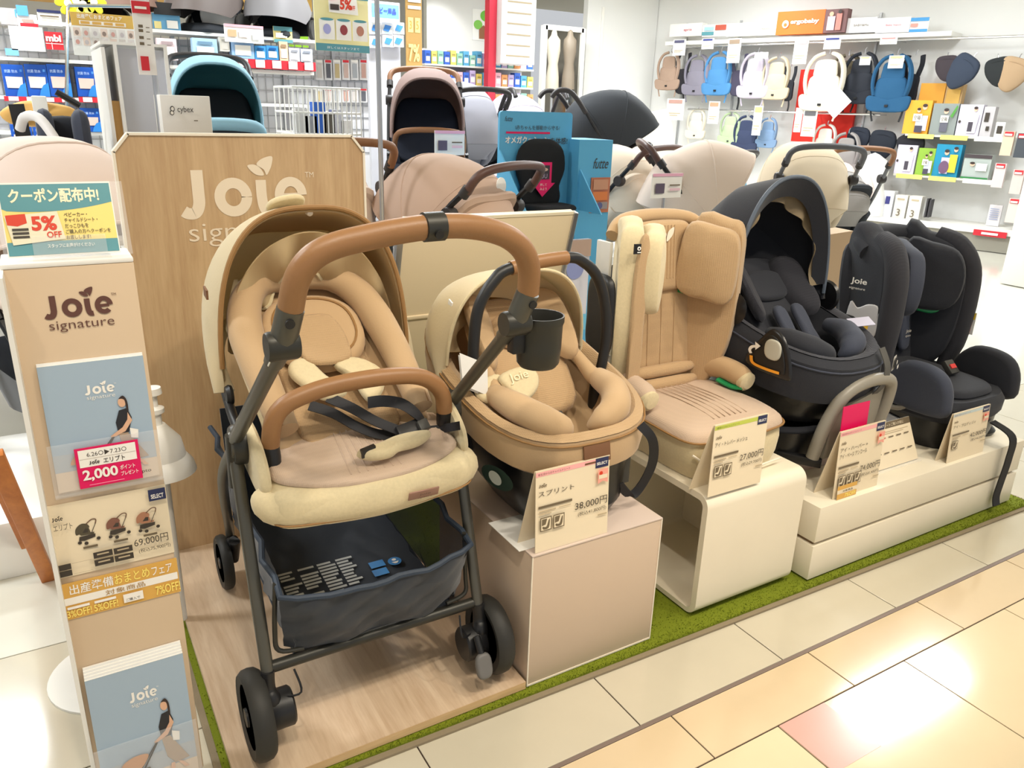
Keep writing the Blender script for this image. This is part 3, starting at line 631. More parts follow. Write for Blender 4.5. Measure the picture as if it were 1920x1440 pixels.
def wheel_mesh(par, c, R, w, name='wheel', spokes=5, world=True, ax=(1, 0, 0)):
    c = V3(c); ax = V3(ax).normalized()
    t = MB().lathe([(R*.70, -w/2*.8), (R*.90, -w/2), (R*.98, -w/2*.6), (R, 0), (R*.98, w/2*.6), (R*.90, w/2), (R*.70, w/2*.8), (R*.66, 0), (R*.70, -w/2*.8)], c, ax, 28).build(name, RUBBER, par, world)
    a = V3((0, 0, 1)); bb = ax.cross(a).normalized(); m = MB().lathe([(0, -w*.5), (R*.2, -w*.5), (R*.22, -w*.3), (R*.22, w*.3), (R*.2, w*.5), (0, w*.5)], c, ax, 16)
    for k in range(spokes*2):
        an = 2*pi*(k+(.16 if k % 2 else -.16))/(spokes*2)*1.0; d = a*cos(an)+bb*sin(an); m.obox(c+d*R*.46, d, ax, d.cross(ax), R*.25, w*.25, R*.025)
    m.lathe([(R*.71, -w*.36), (R*.64, -w*.3), (R*.64, w*.3), (R*.71, w*.36)], c, ax, 28)
    m.build('hub', BLACKP, t, world)
    return t

# ---------------------------------------------------------------- the beige stroller
c = .49; z0 = .032
S = thing('stroller', 'beige stroller with brown leather handle, cup holder and navy basket on oak platform', 'stroller', (c, 1.55, z0))
B = lambda name, b, m, par=None, **k: b.build(name, m, par or S, True, **k)
# handle
hp, hn = V3((0, 1.14, .925)), V3((0, 1, .285))
hp1 = trace([(545, 578), (552, 540), (565, 508), (590, 480), (630, 460), (690, 445), (750, 433), (812, 425), (870, 424), (920, 432), (958, 448), (982, 472), (992, 505), (990, 548)], hp, hn)
g = B('handle_grip', MB().tube(hp1, .0195, 16, 4), LEATHER)
k = 7; d = (hp1[8]-hp1[6]).normalized(); B('grip_clip', MB().tube([hp1[7]-d*.017, hp1[7]-d*.016, hp1[7]+d*.016, hp1[7]+d*.017], [.0195, .0225, .0225, .0195], 18), GUND, g)
B('clip_button', MB().lathe([(0, 0), (.007, 0), (.007, .004), (0, .004)], hp1[7]+V3((.0, -.021, -.008)), (0, -1, -.25), 14), BLACKP, g)
for sgn, top, jt, lo in ((-1, hp1[0], atP(529, 648, hp, hn), V3((c-.235, 1.45, .655))), (1, hp1[-1], atP(966, 606, hp, hn), V3((c+.228, 1.45, .655)))):
    B('grip_sleeve', MB().tube([top, top.lerp(jt, .85)], .0205, 16), GUN)
    j = MB().lathe([(0, -.024), (.021, -.024), (.023, -.02), (.023, .02), (.021, .024), (0, .024)], jt, (1, 0, 0), 20); jn = B('handle_joint', j, GUND)
    B('screw', MB().lathe([(0, 0), (.0075, 0), (.0075, .003), (0, .003)], top.lerp(jt, .25)+V3((sgn*.004, -.02, -.004)), (0, -1, -.2), 14), BLACKP, jn)
    dd = (lo-jt).normalized(); B('handle_tube', MB().tube([jt+dd*.01, jt+dd*.055, jt+dd*.056, lo], [.0165, .0165, .0135, .0135], 14), GUN)
    if sgn < 0: B('reflector', MB().obox(jt+dd*.045+V3((-.004, -.016, .002)), dd, V3((1, 0, 0)), dd.cross(V3((1, 0, 0))), .016, .009, .0015), mat('reflector', srgb(235, 232, 220), .2), jn)
# cup holder
cc = atY(1012, 590, 1.165); t_ = MB().lathe([(0, -.098), (.034, -.098), (.040, -.09), (.0425, -.06), (.0435, -.018), (.046, -.012), (.046, 0), (.0435, 0), (.041, -.02), (.038, -.088), (0, -.09)], cc, (0, 0, 1), 30)
cu = B('cup_holder', t_, GUND); B('cup_clip', MB().obox(cc+V3((-.05, -.004, -.035)), (1, 0, 0), (0, 1, 0), (0, 0, 1), .014, .012, .03), BLACKP, cu, bev=.003)
# bumper bar
bp = trace([(507, 835), (510, 800), (522, 772), (550, 750), (610, 727), (680, 712), (740, 705), (785, 706), (815, 720), (830, 742), (833, 770)], V3((0, 1.388, .7)), V3((0, 1, .12)))
B('bumper_bar', MB().tube(bp, .0175, 14, 4), LEATHER)
for e_, d_, q in ((bp[0], bp[1], V3((c-.178, 1.385, .615))), (bp[-1], bp[-2], V3((c+.19, 1.40, .625)))):
    B('bar_socket', MB().tube([e_, e_.lerp(q, .5), q], [.0165, .017, .015], 14), BLACKP)
# frame
for s_ in (-1, 1):
    hub = V3((c+s_*.236, 1.45, .655)); ft = V3((c+s_*.236, 1.316, .205)); fw = V3((c+s_*.185, 1.93, .165))
    B('frame_leg', MB().tube([hub, hub.lerp(ft, .5), ft], .0105, 12, flat_=1.2), GUN)
    B('side_tube', MB().tube([hub+V3((s_*-.006, .03, -.02)), V3((c+s_*.235, 1.62, .5)), fw+V3((0, -.02, .05)), fw], .0115, 12, 5), GUN)
    h_ = B('hub_joint', MB().lathe([(0, -.02), (.036, -.02), (.04, -.014), (.04, .014), (.036, .02), (0, .02)], hub+V3((s_*-.016, 0, -.005)), (1, 0, 0), 24), GUND)
    B('hub_cap', MB().lathe([(0, 0), (.028, 0), (.026, .004), (0, .004)], hub+V3((s_*.004, 0, -.005)), (s_, 0, 0), 20), GUN, h_)
    B('hub_bracket', MB().tube([hub+V3((0, -.008, .02)), hub+V3((0, -.0, -.09))], .016, 12), GUND)
    wc = V3((c+s_*.266, 1.313, z0+.0925)); wheel_mesh(S, wc, .092, .042)
    B('wheel_fork', MB().tube([ft+V3((0, 0, .012)), ft+V3((s_*.004, -.002, -.03)), wc+V3((-s_*.03, -.008, .03)), wc+V3((-s_*.03, -.004, -.01))], [.013, .016, .019, .02], 12, 4), BLACKP)
    B('brake_drum', MB().lathe([(0, 0), (.038, 0), (.04, .004), (.04, .046), (.036, .05), (0, .05)], wc+V3((-s_*.022, 0, -.004)), (-s_, 0, 0), 22), BLACKP)
    wf = V3((c+s_*.185, 1.935, z0+.0755)); wheel_mesh(S, wf+V3((s_*.018, 0, 0)), .075, .028)
    B('front_fork', MB().tube([fw, wf+V3((-s_*.008, -.03, .07)), wf+V3((-s_*.008, 0, 0))], [.014, .015, .012], 10, 4), BLACKP)
    B('brake_cable', MB().tube([ft+V3((-s_*.05, -.005, .0)), ft+V3((-s_*.055, -.03, -.04)), wc+V3((-s_*.05, -.01, .03))], .0022, 6, 5), BLACKP)
B('axle_bar', MB().tube([(c-.24, 1.325, .216), (c+.24, 1.325, .216)], .0125, 12), GUND)
pd = V3((c+.213, 1.243, .105)); B('brake_pedal', MB().pad(superel(.02, .03, 20, .7), .008, plane(pd, (1, 0, 0), (0, .35, 1)), both=True), mat('grey_pedal', srgb(108, 106, 104), .5))
B('pedal_arm', MB().tube([pd+V3((0, .01, .02)), V3((c+.213, 1.28, .16))], .008, 10), BLACKP)
for s_ in (-1, 1): B('basket_wire', MB().tube([(c+s_*.205, 1.33, .40), (c+s_*.212, 1.335, .29), (c+s_*.208, 1.33, .245), (c+s_*.16, 1.325, .236)], .005, 8, 5), GUND)
# basket
bk = {}
def bpt(u, v):   # u around near/left/right walls, v 0 rim..1 bottom
    pass
nz = lambda x, y: .004*sin(31*x+17*y)+.003*sin(57*y-23*x)
rim = lambda x, y: .375+.012*((x-c)/.2)**2+.11*max(0, (y-1.30)/.62)**1.1+(0 if x > c else .02*max(0, min(1, (y-1.3)/.2)))
YN, YF = 1.272, 1.90
def front_wall(u, v): x = c+lerp(-.205, .205, u); q = abs(2*u-1)**6; return V3((x*(1-.06*v)+c*.06*v, YN+.03*q+.05*v-.012*sin(pi*v)*(1-q)+nz(x*2, v), lerp(rim(x, YN), .232+.006*sin(14*u+1), v)))
def side_wall(s_, u, v): y = lerp(YN+.03, YF, u); zt = rim(c+s_*.2, y); x = c+s_*(.205-.028*v-.01*sin(pi*v)); return V3((x+nz(y*2, v), y+.03*v*(1-u), lerp(zt, .222+.05*u, v)))
def floor_(u, v): y = lerp(YN+.05, YF-.02, v); return V3((c+lerp(-.18, .18, u), y, .222+.05*v+nz(u*.3, v*.3)*.6))
B('basket_front', MB().sheet(front_wall, 22, 8, .004), NAVYF)
B('basket_side', MB().sheet(lambda u, v: side_wall(-1, u, v), 18, 6, .004), NAVYF)
B('basket_side', MB().sheet(lambda u, v: side_wall(1, u, v), 18, 6, .002), NAVYM)
B('basket_floor', MB().sheet(floor_, 10, 16, .003), NAVYF)
B('basket_back', MB().sheet(lambda u, v: V3((c+lerp(-.178, .178, u), YF-.02+.04*v, .27+.28*v)), 8, 5, .004), NAVYF)
rimp = [side_wall(-1, 1-k/12, 0) for k in range(12)]+[front_wall(k/14, 0) for k in range(15)]+[side_wall(1, (k+1)/12, 0) for k in range(12)]
B('basket_rim', MB().tube(rimp, .0065, 8), mat('rim_binding', srgb(44, 56, 72), .6, bump=.3, bscale=120))
P = Print(V3((c-.15, 1.425, .239)), (.3, 0, 0), (0, .17, .016), (0, -.09, 1), .0006)
WP = flat(206, 206, 200); BP = flat(60, 132, 196)
rnd = random.Random(2)
for k in range(4):
    for r_ in range(13):
        if rnd.random() < .93: P.rect(.02+.15*k, .04+.07*r_, .02+.15*k+.14*rnd.uniform(.55, 1), .04+.07*r_+.042, WP, 0)
P.k += 1; P.rect(.68, .34, .80, .48, BP, 0).rect(.69, .52, .81, .66, BP, 0).ell(.89, .55, .055, .09, BP).ell(.89, .58, .018, .026, WHT).poly([(.86, .53), (.92, .53), (.90, .49), (.88, .49)], WHT).text('Joie', .62, .06, .07, WHT, w=.07)
P.build(S, 'care_print')['kind'] = 'stuff'

# seat: unit vectors of the reclined backrest and of the seat
SEAM = V3((c, 1.445, .635)); BD = V3((0, .80, .60)); BN = V3((0, -.60, .80))
FWD = V3((0, -.965, -.23)).normalized(); SNN = V3((0, -.23, .965)).normalized()
bs = lambda x, s, w: V3((SEAM.x+x*.89-.018*min(1, max(0, s/.25)), 0, 0))+V3((0, SEAM.y, SEAM.z))+BD*s+BN*w
cup_ = lambda x: .9*x*x
B('backrest', MB().pad([(-.165, -.05), (.165, -.05), (.18, .12), (.178, .26), (.155, .35), (.10, .405), (0, .42), (-.10, .405), (-.155, .35), (-.178, .26), (-.18, .12)], .045, lambda u, v, w: bs(u, v, w-.05+cup_(u)), r=.03, sm=5, rings=6), TAN1)
B('backrest_mesh', MB().pad([(-.105, -.02), (.105, -.02), (.112, .12), (.10, .24), (.05, .30), (-.05, .30), (-.10, .24), (-.112, .12)], .014, lambda u, v, w: bs(u, v, w-.008+cup_(u)), r=.012, sm=4, rings=5), TANM)
bo = [(-.16, .0), (-.166, .12), (-.162, .24), (-.14, .33), (-.09, .39), (0, .405), (.09, .39), (.14, .33), (.162, .24), (.166, .12), (.16, .0)]
B('bolster', MB().tube([bs(x, s, .028+cup_(x)) for x, s in bo], [.026, .032, .036, .034, .03, .028, .03, .034, .036, .032, .026], 14, 5), TAN1)
B('bolster_piping', MB().tube([bs(x*1.07, s*1.02, .05+cup_(x)) for x, s in bo], .0035, 6, 5), PIPING)
# head pillow
pc = .245
B('pillow', MB().pad([(x, pc+y) for x, y in superel(.122, .105, 40, .9)], .034, lambda u, v, w: bs(u, v, w+.012+cup_(u)), r=.03, rings=5), TAN1)
pr = [(x*.80, y*.78) for x, y in superel(.122, .105, 40, .9)]
B('pillow_seam', MB().tube([bs(x, pc+y, .0465+cup_(x)) for x, y in pr+pr[:1]], .0028, 6), PIPING)
B('pillow_mesh', MB().pad([(-.045, -.098), (.045, -.098), (.062, -.05), (.058, .0), (.035, .03), (-.035, .03), (-.058, .0), (-.062, -.05)], .012, lambda u, v, w: bs(u, pc+v, w+.0445+cup_(u)), r=.01, sm=4), TANM)
# outer bucket shell behind the seat
def shellf(u, v):
    t = lerp(-1, 1, u); x = .188*math.copysign(abs(t)**.8, t); s = lerp(-.02, .43, v)*(1-.0*abs(t)); return bs(x*(1 if v < .75 else lerp(1, .72, (v-.75)/.25)), s, -.06+.07*abs(t)**3)
B('bucket_shell', MB().sheet(shellf, 20, 10, .008), HEATH)
# seat pad and front
ss = lambda x, s, w: V3((SEAM.x+x, SEAM.y, SEAM.z))+FWD*s+SNN*w
B('seat_base', MB().pad([(-.17, -.03), (.17, -.03), (.20, .05), (.213, .12), (.208, .16), (.16, .182), (0, .19), (-.16, .182), (-.208, .16), (-.213, .12), (-.20, .05)], .062, lambda u, v, w: ss(u, v, w-.068+.10*u*u-.0*v), r=.028, sm=5, both=False, rings=5, bulge=.004), HEATH)
B('seat_mesh', MB().pad([(-.165, -.02), (.165, -.02), (.188, .06), (.185, .115), (.10, .155), (0, .165), (-.10, .155), (-.185, .115), (-.188, .06)], .012, lambda u, v, w: ss(u, v, w-.006+.10*u*u), r=.01, sm=5, rings=5), ROSEM)
for k in range(7):
    x = -.045+.015*k; B('seat_rib', MB().tube([ss(x*.9, .0, .0062+.1*x*x), ss(x, .06, .0064+.1*x*x), ss(x*1.15, .14, .0058+.13*x*x)], .0018, 6, 4), ROSEM)
lip = [(-.208, .128), (-.193, .167), (-.10, .182), (0, .187), (.10, .182), (.193, .167), (.208, .128)]
B('front_roll', MB().tube([ss(x, s-.03, -.042+.10*x*x) for x, s in lip], [.024, .033, .04, .042, .04, .033, .024], 16, 5), HEATH)
B('front_piping', MB().tube([ss(x*1.0, s+.0055, -.058+.10*x*x) for x, s in lip], .0022, 6, 5), PIPING)
for s_ in (-1, 1):
    B('seat_wing', MB().pad([(-.02, -.03), (.10, -.06), (.17, -.045), (.16, .01), (.09, .055), (.0, .06), (-.04, .02)], .02, lambda u, v, w: V3((c+s_*(.196+w), 1.50-u, .632+v)), r=.016, sm=5, rings=3), HEATH)
tg = ss(.075, .19, -.032); B('leather_tag', MB().obox(tg+V3((0, -.014, .003)), (1, 0, 0), (0, -.35, 1), (0, -1, -.35), .032, .0095, .0015), mat('rose_tag', srgb(150, 112, 96), .4), bev=.001)
P = Print(tg+V3((-.03, -.0155, -.006)), (.06, 0, 0), (0, -.006, .018), (0, -1, -.35), .0008); P.text('Joie', .3, .5, .35, flat(92, 62, 52), w=.4).text('signature', .25, .15, .25, flat(92, 62, 52), w=.5); P.build(S)
# shoulder pads, harness, buckle
def onb(x, y, w): return atP(x, y, bs(0, 0, w), BN)
def onseat(x, y, w): return atP(x, y, ss(0, 0, w), SNN)
def pxpad(b, pts, pfn, w, h, r=None, sm=4, rings=3):
    """pad whose outline is read off the photo onto a seat plane"""
    N = BN if pfn is onb else SNN
    Q = [pfn(x, y, w) for x, y in pts]; o = Q[0]; U = V3((1, 0, 0)); Vv = N.cross(U)
    out = [((q-o).dot(U), (q-o).dot(Vv)) for q in Q]; return b.pad(out, h, lambda u, v, k: o+U*u+Vv*v+N*k, r=r or h*.7, sm=sm, rings=rings)
for pts in ([(540, 690), (556, 678), (578, 680), (612, 710), (648, 735), (640, 748), (606, 754), (575, 735), (545, 712)], [(625, 690), (645, 675), (680, 678), (716, 700), (718, 735), (695, 757), (678, 745), (655, 712)]):
    B('shoulder_pad', pxpad(MB(), pts, onb, .035, .018), HEATH)
def strap(pts, wid=.024, wv=(0, .6, .8), name='harness_strap', m=None): B(name, MB().ribbon(pts, wv, wid, .002, 5), m or WEB)
ob = lambda x, y, w=.05: onb(x, y, w)
strap([ob(615, 745, .045), ob(660, 765, .05), ob(705, 790, .05), ob(750, 808, .045)], wv=BN.cross(V3((.8, .2, -.3))))
strap([ob(580, 760, .04), ob(625, 775, .04), ob(670, 800, .035), ob(715, 815, .03), ob(760, 812, .03)], wv=(0, .8, .6))
strap([ob(690, 755, .05), ob(720, 752, .07), ob(755, 758, .075), ob(785, 780, .06), ob(800, 800, .03)], wv=(.1, .6, .9))
strap([ob(790, 806, .03), ob(825, 804, .03), onseat(862, 798, .05)], wv=(0, .8, .6), wid=.018)
bc = ob(772, 806, .045); bu = B('buckle', MB().obox(bc, V3((.97, .2, .1)).normalized(), V3((-.1, .75, .6)).normalized(), V3((0, -.6, .75)).normalized(), .036, .017, .012), BLACKP, bev=.004)
B('buckle_release', MB().obox(bc+V3((.022, -.010, .010)), V3((.97, .2, .1)).normalized(), V3((-.1, .75, .6)).normalized(), V3((0, -.6, .75)).normalized(), .012, .012, .006), DARKG, bu, bev=.002)
B('crotch_pad', pxpad(MB(), [(668, 858), (702, 845), (735, 828), (790, 818), (808, 820), (790, 836), (750, 850), (728, 862), (690, 866)], onseat, .02, .02), HEATH)
B('crotch_slot', MB().obox(onseat(690, 846, .035), (.95, .2, .1), (0, 1, 0), (0, 0, 1), .016, .006, .008), BLACKP)
# hood
CPY = (1.62, .70)
hwf = lambda u: .207+.03*sin(pi*min(1, u*1.1))-.02*u; Rf = lambda u: .372+.02*sin(pi*u)-.03*u
b, cf = canopy(MB(), c-.006, CPY, hwf, Rf, 93, 170, 22, 36, .006, .72, .018, 2); B('hood', b, HOODF)
B('hood_rim', MB().tube([cf(0, .02+.96*k/40)+V3((0, -.002, 0)) for k in range(41)], .0055, 8), PIPING)
def lin(u, v):
    a = cf(.01+.34*u, .03+.94*v); cen = V3((c, 1.70, .72)); k = .975-.05*u-.012*sin(9*pi*v)*u; return cen+(a-cen)*k+V3((0, .012*u, 0))
B('lining', MB().sheet(lin, 8, 48, .003), LINING)
def drape(u, v):   # gathered fabric hanging across the back of the hood
    th = pi*(.04+.92*v); wv = sin(5*pi*v+.6); ox, oz = .19*cos(th), .30*sin(th)**.8; ix, iz = (.150+.014*wv)*cos(th), (.20+.03*wv)*sin(th)**.8
    return V3((c-lerp(ox, ix, u), 1.672+.05*u+.02*sin(9*pi*v)*sin(pi*u)+.012*sin(13*pi*v+1)*u, .715+lerp(oz, iz, u)-.01*sin(pi*u)))
B('lining_drape', MB().sheet(drape, 8, 50, .003), LINING)
B('drape_hem', MB().tube([drape(1, k/50) for k in range(51)], .005, 6), HEATH)
B('hood_back', MB().sheet(lambda u, v: cf(1, .04+.92*v).lerp(bs(lerp(-.19, .19, v), .36+.06*sin(pi*v), -.05), u), 5, 24, .004), HEATH)
vt = atY(545, 381, 1.70); B('visor_flap', MB().pad(superel(.042, .03, 26, .85), .006, plane(vt+V3((-.006, .02, -.004)), (1, 0, .12), (0, .55, -.45)), both=True), HEATH)
B('snap_button', MB().lathe([(0, 0), (.008, 0), (.009, .006), (.006, .014), (0, .016)], atY(578, 394, 1.668), (0, -1, -.5), 14), CREAMEDGE)
B('hood_tag', MB().obox(atX(386, 549, c-.232), (0, 1, .15), (0, -.15, 1), (1, 0, 0), .014, .0095, .002), BROWNT)
for s_ in (-1, 1): B('hood_hinge', MB().lathe([(0, 0), (.02, 0), (.022, .006), (.018, .014), (0, .016)], (c+s_*.2, CPY[0]-.01, CPY[1]-.005), (s_, 0, 0), 18), BLACKP)
for s_ in (-1, 1): B('seat_rail', MB().tube([(c+s_*.214, 1.46, .645), (c+s_*.212, 1.56, .665), (c+s_*.205, 1.66, .69)], .010, 10, 4), BLACKP)
# ---------------------------------------------------------------- child seats
def ringpts(cx, yc, a, b, z, sl=0, n=44, e=.8, back=0):
    out = []
    for k in range(n):
        t = 2*pi*k/n; cc, s = cos(t), sin(t); x = cx+a*math.copysign(abs(cc)**e, cc); y = yc+b*math.copysign(abs(s)**e, s)
        out.append(V3((x, y, z+sl*(y-yc)+back*max(0, s)**2)))
    return out
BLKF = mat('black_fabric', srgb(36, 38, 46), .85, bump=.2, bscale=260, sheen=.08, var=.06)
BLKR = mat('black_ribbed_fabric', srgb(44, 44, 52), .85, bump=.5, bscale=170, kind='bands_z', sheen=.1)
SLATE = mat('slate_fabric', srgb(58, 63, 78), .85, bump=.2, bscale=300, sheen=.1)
BLKG = mat('black_shell', srgb(22, 22, 24), .3)
GREYP = mat('warm_grey_plastic', srgb(142, 136, 124), .4)
def mk(T): return lambda name, b, m, par=None, **k: b.build(name, m, par or T, True, **k)

# ---- sand coloured infant carrier
cx = .985
T = thing('infant_carrier', 'sand infant carrier seat with hood, leather carry grip, black shell on beige box', 'car seat', (cx, 1.5, .362)); B = mk(T)
R_ = lambda a, b, z, sl=.25, yc=1.548, back=0: ringpts(cx+.008, yc, a*1.05, b, z, sl, back=back, e=.7)
B('shell', loft(MB(), [R_(.08, .13, .363, 0, 1.46), R_(.11, .17, .368, .02, 1.46), R_(.15, .22, .43, .1, 1.49), R_(.185, .262, .52, .2), R_(.198, .275, .60, .25), R_(.19, .265, .61, .25), R_(.15, .22, .50, .2)], True, True), BLKG)
B('seat_cover', loft(MB(), [R_(.196, .272, .575, .25), R_(.212, .288, .59, .25), R_(.218, .294, .63, .25, back=.03), R_(.212, .287, .665, .25, back=.06), R_(.196, .27, .675, .26, back=.08), R_(.172, .245, .655, .28, back=.07), R_(.160, .225, .62, .3, back=.03), R_(.148, .205, .575, .34), R_(.11, .15, .555, .36), R_(.04, .06, .55, .36)], False, True), TAN1)
B('cover_mesh', loft(MB(), [R_(.2135, .2885, .668, .25, back=.06), R_(.196, .27, .679, .26, back=.08), R_(.171, .244, .659, .28, back=.07), R_(.16, .23, .63, .29, back=.05)], False, False), TANM)
B('cover_seam', MB().tube(R_(.2165, .2925, .66, .25, back=.055), .0026, 6, closed=True), PIPING)
ib = lambda x, s, w: V3((cx+x, 1.50+.70*s-.71*w, .585+.71*s+.70*w))
B('backrest', MB().pad([(-.09, -.02), (.09, -.02), (.12, .1), (.125, .22), (.09, .30), (-.09, .30), (-.125, .22), (-.12, .1)], .03, lambda u, v, w: ib(u, v, w-.0), r=.02, sm=4, rings=4), TANM)
for s_ in (-1, 1):
    B('head_wing', MB().pad([(.02, .11), (.06, .10), (.075, .2), (.06, .285), (.0, .31), (-.02, .22)], .035, lambda u, v, w: ib(s_*(.075+u*.9+.0*w), v, w+.02+u*.5), r=.025, sm=4), TAN1)
    B('side_roll', MB().tube([ib(s_*.13, .12, .05), ib(s_*.138, .04, .07), V3((cx+s_*.145, 1.45, .655)), V3((cx+s_*.135, 1.38, .65)), V3((cx+s_*.10, 1.325, .632)), V3((cx+s_*.055, 1.315, .61)), V3((cx+s_*.03, 1.33, .59))], [.012, .02, .027, .034, .036, .029, .008], 14, 5), TAN1)
B('head_pillow', MB().pad(superel(.07, .05, 24, .7, 0, .20), .02, lambda u, v, w: ib(u, v, w+.03), r=.015), TANM)
for pts, s_ in (([(905, 712), (935, 702), (960, 738), (950, 755), (912, 755), (890, 735)], -1), ([(930, 712), (975, 692), (1002, 705), (1003, 735), (975, 762), (955, 745)], 1)):
    ip = lambda x, y: atP(x, y, ib(0, .02, .075), V3((0, -.71, .70)))
    Q = [ip(x, y) for x, y in pts]; U = V3((1, 0, 0)); Vv = V3((0, .70, .71)); N = V3((0, -.71, .70)); o = Q[0]
    B('shoulder_pad', MB().pad([((q-o).dot(U), (q-o).dot(Vv)) for q in Q], .016, lambda u, v, w: o+U*u+Vv*v+N*(w+.008*s_), r=.012, sm=4), HEATH)
P = Print(ip(948, 735)+N*.027, ip(988, 722)-ip(948, 735), Vv*.03, N, .0006); P.text('Joie', .1, .1, .9, flat(232, 216, 178), w=.85); P.build(T, 'pad_lettering')
for pts in ([(925, 752), (960, 768), (1000, 780), (1040, 785)], [(985, 755), (1010, 762), (1035, 775), (1048, 786)]):
    B('harness_strap', MB().ribbon([atP(x, y, ib(0, -.02, .085), N) for x, y in pts], (0, .7, .7), .026, .002, 5), WEB)
bk = atP(1046, 786, ib(0, -.03, .08), N); bu = B('buckle', MB().obox(bk, (1, 0, 0), (0, .8, .5), (0, -.5, .8), .018, .02, .008), DARKG, bev=.003)
B('release_button', MB().lathe([(0, 0), (.008, 0), (.007, .004), (0, .005)], bk+V3((0, -.006, .009)), (0, -.5, .8), 14), mat('red_plastic', srgb(214, 60, 58), .35), bu)
b, cf = canopy(MB(), cx-.008, (1.60, .66), lambda u: .196+.02*sin(pi*u), lambda u: .255-.0*u, 84, 165, 16, 32, .005, .72, .03, 2); B('hood', b, HOODF)
B('hood_rim', MB().tube([cf(0, .02+.96*k/36) for k in range(37)], .0045, 8), HEATH)
def dr(u, v): a = cf(.3, .05+.9*v); q = V3((cx, 1.68, .68)); return q+(a-q)*lerp(.95, .66+.04*sin(6*pi*v), u)+V3((0, .01*sin(9*pi*v)*u, 0))
B('lining_drape', MB().sheet(dr, 6, 40, .003), LINING)
B('hood_tag', MB().obox(cf(.15, .22)+V3((-.004, 0, 0)), (0, .9, .3), (0, -.3, .9), (1, 0, 0), .010, .007, .0016), PAPERW)
hpx = trace([(890, 785), (887, 700), (890, 620), (900, 570), (925, 528), (958, 503)], V3((0, 1.5, 0)), V3((0, 1, 0))); hpr = trace([(1062, 483), (1095, 492), (1120, 520), (1134, 570), (1136, 640), (1118, 728)], V3((0, 1.5, 0)), V3((0, 1, 0)))
B('carry_handle', MB().tube(hpx+hpr, .0135, 14, 5), BLACKP)
B('leather_grip', MB().tube([hpx[-1].lerp(hpr[0], k/6)+V3((0, 0, .003*sin(pi*k/6))) for k in range(7)], .0165, 14), LEATHER)
for e_ in (hpx[0], hpr[-1]): B('handle_bracket', MB().tube([e_+V3((0, 0, .012)), e_+V3((0, 0, -.03)), e_+V3((0, .005, -.075))], [.018, .02, .016], 14), BLACKP)
tq = V3((cx+.0, 1.2525, .563)); B('brand_tag', MB().obox(tq, (1, 0, 0), (0, .18, 1), (0, -1, .18), .036, .021, .002), BROWNT, bev=.001)
P = Print(tq+V3((-.036, -.0024, -.021)), (.072, 0, 0), (0, .008, .042), (0, -1, .18), .0005); P.text('Joie', .25, .35, .4, flat(78, 50, 34), w=.5, bold=.02); P.build(T)
sp = [V3((cx+.125, 1.261, .605)), V3((cx+.15, 1.243, .57)), V3((cx+.175, 1.262, .50)), V3((cx+.175, 1.29, .43)), V3((cx+.15, 1.30, .40)), V3((cx+.11, 1.30, .44))]
B('loop_strap', MB().ribbon(sp, (.85, -.5, .1), .022, .003, 6), WEB)
B('side_rib', MB().box(cx+.135, cx+.165, 1.33, 1.36, .42, .60), DARKG)
P = Print(V3((.795, 1.41, .47)), (.03, -.09, 0), (-.012, .0, .06), (-.9, -.3, -.2), .006); P.ell(.5, .5, .5, .5, flat(40, 60, 50)).ell(.5, .55, .2, .3, flat(190, 196, 186)); P.build(T, 'safety_sticker')
t = thing('leaflet', 'white folded leaflet hanging inside the infant carrier', 'leaflet', (.80, 1.47, .62))
lp = [atY(x, y, 1.46) for x, y in ((862, 662), (914, 683), (915, 742), (868, 722))]
for k in range(2):
    b = MB(); q = [p+V3((0, .006*k, -.006*k)) for p in lp]; b.add(q+[p+V3((0, .0015, 0)) for p in q], [(0, 1, 2, 3), (7, 6, 5, 4), (0, 4, 5, 1), (1, 5, 6, 2), (2, 6, 7, 3), (3, 7, 4, 0)]); b.build('sheet', PAPERW, t, True)

# ---- wings of high-back seats
def wing(xi, yi, xo, yo, sgn=1, curl=.0):
    """fn(u,v,w): u 0 at the inner edge, 1 at the outer/front edge, v height, w proud of the inner face"""
    d = V3((xo-xi, yo-yi, 0)); L = d.length; d.normalize(); n = V3((-d.y, d.x, 0)); n = n if (n.x*sgn < 0) else -n
    return lambda u, v, w: V3((xi, yi, v))+d*u*L+n*(w+curl*sin(pi*u))
# ---- beige booster
cx = 1.52
T = thing('booster_seat', 'beige high-back booster seat with side wings and green belt guides on white cube', 'car seat', (cx, 1.5, .371)); B = mk(T)
seat = [(-.165, .32), (.165, .32), (.185, .2), (.188, .06), (.165, -.01), (.08, -.03), (0, -.034), (-.08, -.03), (-.165, -.01), (-.188, .06), (-.185, .2)]
sf = lambda u, v, w: V3((cx+u, 1.335+v, .372+w-.05*max(0, .10-v)*(w/.1)-.0*v))
B('seat_base', MB().pad(seat, .118, lambda u, v, w: sf(u*(.84+1.6*w if w < .1 else 1), v, w), r=.02, sm=5, rings=4), HEATH)
B('seat_cushion', MB().pad([(u*.985, v*.985+.002) for u, v in seat], .035, lambda u, v, w: sf(u, v, w+.108-.0*v), r=.03, sm=5, bulge=.014, rings=5), ROSEM)
B('seat_piping', MB().tube([sf(u, v, .117) for u, v in curve([(a*1.005, b_*1.005) for a, b_ in seat], 5, True)], .0032, 6, closed=True), PIPING)
B('front_seam', MB().tube([sf(-.17, -.012, .085), sf(-.14, -.036, .06), sf(-.11, -.044, .03), sf(-.02, -.046, .018), sf(.14, -.036, .02)], .003, 6, 5), CREAMEDGE)
def stz(u, v): return .108+.035+.014*(1-min(1, (u/.185)**2+((v-.145)/.2)**2))+.0016
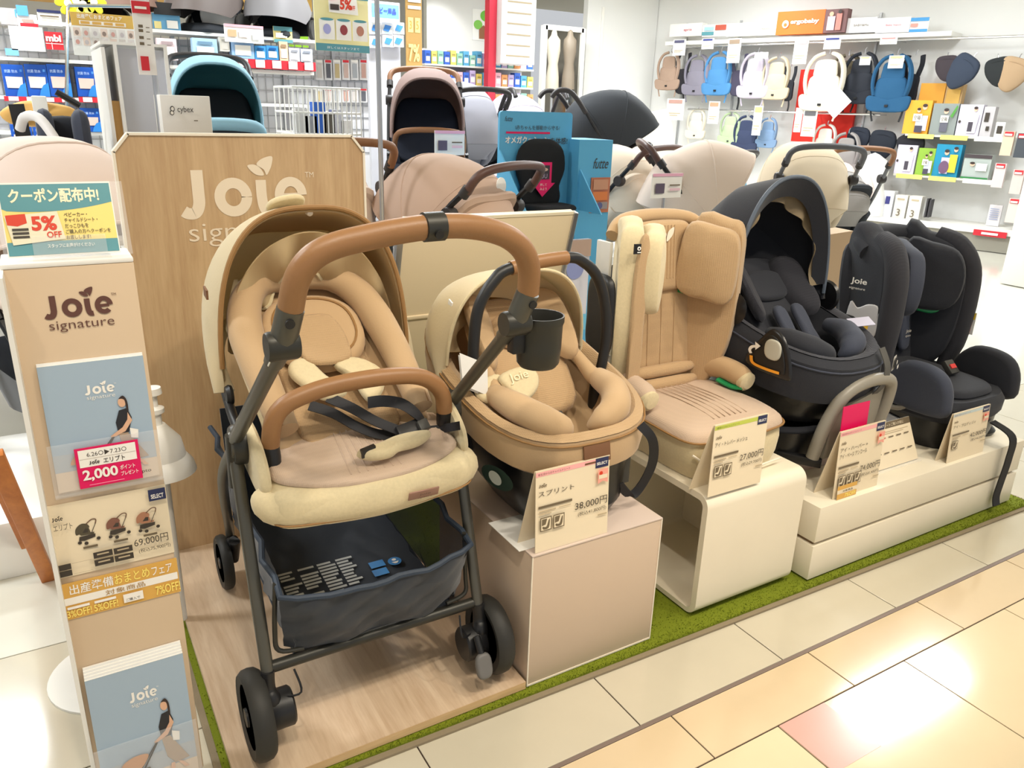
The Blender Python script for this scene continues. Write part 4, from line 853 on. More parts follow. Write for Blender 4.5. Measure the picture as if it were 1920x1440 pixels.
for k in range(7):
    u0 = -.06+.019*k; B('seat_rib', MB().tube([sf(u0*1.05, v, stz(u0*1.05, v)) for v in (.27, .22, .17, .12, .07, .03)], .0016, 5), ROSEM)
for s_ in (-1, 1):
    B('armrest', MB().tube([(cx+s_*.168, 1.66, .545), (cx+s_*.178, 1.59, .562), (cx+s_*.182, 1.52, .558), (cx+s_*.183, 1.495, .548)], [.03, .034, .033, .026], 16, 5), TAN1 if s_ > 0 else ROSEM)
    B('armrest_cap', MB().tube([(cx+s_*.183, 1.502, .55), (cx+s_*.183, 1.486, .546), (cx+s_*.183, 1.48, .545)], [.029, .029, .02], 16), HEATH)
B('belt_guide', MB().tube([(cx+.15, 1.57, .533), (cx+.16, 1.52, .525), (cx+.17, 1.49, .53)], .012, 10, 4, flat_=.6), mat('green_plastic', srgb(22, 140, 82), .4))
bb = lambda u, v, w: V3((cx+u, 1.70+.10*(v-.5)+.0-w*.98, v-.03))
B('backrest', MB().pad([(-.135, .50), (.135, .50), (.14, .65), (.135, .80), (.12, .84), (-.12, .84), (-.135, .80), (-.14, .65)], .04, lambda u, v, w: bb(u, v, w+.0), r=.02, sm=4, bulge=.006), TANM)
for k in range(3): B('back_seam', MB().tube([bb((-.05, .0, .05)[k], .60, .047), bb((-.05, .0, .05)[k], .80, .0475)], .0009, 5), TAN1)
for k in range(3): B('lumbar_roll', MB().tube([bb(-.13, .585-.036*k, .046+.01*k), bb(-.06, .59-.036*k, .06+.012*k), bb(.06, .59-.036*k, .06+.012*k), bb(.13, .585-.036*k, .046+.01*k)], [.012, .019, .019, .012], 12, 4), TANM)
WM = TANM
for s_ in (-1, 1):
    f0 = wing(cx+s_*.125, 1.715, cx+s_*.205, 1.59, s_, .006); f = lambda u, v, w, f0=f0: f0(u, v-.03, w)
    B('side_wing', MB().pad([(0, .52), (.45, .50), (.85, .60), (1.02, .72), (1.04, .90), (1.0, 1.0), (.75, 1.03), (0, 1.0)], .03, lambda u, v, w: f(u, v, w), r=.024, sm=4, both=True, rings=5), WM if s_ > 0 else HEATH)
    f20 = wing(cx+s_*.085, 1.71, cx+s_*.187, 1.58, s_, .012); f2 = lambda u, v, w, f0=f20: f0(u, v-.03, w)
    B('head_wing', MB().pad([(.0, .83), (.5, .80), (.93, .80), (1.02, .90), (.95, .99), (.6, 1.015), (.15, 1.02), (0, .95)], .028, lambda u, v, w: f2(u, v, w+.03), r=.026, sm=4, both=True, rings=5, bulge=.006), WM if s_ > 0 else HEATH)
B('wing_facing', MB().pad([(-.012, .55), (.02, .60), (.022, .95), (.0, 1.01), (-.02, .9), (-.02, .62)], .012, lambda u, v, w: V3((cx-.182+u, 1.577-w, v-.03)), r=.01, sm=4), TANM)
B('headrest', MB().pad([(-.10, .83), (.10, .83), (.11, .92), (.10, 1.0), (.06, 1.02), (-.06, 1.02), (-.10, 1.0), (-.11, .92)], .03, lambda u, v, w: bb(u, v, w+.03), r=.02, sm=4), TANM)
B('top_band', MB().tube([bb(-.17, .985, .03), bb(-.12, 1.02, .01), bb(0, 1.03, .0), bb(.12, 1.02, .01), bb(.17, .985, .03)], .02, 12, 5), TAN1)
for k in range(6): B('head_rib', MB().tube([bb(-.03+.012*k, .86, .061), bb(-.03+.012*k, 1.01, .061)], .0018, 5), TAN1)
P = Print(bb(-.028, .965, .062), (.05, 0, 0), (0, 0, .04), (0, -1, 0), .001); P.poly(curve([(.3, .0), (.05, .3), (.1, .75), (.45, .55)], 4, True), CREAMEDGE).poly(curve([(.5, .0), (.55, .7), (.95, 1), (.9, .45)], 4, True), CREAMEDGE); P.build(T, 'leaf_mark')
B('green_lever', MB().obox(bb(.09, .822, .06), (1, 0, .1), (0, 1, 0), (0, 0, 1), .03, .012, .006), MATS['green_plastic'])
q = atP(1195, 467, V3((cx-.175, 1.553, 0)), V3((-.2, -1, 0))); B('black_tag', MB().obox(q, V3((1, -.2, 0)).normalized(), (0, 0, 1), V3((-.2, -1, 0)).normalized(), .010, .013, .0015), BLACKP)
P = Print(q+V3((-.009, -.004, -.012)), (.018, -.0036, 0), (0, 0, .024), (-.2, -1, 0), .001); P.ell(.5, .6, .28, .22, WHT).ell(.5, .6, .12, .1, BLACKP).rect(.2, .15, .8, .25, WHT); P.build(T)
B('impact_pod', MB().pad(superel(.055, .115, 30, .5), .022, lambda u, v, w: V3((cx-.23-w, 1.66+u, .75+v)), r=.016), BLACKP)
B('label_plate', MB().obox((cx-.224, 1.68, .90), (0, 1, 0), (0, 0, 1), (1, 0, 0), .03, .05, .006), mat('clear_grey', srgb(205, 204, 200), .35), bev=.003)
B('pod_base', MB().box(cx-.235, cx-.217, 1.63, 1.70, .50, .64), mat('pale_grey', srgb(190, 190, 188), .5))

# ---- black swivel infant seat on base
cx = 1.957
T = thing('swivel_base', 'black swivel car seat base with grey rebound bar on riser box', 'car seat base', (cx, 1.55, .298)); B = mk(T)
bx = cx+.0
B('base_body', loft(MB(), [ringpts(bx, 1.56, .16, .17, .30, 0, e=.55), ringpts(bx, 1.56, .17, .185, .33, 0, e=.55), ringpts(bx, 1.56, .175, .20, .37, -.15, e=.6), ringpts(bx, 1.57, .14, .15, .395, -.05, e=.7)], True, True), BLKG)
B('base_collar', MB().tube(ringpts(bx, 1.565, .168, .192, .375, -.15, e=.62), .012, 8, closed=True), BLKF)
ra = [V3((bx-.115, 1.33, .34)), V3((bx-.10, 1.315, .45)), V3((bx-.06, 1.30, .535)), V3((bx+.02, 1.295, .565)), V3((bx+.12, 1.295, .56)), V3((bx+.15, 1.30, .52)), V3((bx+.14, 1.31, .42)), V3((bx+.11, 1.33, .32))]
B('rebound_bar', MB().tube(ra, .019, 14, 6), GREYP)
B('bar_panel', MB().sheet(lambda u, v: V3((bx+lerp(-.085, .125, u)+.0*v, 1.322-.015*v, .335+.2*v-.05*(1-u)*v*v)), 8, 6, .012), GREYP)
B('isofix_arm', MB().obox((bx-.115, 1.375, .318), V3((.55, -.83, 0)), V3((.83, .55, 0)), (0, 0, 1), .065, .013, .014), BLACKP, bev=.004)
B('isofix_arm', MB().obox((bx+.155, 1.345, .318), V3((.3, -.95, 0)), V3((.95, .3, 0)), (0, 0, 1), .045, .013, .016), BLACKP, bev=.004)
P = Print(V3((bx-.171, 1.56, .335)), (.03, -.12, 0), (0, 0, .035), (-1, -.2, 0), .002); P.text('Joie i-Base', 0, .35, .4, WHT, w=.62).rect(.72, .1, .98, .95, WHT).rect(.75, .18, .95, .87, BLACKP).ell(.85, .6, .06, .15, WHT); P.build(T)
T = thing('infant_carrier', 'black infant carrier seat with dark hood and grey lining on swivel base', 'car seat', (cx, 1.56, .408)); B = mk(T)
R_ = lambda a, b, z, sl=.25, yc=1.588, back=0, e=.8: ringpts(cx, yc, a, b, z, sl, back=back, e=e)
B('shell', loft(MB(), [R_(.12, .16, .408, 0), R_(.165, .215, .43, .03), R_(.2, .26, .52, .1), R_(.205, .268, .59, .2), R_(.17, .23, .5, .15)], True, True), BLKG)
B('seat_cover', loft(MB(), [R_(.20, .262, .535, .13), R_(.218, .278, .545, .15), R_(.23, .293, .61, .2, back=.03), R_(.227, .291, .68, .24, back=.06), R_(.21, .273, .702, .26, back=.07), R_(.18, .245, .692, .27, back=.06), R_(.157, .22, .63, .3, back=.02), R_(.125, .175, .57, .35), R_(.06, .1, .55, .4)], False, True), BLKF)
B('cover_mesh', loft(MB(), [R_(.2115, .274, .705, .26, back=.07), R_(.195, .259, .706, .265, back=.066), R_(.179, .244, .697, .27, back=.06)], False, False), BLKR)
B('cover_seam', MB().tube(R_(.229, .293, .67, .24, back=.057), .003, 6, closed=True), SLATE)
ib = lambda x, s, w: V3((cx+x, 1.568+.70*s-.71*w, .594+.71*s+.70*w)); N = V3((0, -.71, .70))
B('backrest', MB().pad([(-.10, -.02), (.10, -.02), (.125, .1), (.13, .24), (.09, .32), (-.09, .32), (-.13, .24), (-.125, .1)], .03, lambda u, v, w: ib(u, v, w), r=.02, sm=4), BLKF)
for s_ in (-1, 1):
    B('head_wing', MB().pad([(.02, .09), (.07, .09), (.08, .2), (.06, .285), (.0, .30), (-.02, .2)], .04, lambda u, v, w: ib(s_*(.075+u*.9), v, w+.02+u*.5), r=.03, sm=4), BLKR)
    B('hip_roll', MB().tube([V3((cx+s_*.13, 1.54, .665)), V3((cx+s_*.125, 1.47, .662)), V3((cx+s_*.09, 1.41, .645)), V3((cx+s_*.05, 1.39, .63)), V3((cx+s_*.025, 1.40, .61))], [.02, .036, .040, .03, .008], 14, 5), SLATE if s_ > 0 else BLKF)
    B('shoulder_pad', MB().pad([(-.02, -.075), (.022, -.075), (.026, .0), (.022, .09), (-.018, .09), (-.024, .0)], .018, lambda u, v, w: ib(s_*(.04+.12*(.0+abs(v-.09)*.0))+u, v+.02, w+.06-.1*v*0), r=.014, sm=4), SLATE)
B('head_pillow', MB().pad(superel(.085, .055, 24, .7, 0, .21), .02, lambda u, v, w: ib(u, v, w+.03), r=.015), BLKF)
bu = B('buckle', MB().obox(ib(0, -.055, .055), (1, 0, 0), (0, .8, .5), (0, -.5, .8), .022, .022, .009), BLACKP, bev=.004)
B('release_button', MB().obox(ib(0, -.06, .066), (1, 0, 0), (0, .8, .5), (0, -.5, .8), .010, .008, .003), MATS['red_plastic'], bu)
q = ib(.1, -.015, .09); B('warning_label', MB().obox(V3((cx+.165, 1.445, .692)), V3((.9, -.4, .1)).normalized(), V3((.3, .8, .3)).normalized(), V3((-.2, -.3, .9)).normalized(), .036, .022, .001), mat('lilac_label', srgb(188, 186, 206), .5))
b, cf = canopy(MB(), cx-.04, (1.60, .73), lambda u: .208+.015*sin(pi*u), lambda u: .385-.01*u, 90, 140, 18, 34, .006, .86, .02, 2); B('hood', b, BLKF)
B('hood_rim', MB().tube([cf(0, .01+.98*k/40)+V3((0, -.002, 0)) for k in range(41)], .006, 8), mat('hood_edge', srgb(84, 94, 108), .5))
OLIVE = mat('olive_lining', srgb(132, 116, 90), .7)
def visor(u, v): a = cf(0, .03+.94*v); q = V3((cx-.02, 1.62, .745)); return q+(a-q)*lerp(.985, .84, u)+V3((0, -.004+.03*u, 0))
B('visor', MB().sheet(visor, 5, 36, .004), BLKF)
def dr(u, v): a = cf(.16, .03+.94*v); q = V3((cx-.02, 1.665, .745)); return q+(a-q)*lerp(.93, .79+.035*sin(5*pi*v+1), u)+V3((0, .012*sin(11*pi*v)*u, 0))
B('lining_drape', MB().sheet(dr, 8, 56, .003), OLIVE)
B('hood_back', MB().sheet(lambda u, v: cf(1, .04+.92*v).lerp(V3((cx-.02, 1.865, .775)), u), 6, 20, .004), BLKF)
for s_ in (-1, 1): B('hood_hinge', MB().lathe([(0, 0), (.045, 0), (.05, .008), (.03, .02), (0, .022)], (cx-.02+s_*.2, 1.60, .74), (s_, 0, 0), 20), BLKG)
# release handle on the shell's side
q = atX(1444, 664, cx-.232); f = lambda u, v, w: q+V3((-w, -u, v+.12*w*0))
tri = [(-.055, -.045), (.06, -.05), (.075, -.03), (.06, .02), (.035, .055), (.0, .065), (-.035, .03), (-.07, -.02)]
B('handle_surround', MB().pad([(u*1.15, v*1.15) for u, v in tri], .010, f, r=.01, sm=4), BLKG)
B('handle_recess', MB().pad(tri, .004, lambda u, v, w: f(u*.9, v*.9, w+.0095), r=.004, sm=4), mat('recess_black', srgb(16, 15, 15), .5))
B('release_lever', MB().pad(superel(.03, .03, 24, .8), .006, lambda u, v, w: f(u+.02, v+.02, w+.013), r=.005), mat('pale_plastic', srgb(188, 184, 168), .5))
P = Print(q+V3((-.0155, .06, -.05)), (0, -.12, 0), (0, 0, .08), (-1, 0, 0), .0012)
class Q_: pass
kq = Q_(); kq.mb = P.mb; kq.p = P.p; stroke(kq, curve([(.06, .42), (.1, .22), (.25, .14), (.6, .12), (.95, .14)], 6), .1, mat('orange_mark', srgb(240, 160, 40), .5)); P.k += 1
stroke(kq, curve([(.05, .5), (.0, .62), (.06, .75), (.2, .82)], 5), .09, WHT); P.poly([(.14, .98), (.32, .88), (.18, .68)], WHT); P.build(T, 'direction_mark')
B('strap', MB().ribbon([V3((cx+.09, 1.312, .655)), V3((cx+.095, 1.285, .60)), V3((cx+.09, 1.29, .54)), V3((cx+.07, 1.33, .48))], (1, 0, 0), .026, .003, 5), mat('grey_webbing', srgb(84, 82, 78), .7))
P = Print(V3((cx+.15, 1.315, .575)), (.03, .012, 0), (0, 0, .045), (.3, -1, 0), .004); P.rect(0, 0, 1, 1, WHT).rect(.1, .07, .9, .93, BLACKP).ell(.5, .6, .18, .15, WHT).poly([(.2, .4), (.7, .45), (.8, .2), (.3, .15)], WHT); P.build(T, 'safety_mark')

# ---- black toddler seat
cx = 2.59
T = thing('toddler_seat', 'black toddler car seat with tall wings and green belt guide at the tier end', 'car seat', (cx, 1.45, .2505)); B = mk(T)
B('base_shell', loft(MB(), [ringpts(cx, 1.49, .165, .215, .251, 0, e=.55), ringpts(cx, 1.49, .175, .225, .29, 0, e=.55), ringpts(cx, 1.49, .19, .228, .34, .05, e=.6), ringpts(cx, 1.49, .20, .23, .39, .05, e=.6)], True, True), BLKG)
B('seat_cover', loft(MB(), [ringpts(cx, 1.49, .198, .232, .355, .02, e=.6), ringpts(cx, 1.49, .212, .238, .37, .03, e=.6), ringpts(cx, 1.49, .215, .24, .41, .05, e=.6), ringpts(cx, 1.49, .20, .225, .435, .06, e=.6), ringpts(cx, 1.49, .15, .17, .43, .05, e=.6)], False, True), BLKF)
B('seat_cushion', MB().pad(superel(.135, .19, 30, .55), .03, lambda u, v, w: V3((cx+u, 1.47+v, .425+w+.03*v)), r=.025, bulge=.006), BLKF)
for s_ in (-1, 1):
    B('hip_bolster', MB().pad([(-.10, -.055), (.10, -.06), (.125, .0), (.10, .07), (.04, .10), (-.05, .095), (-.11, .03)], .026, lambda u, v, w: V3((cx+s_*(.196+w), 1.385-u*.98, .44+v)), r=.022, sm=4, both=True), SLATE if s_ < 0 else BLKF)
bb = lambda u, v, w: V3((cx+u, 1.655+.16*(v-.45)-w*.97, v-.02))
B('back_shell', MB().pad([(-.18, .40), (.18, .40), (.195, .6), (.19, .8), (.13, .90), (-.13, .90), (-.19, .8), (-.195, .6)], .05, lambda u, v, w: bb(u, v, w-.05), r=.03, sm=4), BLKF)
B('backrest', MB().pad([(-.14, .42), (.14, .42), (.145, .65), (.13, .84), (-.13, .84), (-.145, .65)], .045, bb, r=.02, sm=4), BLKF)
for s_ in (-1, 1):
    f0 = wing(cx+s_*.13, 1.72, cx+s_*.215, 1.515, s_, .012); f = lambda u, v, w, f0=f0: f0(u, v-.02, w)
    B('side_wing', MB().pad([(-.1, .42), (.55, .43), (.9, .52), (1.0, .68), (.95, .82), (.7, .905), (.3, .93), (-.1, .93)], .042, f, r=.038, sm=4, both=True, rings=5), BLKF)
    B('wing_roll', MB().tube([f(.86, .44, 0), f(.98, .54, 0), f(1.0, .68, 0), f(.95, .81, 0), f(.72, .89, 0), f(.4, .92, 0)], [.02, .034, .04, .04, .038, .03], 14, 5), BLKR)
    f2 = wing(cx+s_*.075, 1.685, cx+s_*.165, 1.515, s_, .01)
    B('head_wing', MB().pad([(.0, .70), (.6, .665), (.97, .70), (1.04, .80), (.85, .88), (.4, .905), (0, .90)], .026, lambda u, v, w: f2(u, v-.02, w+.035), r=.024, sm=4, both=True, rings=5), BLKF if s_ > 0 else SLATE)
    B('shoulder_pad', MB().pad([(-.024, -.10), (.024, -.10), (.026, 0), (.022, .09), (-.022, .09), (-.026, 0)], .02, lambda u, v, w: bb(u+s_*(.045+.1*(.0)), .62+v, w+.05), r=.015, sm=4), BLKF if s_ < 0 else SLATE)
B('headrest', MB().pad([(-.08, .70), (.08, .70), (.09, .80), (.08, .90), (-.08, .90), (-.09, .80)], .03, lambda u, v, w: bb(u, v, w+.035), r=.02, sm=4), BLKF)
B('top_band', MB().tube([bb(-.17, .87, .06), bb(-.13, .905, .0), bb(0, .915, -.02), bb(.13, .905, .0), bb(.17, .87, .06)], .034, 12, 5), BLKF)
B('green_guide', MB().tube([bb(.07, .665, .09), bb(.12, .655, .115), bb(.145, .67, .13), bb(.125, .695, .12)], .008, 10, 5), MATS['green_plastic'])
bu = B('buckle', MB().obox((cx+.02, 1.41, .485), (1, 0, 0), (0, .7, .7), (0, -.7, .7), .024, .026, .01), DARKG, bev=.004); B('release_button', MB().obox((cx+.02, 1.402, .492), (1, 0, 0), (0, .7, .7), (0, -.7, .7), .014, .008, .003), MATS['red_plastic'], bu)
P = Print(bb(.03, .55, .073), (.03, 0, .0), (.0, 0, .05), (0, -1, .1), .001); P.text('Joie', 0, .5, .3, CREAMEDGE, w=1).text('signature', 0, .2, .2, CREAMEDGE, w=1); P.build(T)
f = wing(cx-.13, 1.66, cx-.205, 1.455, -1, .012)
P = Print(V3((cx-.246, 1.66, .725)), (.012, -.06, 0), (0, 0, .05), (-1, -.25, 0), .006); P.text('Joie', .05, .5, .5, WHT, w=.9, bold=.02).text('signature', .05, .2, .2, WHT, w=.9); P.build(T, 'wing_lettering')
B('side_window', MB().pad([(-.05, -.05), (.035, -.075), (.07, -.02), (.06, .05), (.02, .055), (-.02, .035), (-.05, .05)], .006, lambda u, v, w: V3((cx-.243-w, 1.60-u, .64+v)), r=.005, sm=4), mat('pale_window', srgb(206, 204, 206), .4))
P = Print(V3((cx-.2505, 1.59, .60)), (.01, -.045, 0), (0, 0, .05), (-1, -.2, 0), .002); P.poly([(.0, .4), (.4, .8), (.4, .6), (.95, .65), (.9, .2), (.4, .25), (.35, .05)], flat(246, 196, 60)); P.build(T, 'arrow_mark')
B('pod_cover', MB().pad(superel(.045, .04, 20, .7), .008, lambda u, v, w: V3((cx-.246-w, 1.645-u, .605+v)), r=.008), BLKG)
q = V3((cx+.226, 1.50, .60)); B('hang_label', MB().obox(q, V3((.1, -1, 0)).normalized(), (0, 0, 1), (-1, -.1, 0), .028, .04, .001), PAPERW)
P = Print(q+V3((-.0015, .028, -.04)), (.0, -.056, 0), (0, 0, .08), (-1, 0, 0), .0008); P.rect(0, .7, 1, 1, flat(250, 214, 60)).ell(.3, .85, .15, .1, BLACKP).rect(.1, .1, .9, .6, flat(240, 200, 190)); P.build(T, 'label_print')
B('adjust_strap', MB().ribbon([V3((cx+.075, 1.26, .33)), V3((cx+.08, 1.19, .30)), V3((cx+.085, 1.185, .22)), V3((cx+.09, 1.193, .12)), V3((cx+.095, 1.197, .07)), V3((cx+.095, 1.19, .04))], (1, -.1, 0), .034, .004, 6), WEB)
B('load_foot', MB().lathe([(0, 0), (.07, 0), (.075, .012), (.06, .028), (0, .03)], (cx+.15, 1.36, .251), n=24), BLKG)
B('silver_plate', MB().obox((cx-.188, 1.49, .315), (0, 1, .15), (0, -.15, 1), (1, 0, 0), .09, .022, .006), mat('silver_label', srgb(188, 192, 200), .35))
B('yellow_sticker', MB().obox((cx-.196, 1.57, .335), (0, 1, .15), (0, -.15, 1), (1, 0, 0), .022, .022, .003), mat('yellow_sticker', srgb(244, 222, 40), .5))
B('recline_ring', MB().tube([(cx-.205, 1.55, .40), (cx-.21, 1.50, .37), (cx-.21, 1.43, .37), (cx-.208, 1.39, .40)], .010, 10, 5), GREYP)
# ================================================================ background
C_ = lambda r, g, b_, ro=.6: mat('c_%d_%d_%d' % (r, g, b_), srgb(r, g, b_), ro)
WA = V3((9.31, 4.4, 0)); WE = V3((-.264, .965, 0)).normalized(); WN = V3((-WE.y, WE.x, 0)); WRt = -WE     # right-hand shelf wall
def onW(x, y, d=0): return atP(x, y, WA+WN*d, WN)
# ---- walls and ceiling
q = onW(1207, 200); sC = (q-WA).dot(WE)
def wallslab(name, p, d, L, h, th, n, m): 
    p, d, n = V3(p), V3(d), V3(n); return struct(MB().obox(p+d*L/2-n*th/2+V3((0, 0, h/2)), d, n, (0, 0, 1), L/2, th/2, h/2).build(name, m))
wallslab('wall_right', WA-WE*6, WE, 6+sC, 2.95, .1, WN, WALL)
corner = WA+WE*sC
wallslab('wall_back', corner+V3((0, 3.2, 0)), (-1, 0, 0), 18, 2.95, .1, (0, -1, 0), WALL)
CEILM = mat('ceiling_paint', srgb(236, 230, 214), .8)
struct(MB().box(-9, 13, -3, corner.y+3.4, CEIL, CEIL+.1).build('ceiling', CEILM))
YS = corner.y-.12
wa = atY(1092, 200, YS)
struct(MB().box(wa.x, corner.x+.02, YS, YS+.1, 0, 2.95).build('wall_side', WALL))
struct(MB().box(atY(1117, 200, YS).x, atY(1121, 200, YS).x, YS-.015, YS, 0, 2.6).build('trim_1', WHITE))
so = struct(MB().box(-6, atY(585, 10, 10.0).x, 10.0, 11.5, 2.28, 2.9).build('trim_2', mat('soffit_gold', srgb(216, 168, 88), .6)))
EMW = mat('lamp_glow', (1, .96, .88), .5, emit=9)
for k, (x, y) in enumerate([(-1.6, 7.4), (-.2, 7.6), (.9, 8.2), (1.7, 9.2), (3.2, 9.4), (-2.5, 6.5), (2.4, 7.2)]):
    tag(MB().lathe([(0, 0), (.075, 0), (.085, .008), (0, .012)], (x, y, CEIL-.012), n=18).build('downlight', EMW), 'round recessed downlight glowing in the far ceiling', 'lamp', 'ceiling downlights')
# ---- generic helpers for boxes read off a vertical plane
def pbox(name, label, cat, x0, y0, x1, y1, Y, dep, m, group=None, parent=None, bev=0, lab=True):
    xm, ym = (x0+x1)/2, (y0+y1)/2; xa, xb = atY(x0, ym, Y).x, atY(x1, ym, Y).x; zb, zt = atY(xm, y1, Y).z, atY(xm, y0, Y).z
    o = MB().box(xa, xb, Y, Y+dep, zb, zt).build(name, m, parent, True, bev=bev)
    if parent is None: 
        if lab: tag(o, label, cat, group)
    return o, Print((xa, Y, zb), (xb-xa, 0, 0), (0, 0, zt-zb), (0, -1, 0), .002)
def wbox(name, label, cat, x0, y0, x1, y1, d, dep, m, group=None, parent=None):
    xm, ym = (x0+x1)/2, (y0+y1)/2; sa = (onW(x0, ym, d)-WA).dot(WRt); sb = (onW(x1, ym, d)-WA).dot(WRt); zb, zt = onW(xm, y1, d).z, onW(xm, y0, d).z; L = sb-sa
    cen = WA+WRt*(sa+sb)/2+WN*(d-dep/2)+V3((0, 0, (zb+zt)/2))
    o = MB().obox(cen, WRt, WN, (0, 0, 1), abs(L)/2, dep/2, (zt-zb)/2).build(name, m, parent, True)
    if parent is None: tag(o, label, cat, group)
    return o, Print(WA+WRt*sa+WN*d+V3((0, 0, zb)), WRt*L, (0, 0, zt-zb), WN, .004)
def asprint(o, P, name='print'): P.build(o, name, world=o.type == 'EMPTY')

# ---- strollers of the back rows: built in local axes, front towards -y
FR = mat('black_frame', srgb(30, 30, 32), .4, .3)
def pram3d(label, loc, rz, hood, seat, grip, frame=FR, hoodang=(60, 168), hw=.21, R=.34, handle='bar', zoff=0, group=None, tagm=None, hoodc=(.02, .66), bar=True, name='stroller', hb=1.0, basket=True, seatb=True, lining=None, barm=None):
    T = thing(name, label, 'stroller', (loc[0], loc[1], zoff), rz, group); B = lambda n, b, m, p=None, **k: b.build(n, m, p or T, False, **k)
    for s_ in (-1, 1):
        for y, r in ((-.32, .075), (.30, .085)):
            w_ = B('wheel', MB().lathe([(r*.62, -.016), (r*.95, -.018), (r, 0), (r*.95, .018), (r*.62, .016), (r*.62, -.016)], (s_*.23, y, r), (1, 0, 0), 18), RUBBER)
            B('hub', MB().lathe([(0, -.012), (r*.6, -.008), (r*.6, .008), (0, .012)], (s_*.23, y, r), (1, 0, 0), 12), DARKG, w_)
        B('rear_leg', MB().tube([(s_*.23, .30, .09), (s_*.225, .10, .42), (s_*.222, .0, .58)], .012, 8), frame)
        B('front_leg', MB().tube([(s_*.2, -.32, .10), (s_*.222, .02, .58)], .012, 8), frame)
        if handle == 'bar': B('handle_tube', MB().tube([(s_*.222, .0, .56), (s_*.215, .20, .80), (s_*.205, .33*hb, .96*hb)], .012, 8, 3), frame)
        else:
            B('handle_tube', MB().tube([(s_*.222, -.05, .5), (s_*.21, .25, .92)], .011, 8), frame)
            B('hook_grip', MB().tube([(s_*.21, .24, .90), (s_*.208, .30, .98), (s_*.205, .36, 1.03), (s_*.2, .43, 1.03), (s_*.2, .47, .99)], .016, 10, 4), grip)
    if handle == 'bar': B('handle_grip', MB().tube([(-.205, .33*hb, .95*hb), (-.2, .37*hb, 1.005*hb), (-.15, .40*hb, 1.035*hb), (0, .41*hb, 1.045*hb), (.15, .40*hb, 1.035*hb), (.2, .37*hb, 1.005*hb), (.205, .33*hb, .95*hb)], .0165, 10, 4), grip)
    if seatb:
        B('backrest', MB().pad([(-.17, 0), (.17, 0), (.19, .2), (.16, .42), (0, .46), (-.16, .42), (-.19, .2)], .05, lambda u, v, w: V3((u, .02+.62*v-.78*w, .50+.78*v+.62*w+.6*u*u)), r=.035, sm=4), seat)
        B('seat', MB().pad([(-.18, -.28), (.18, -.28), (.19, .0), (.15, .08), (-.15, .08), (-.19, .0)], .06, lambda u, v, w: V3((u, v, .46+w+.4*u*u)), r=.04, sm=4), seat)
        B('side_panel', MB().tube([(-.19, -.2, .53), (-.19, .05, .56), (-.18, .2, .68)], .03, 10, 4), seat); B('side_panel', MB().tube([(.19, -.2, .53), (.19, .05, .56), (.18, .2, .68)], .03, 10, 4), seat)
    if bar: B('bumper_bar', MB().tube([(-.19, -.08, .57), (-.18, -.2, .68), (-.1, -.25, .71), (.1, -.25, .71), (.18, -.2, .68), (.19, -.08, .57)], .015 if barm is None else .03, 10, 4), barm or grip)
    b, cf = canopy(MB(), 0, hoodc, lambda u: hw*(1+.06*sin(pi*u)), lambda u: R*(1+.05*sin(pi*u)), hoodang[0], hoodang[1], 16, 24, .006, .74, .025, 3); B('hood', b, hood)
    B('hood_rim', MB().tube([cf(0, .02+.96*k/28) for k in range(29)], .006, 6), hood)
    if lining: B('hood_inner_shade', MB().sheet(lambda u, v: V3((0, hoodc[0]+.02, hoodc[1]))+(cf(.02+.95*u, .03+.94*v)-V3((0, hoodc[0]+.02, hoodc[1])))*.965, 12, 22, .003), lining)  # inner sheet darker than the hood: shade inside it put into the colour
    B('hood_back', MB().sheet(lambda u, v: cf(1, .04+.92*v).lerp(V3((lerp(-.17, .17, v), .14, .58)), u), 4, 14, .004), hood)
    if basket: B('basket', loft(MB(), [[V3((x*.15, y*.2+.02, .16)) for x, y in superel(1, 1, 24, .4)], [V3((x*.19, y*.26+.02, .30+.06*y)) for x, y in superel(1, 1, 24, .4)], [V3((x*.183, y*.253+.02, .29+.06*y)) for x, y in superel(1, 1, 24, .4)], [V3((x*.14, y*.19+.02, .18)) for x, y in superel(1, 1, 24, .4)]], True, True), NAVYF)
    for u_ in (.34, .68): B('hood_seam', MB().tube([cf(u_, .03+.94*k/24)*1.0 for k in range(25)], .0045, 6), hood)
    if handle == 'bar':
        for s_ in (-1, 1): B('handle_joint', MB().lathe([(0, -.022), (.026, -.022), (.03, -.012), (.03, .012), (.026, .022), (0, .022)], (s_*.211, .25*hb, .86*hb), (1, 0, 0), 14), GRIPD); B('height_lock', MB().tube([(s_*.206, .31*hb, .935*hb), (s_*.205, .335*hb, .965*hb)], .02, 10), GRIPD)
    if tagm: B('hang_tag', MB().lathe([(0, 0), (.03, 0), (.03, .003), (0, .003)], tuple(cf(.72, .44)+V3((0, .01, 0))), (0, 1, .1), 18), PAPERW)
    return T
def plinth(label, x0, x1, y0, y1, h, name='display_plinth'): return tag(MB().box(x0, x1, y0, y1, .0, h).build(name, WHITE, bev=.004), label, 'plinth')
TEALF = C_(138, 180, 198, .8); TEALSHADE = C_(40, 96, 104, .8); MAUVE = C_(150, 126, 120, .85); NAVS = C_(32, 38, 54, .85); BEI2 = C_(192, 164, 146, .85); PALEP = C_(222, 204, 190, .85); CREA = C_(232, 216, 196, .85)  # the dark teal is shade inside the teal hood, put into colour
GREYF = C_(158, 158, 168, .85); LILAC = C_(178, 170, 186, .85); CHAR = C_(38, 42, 48, .8); OAT = C_(210, 194, 168, .85); GRIPB = C_(140, 96, 62, .5); GRIPD = C_(44, 40, 40, .5); GRIPW = C_(84, 56, 48, .45); BLUF = C_(116, 172, 196, .8)
plinth('white back-row plinth below the teal hooded stroller', .5, 1.2, 3.9, 4.9, .45)
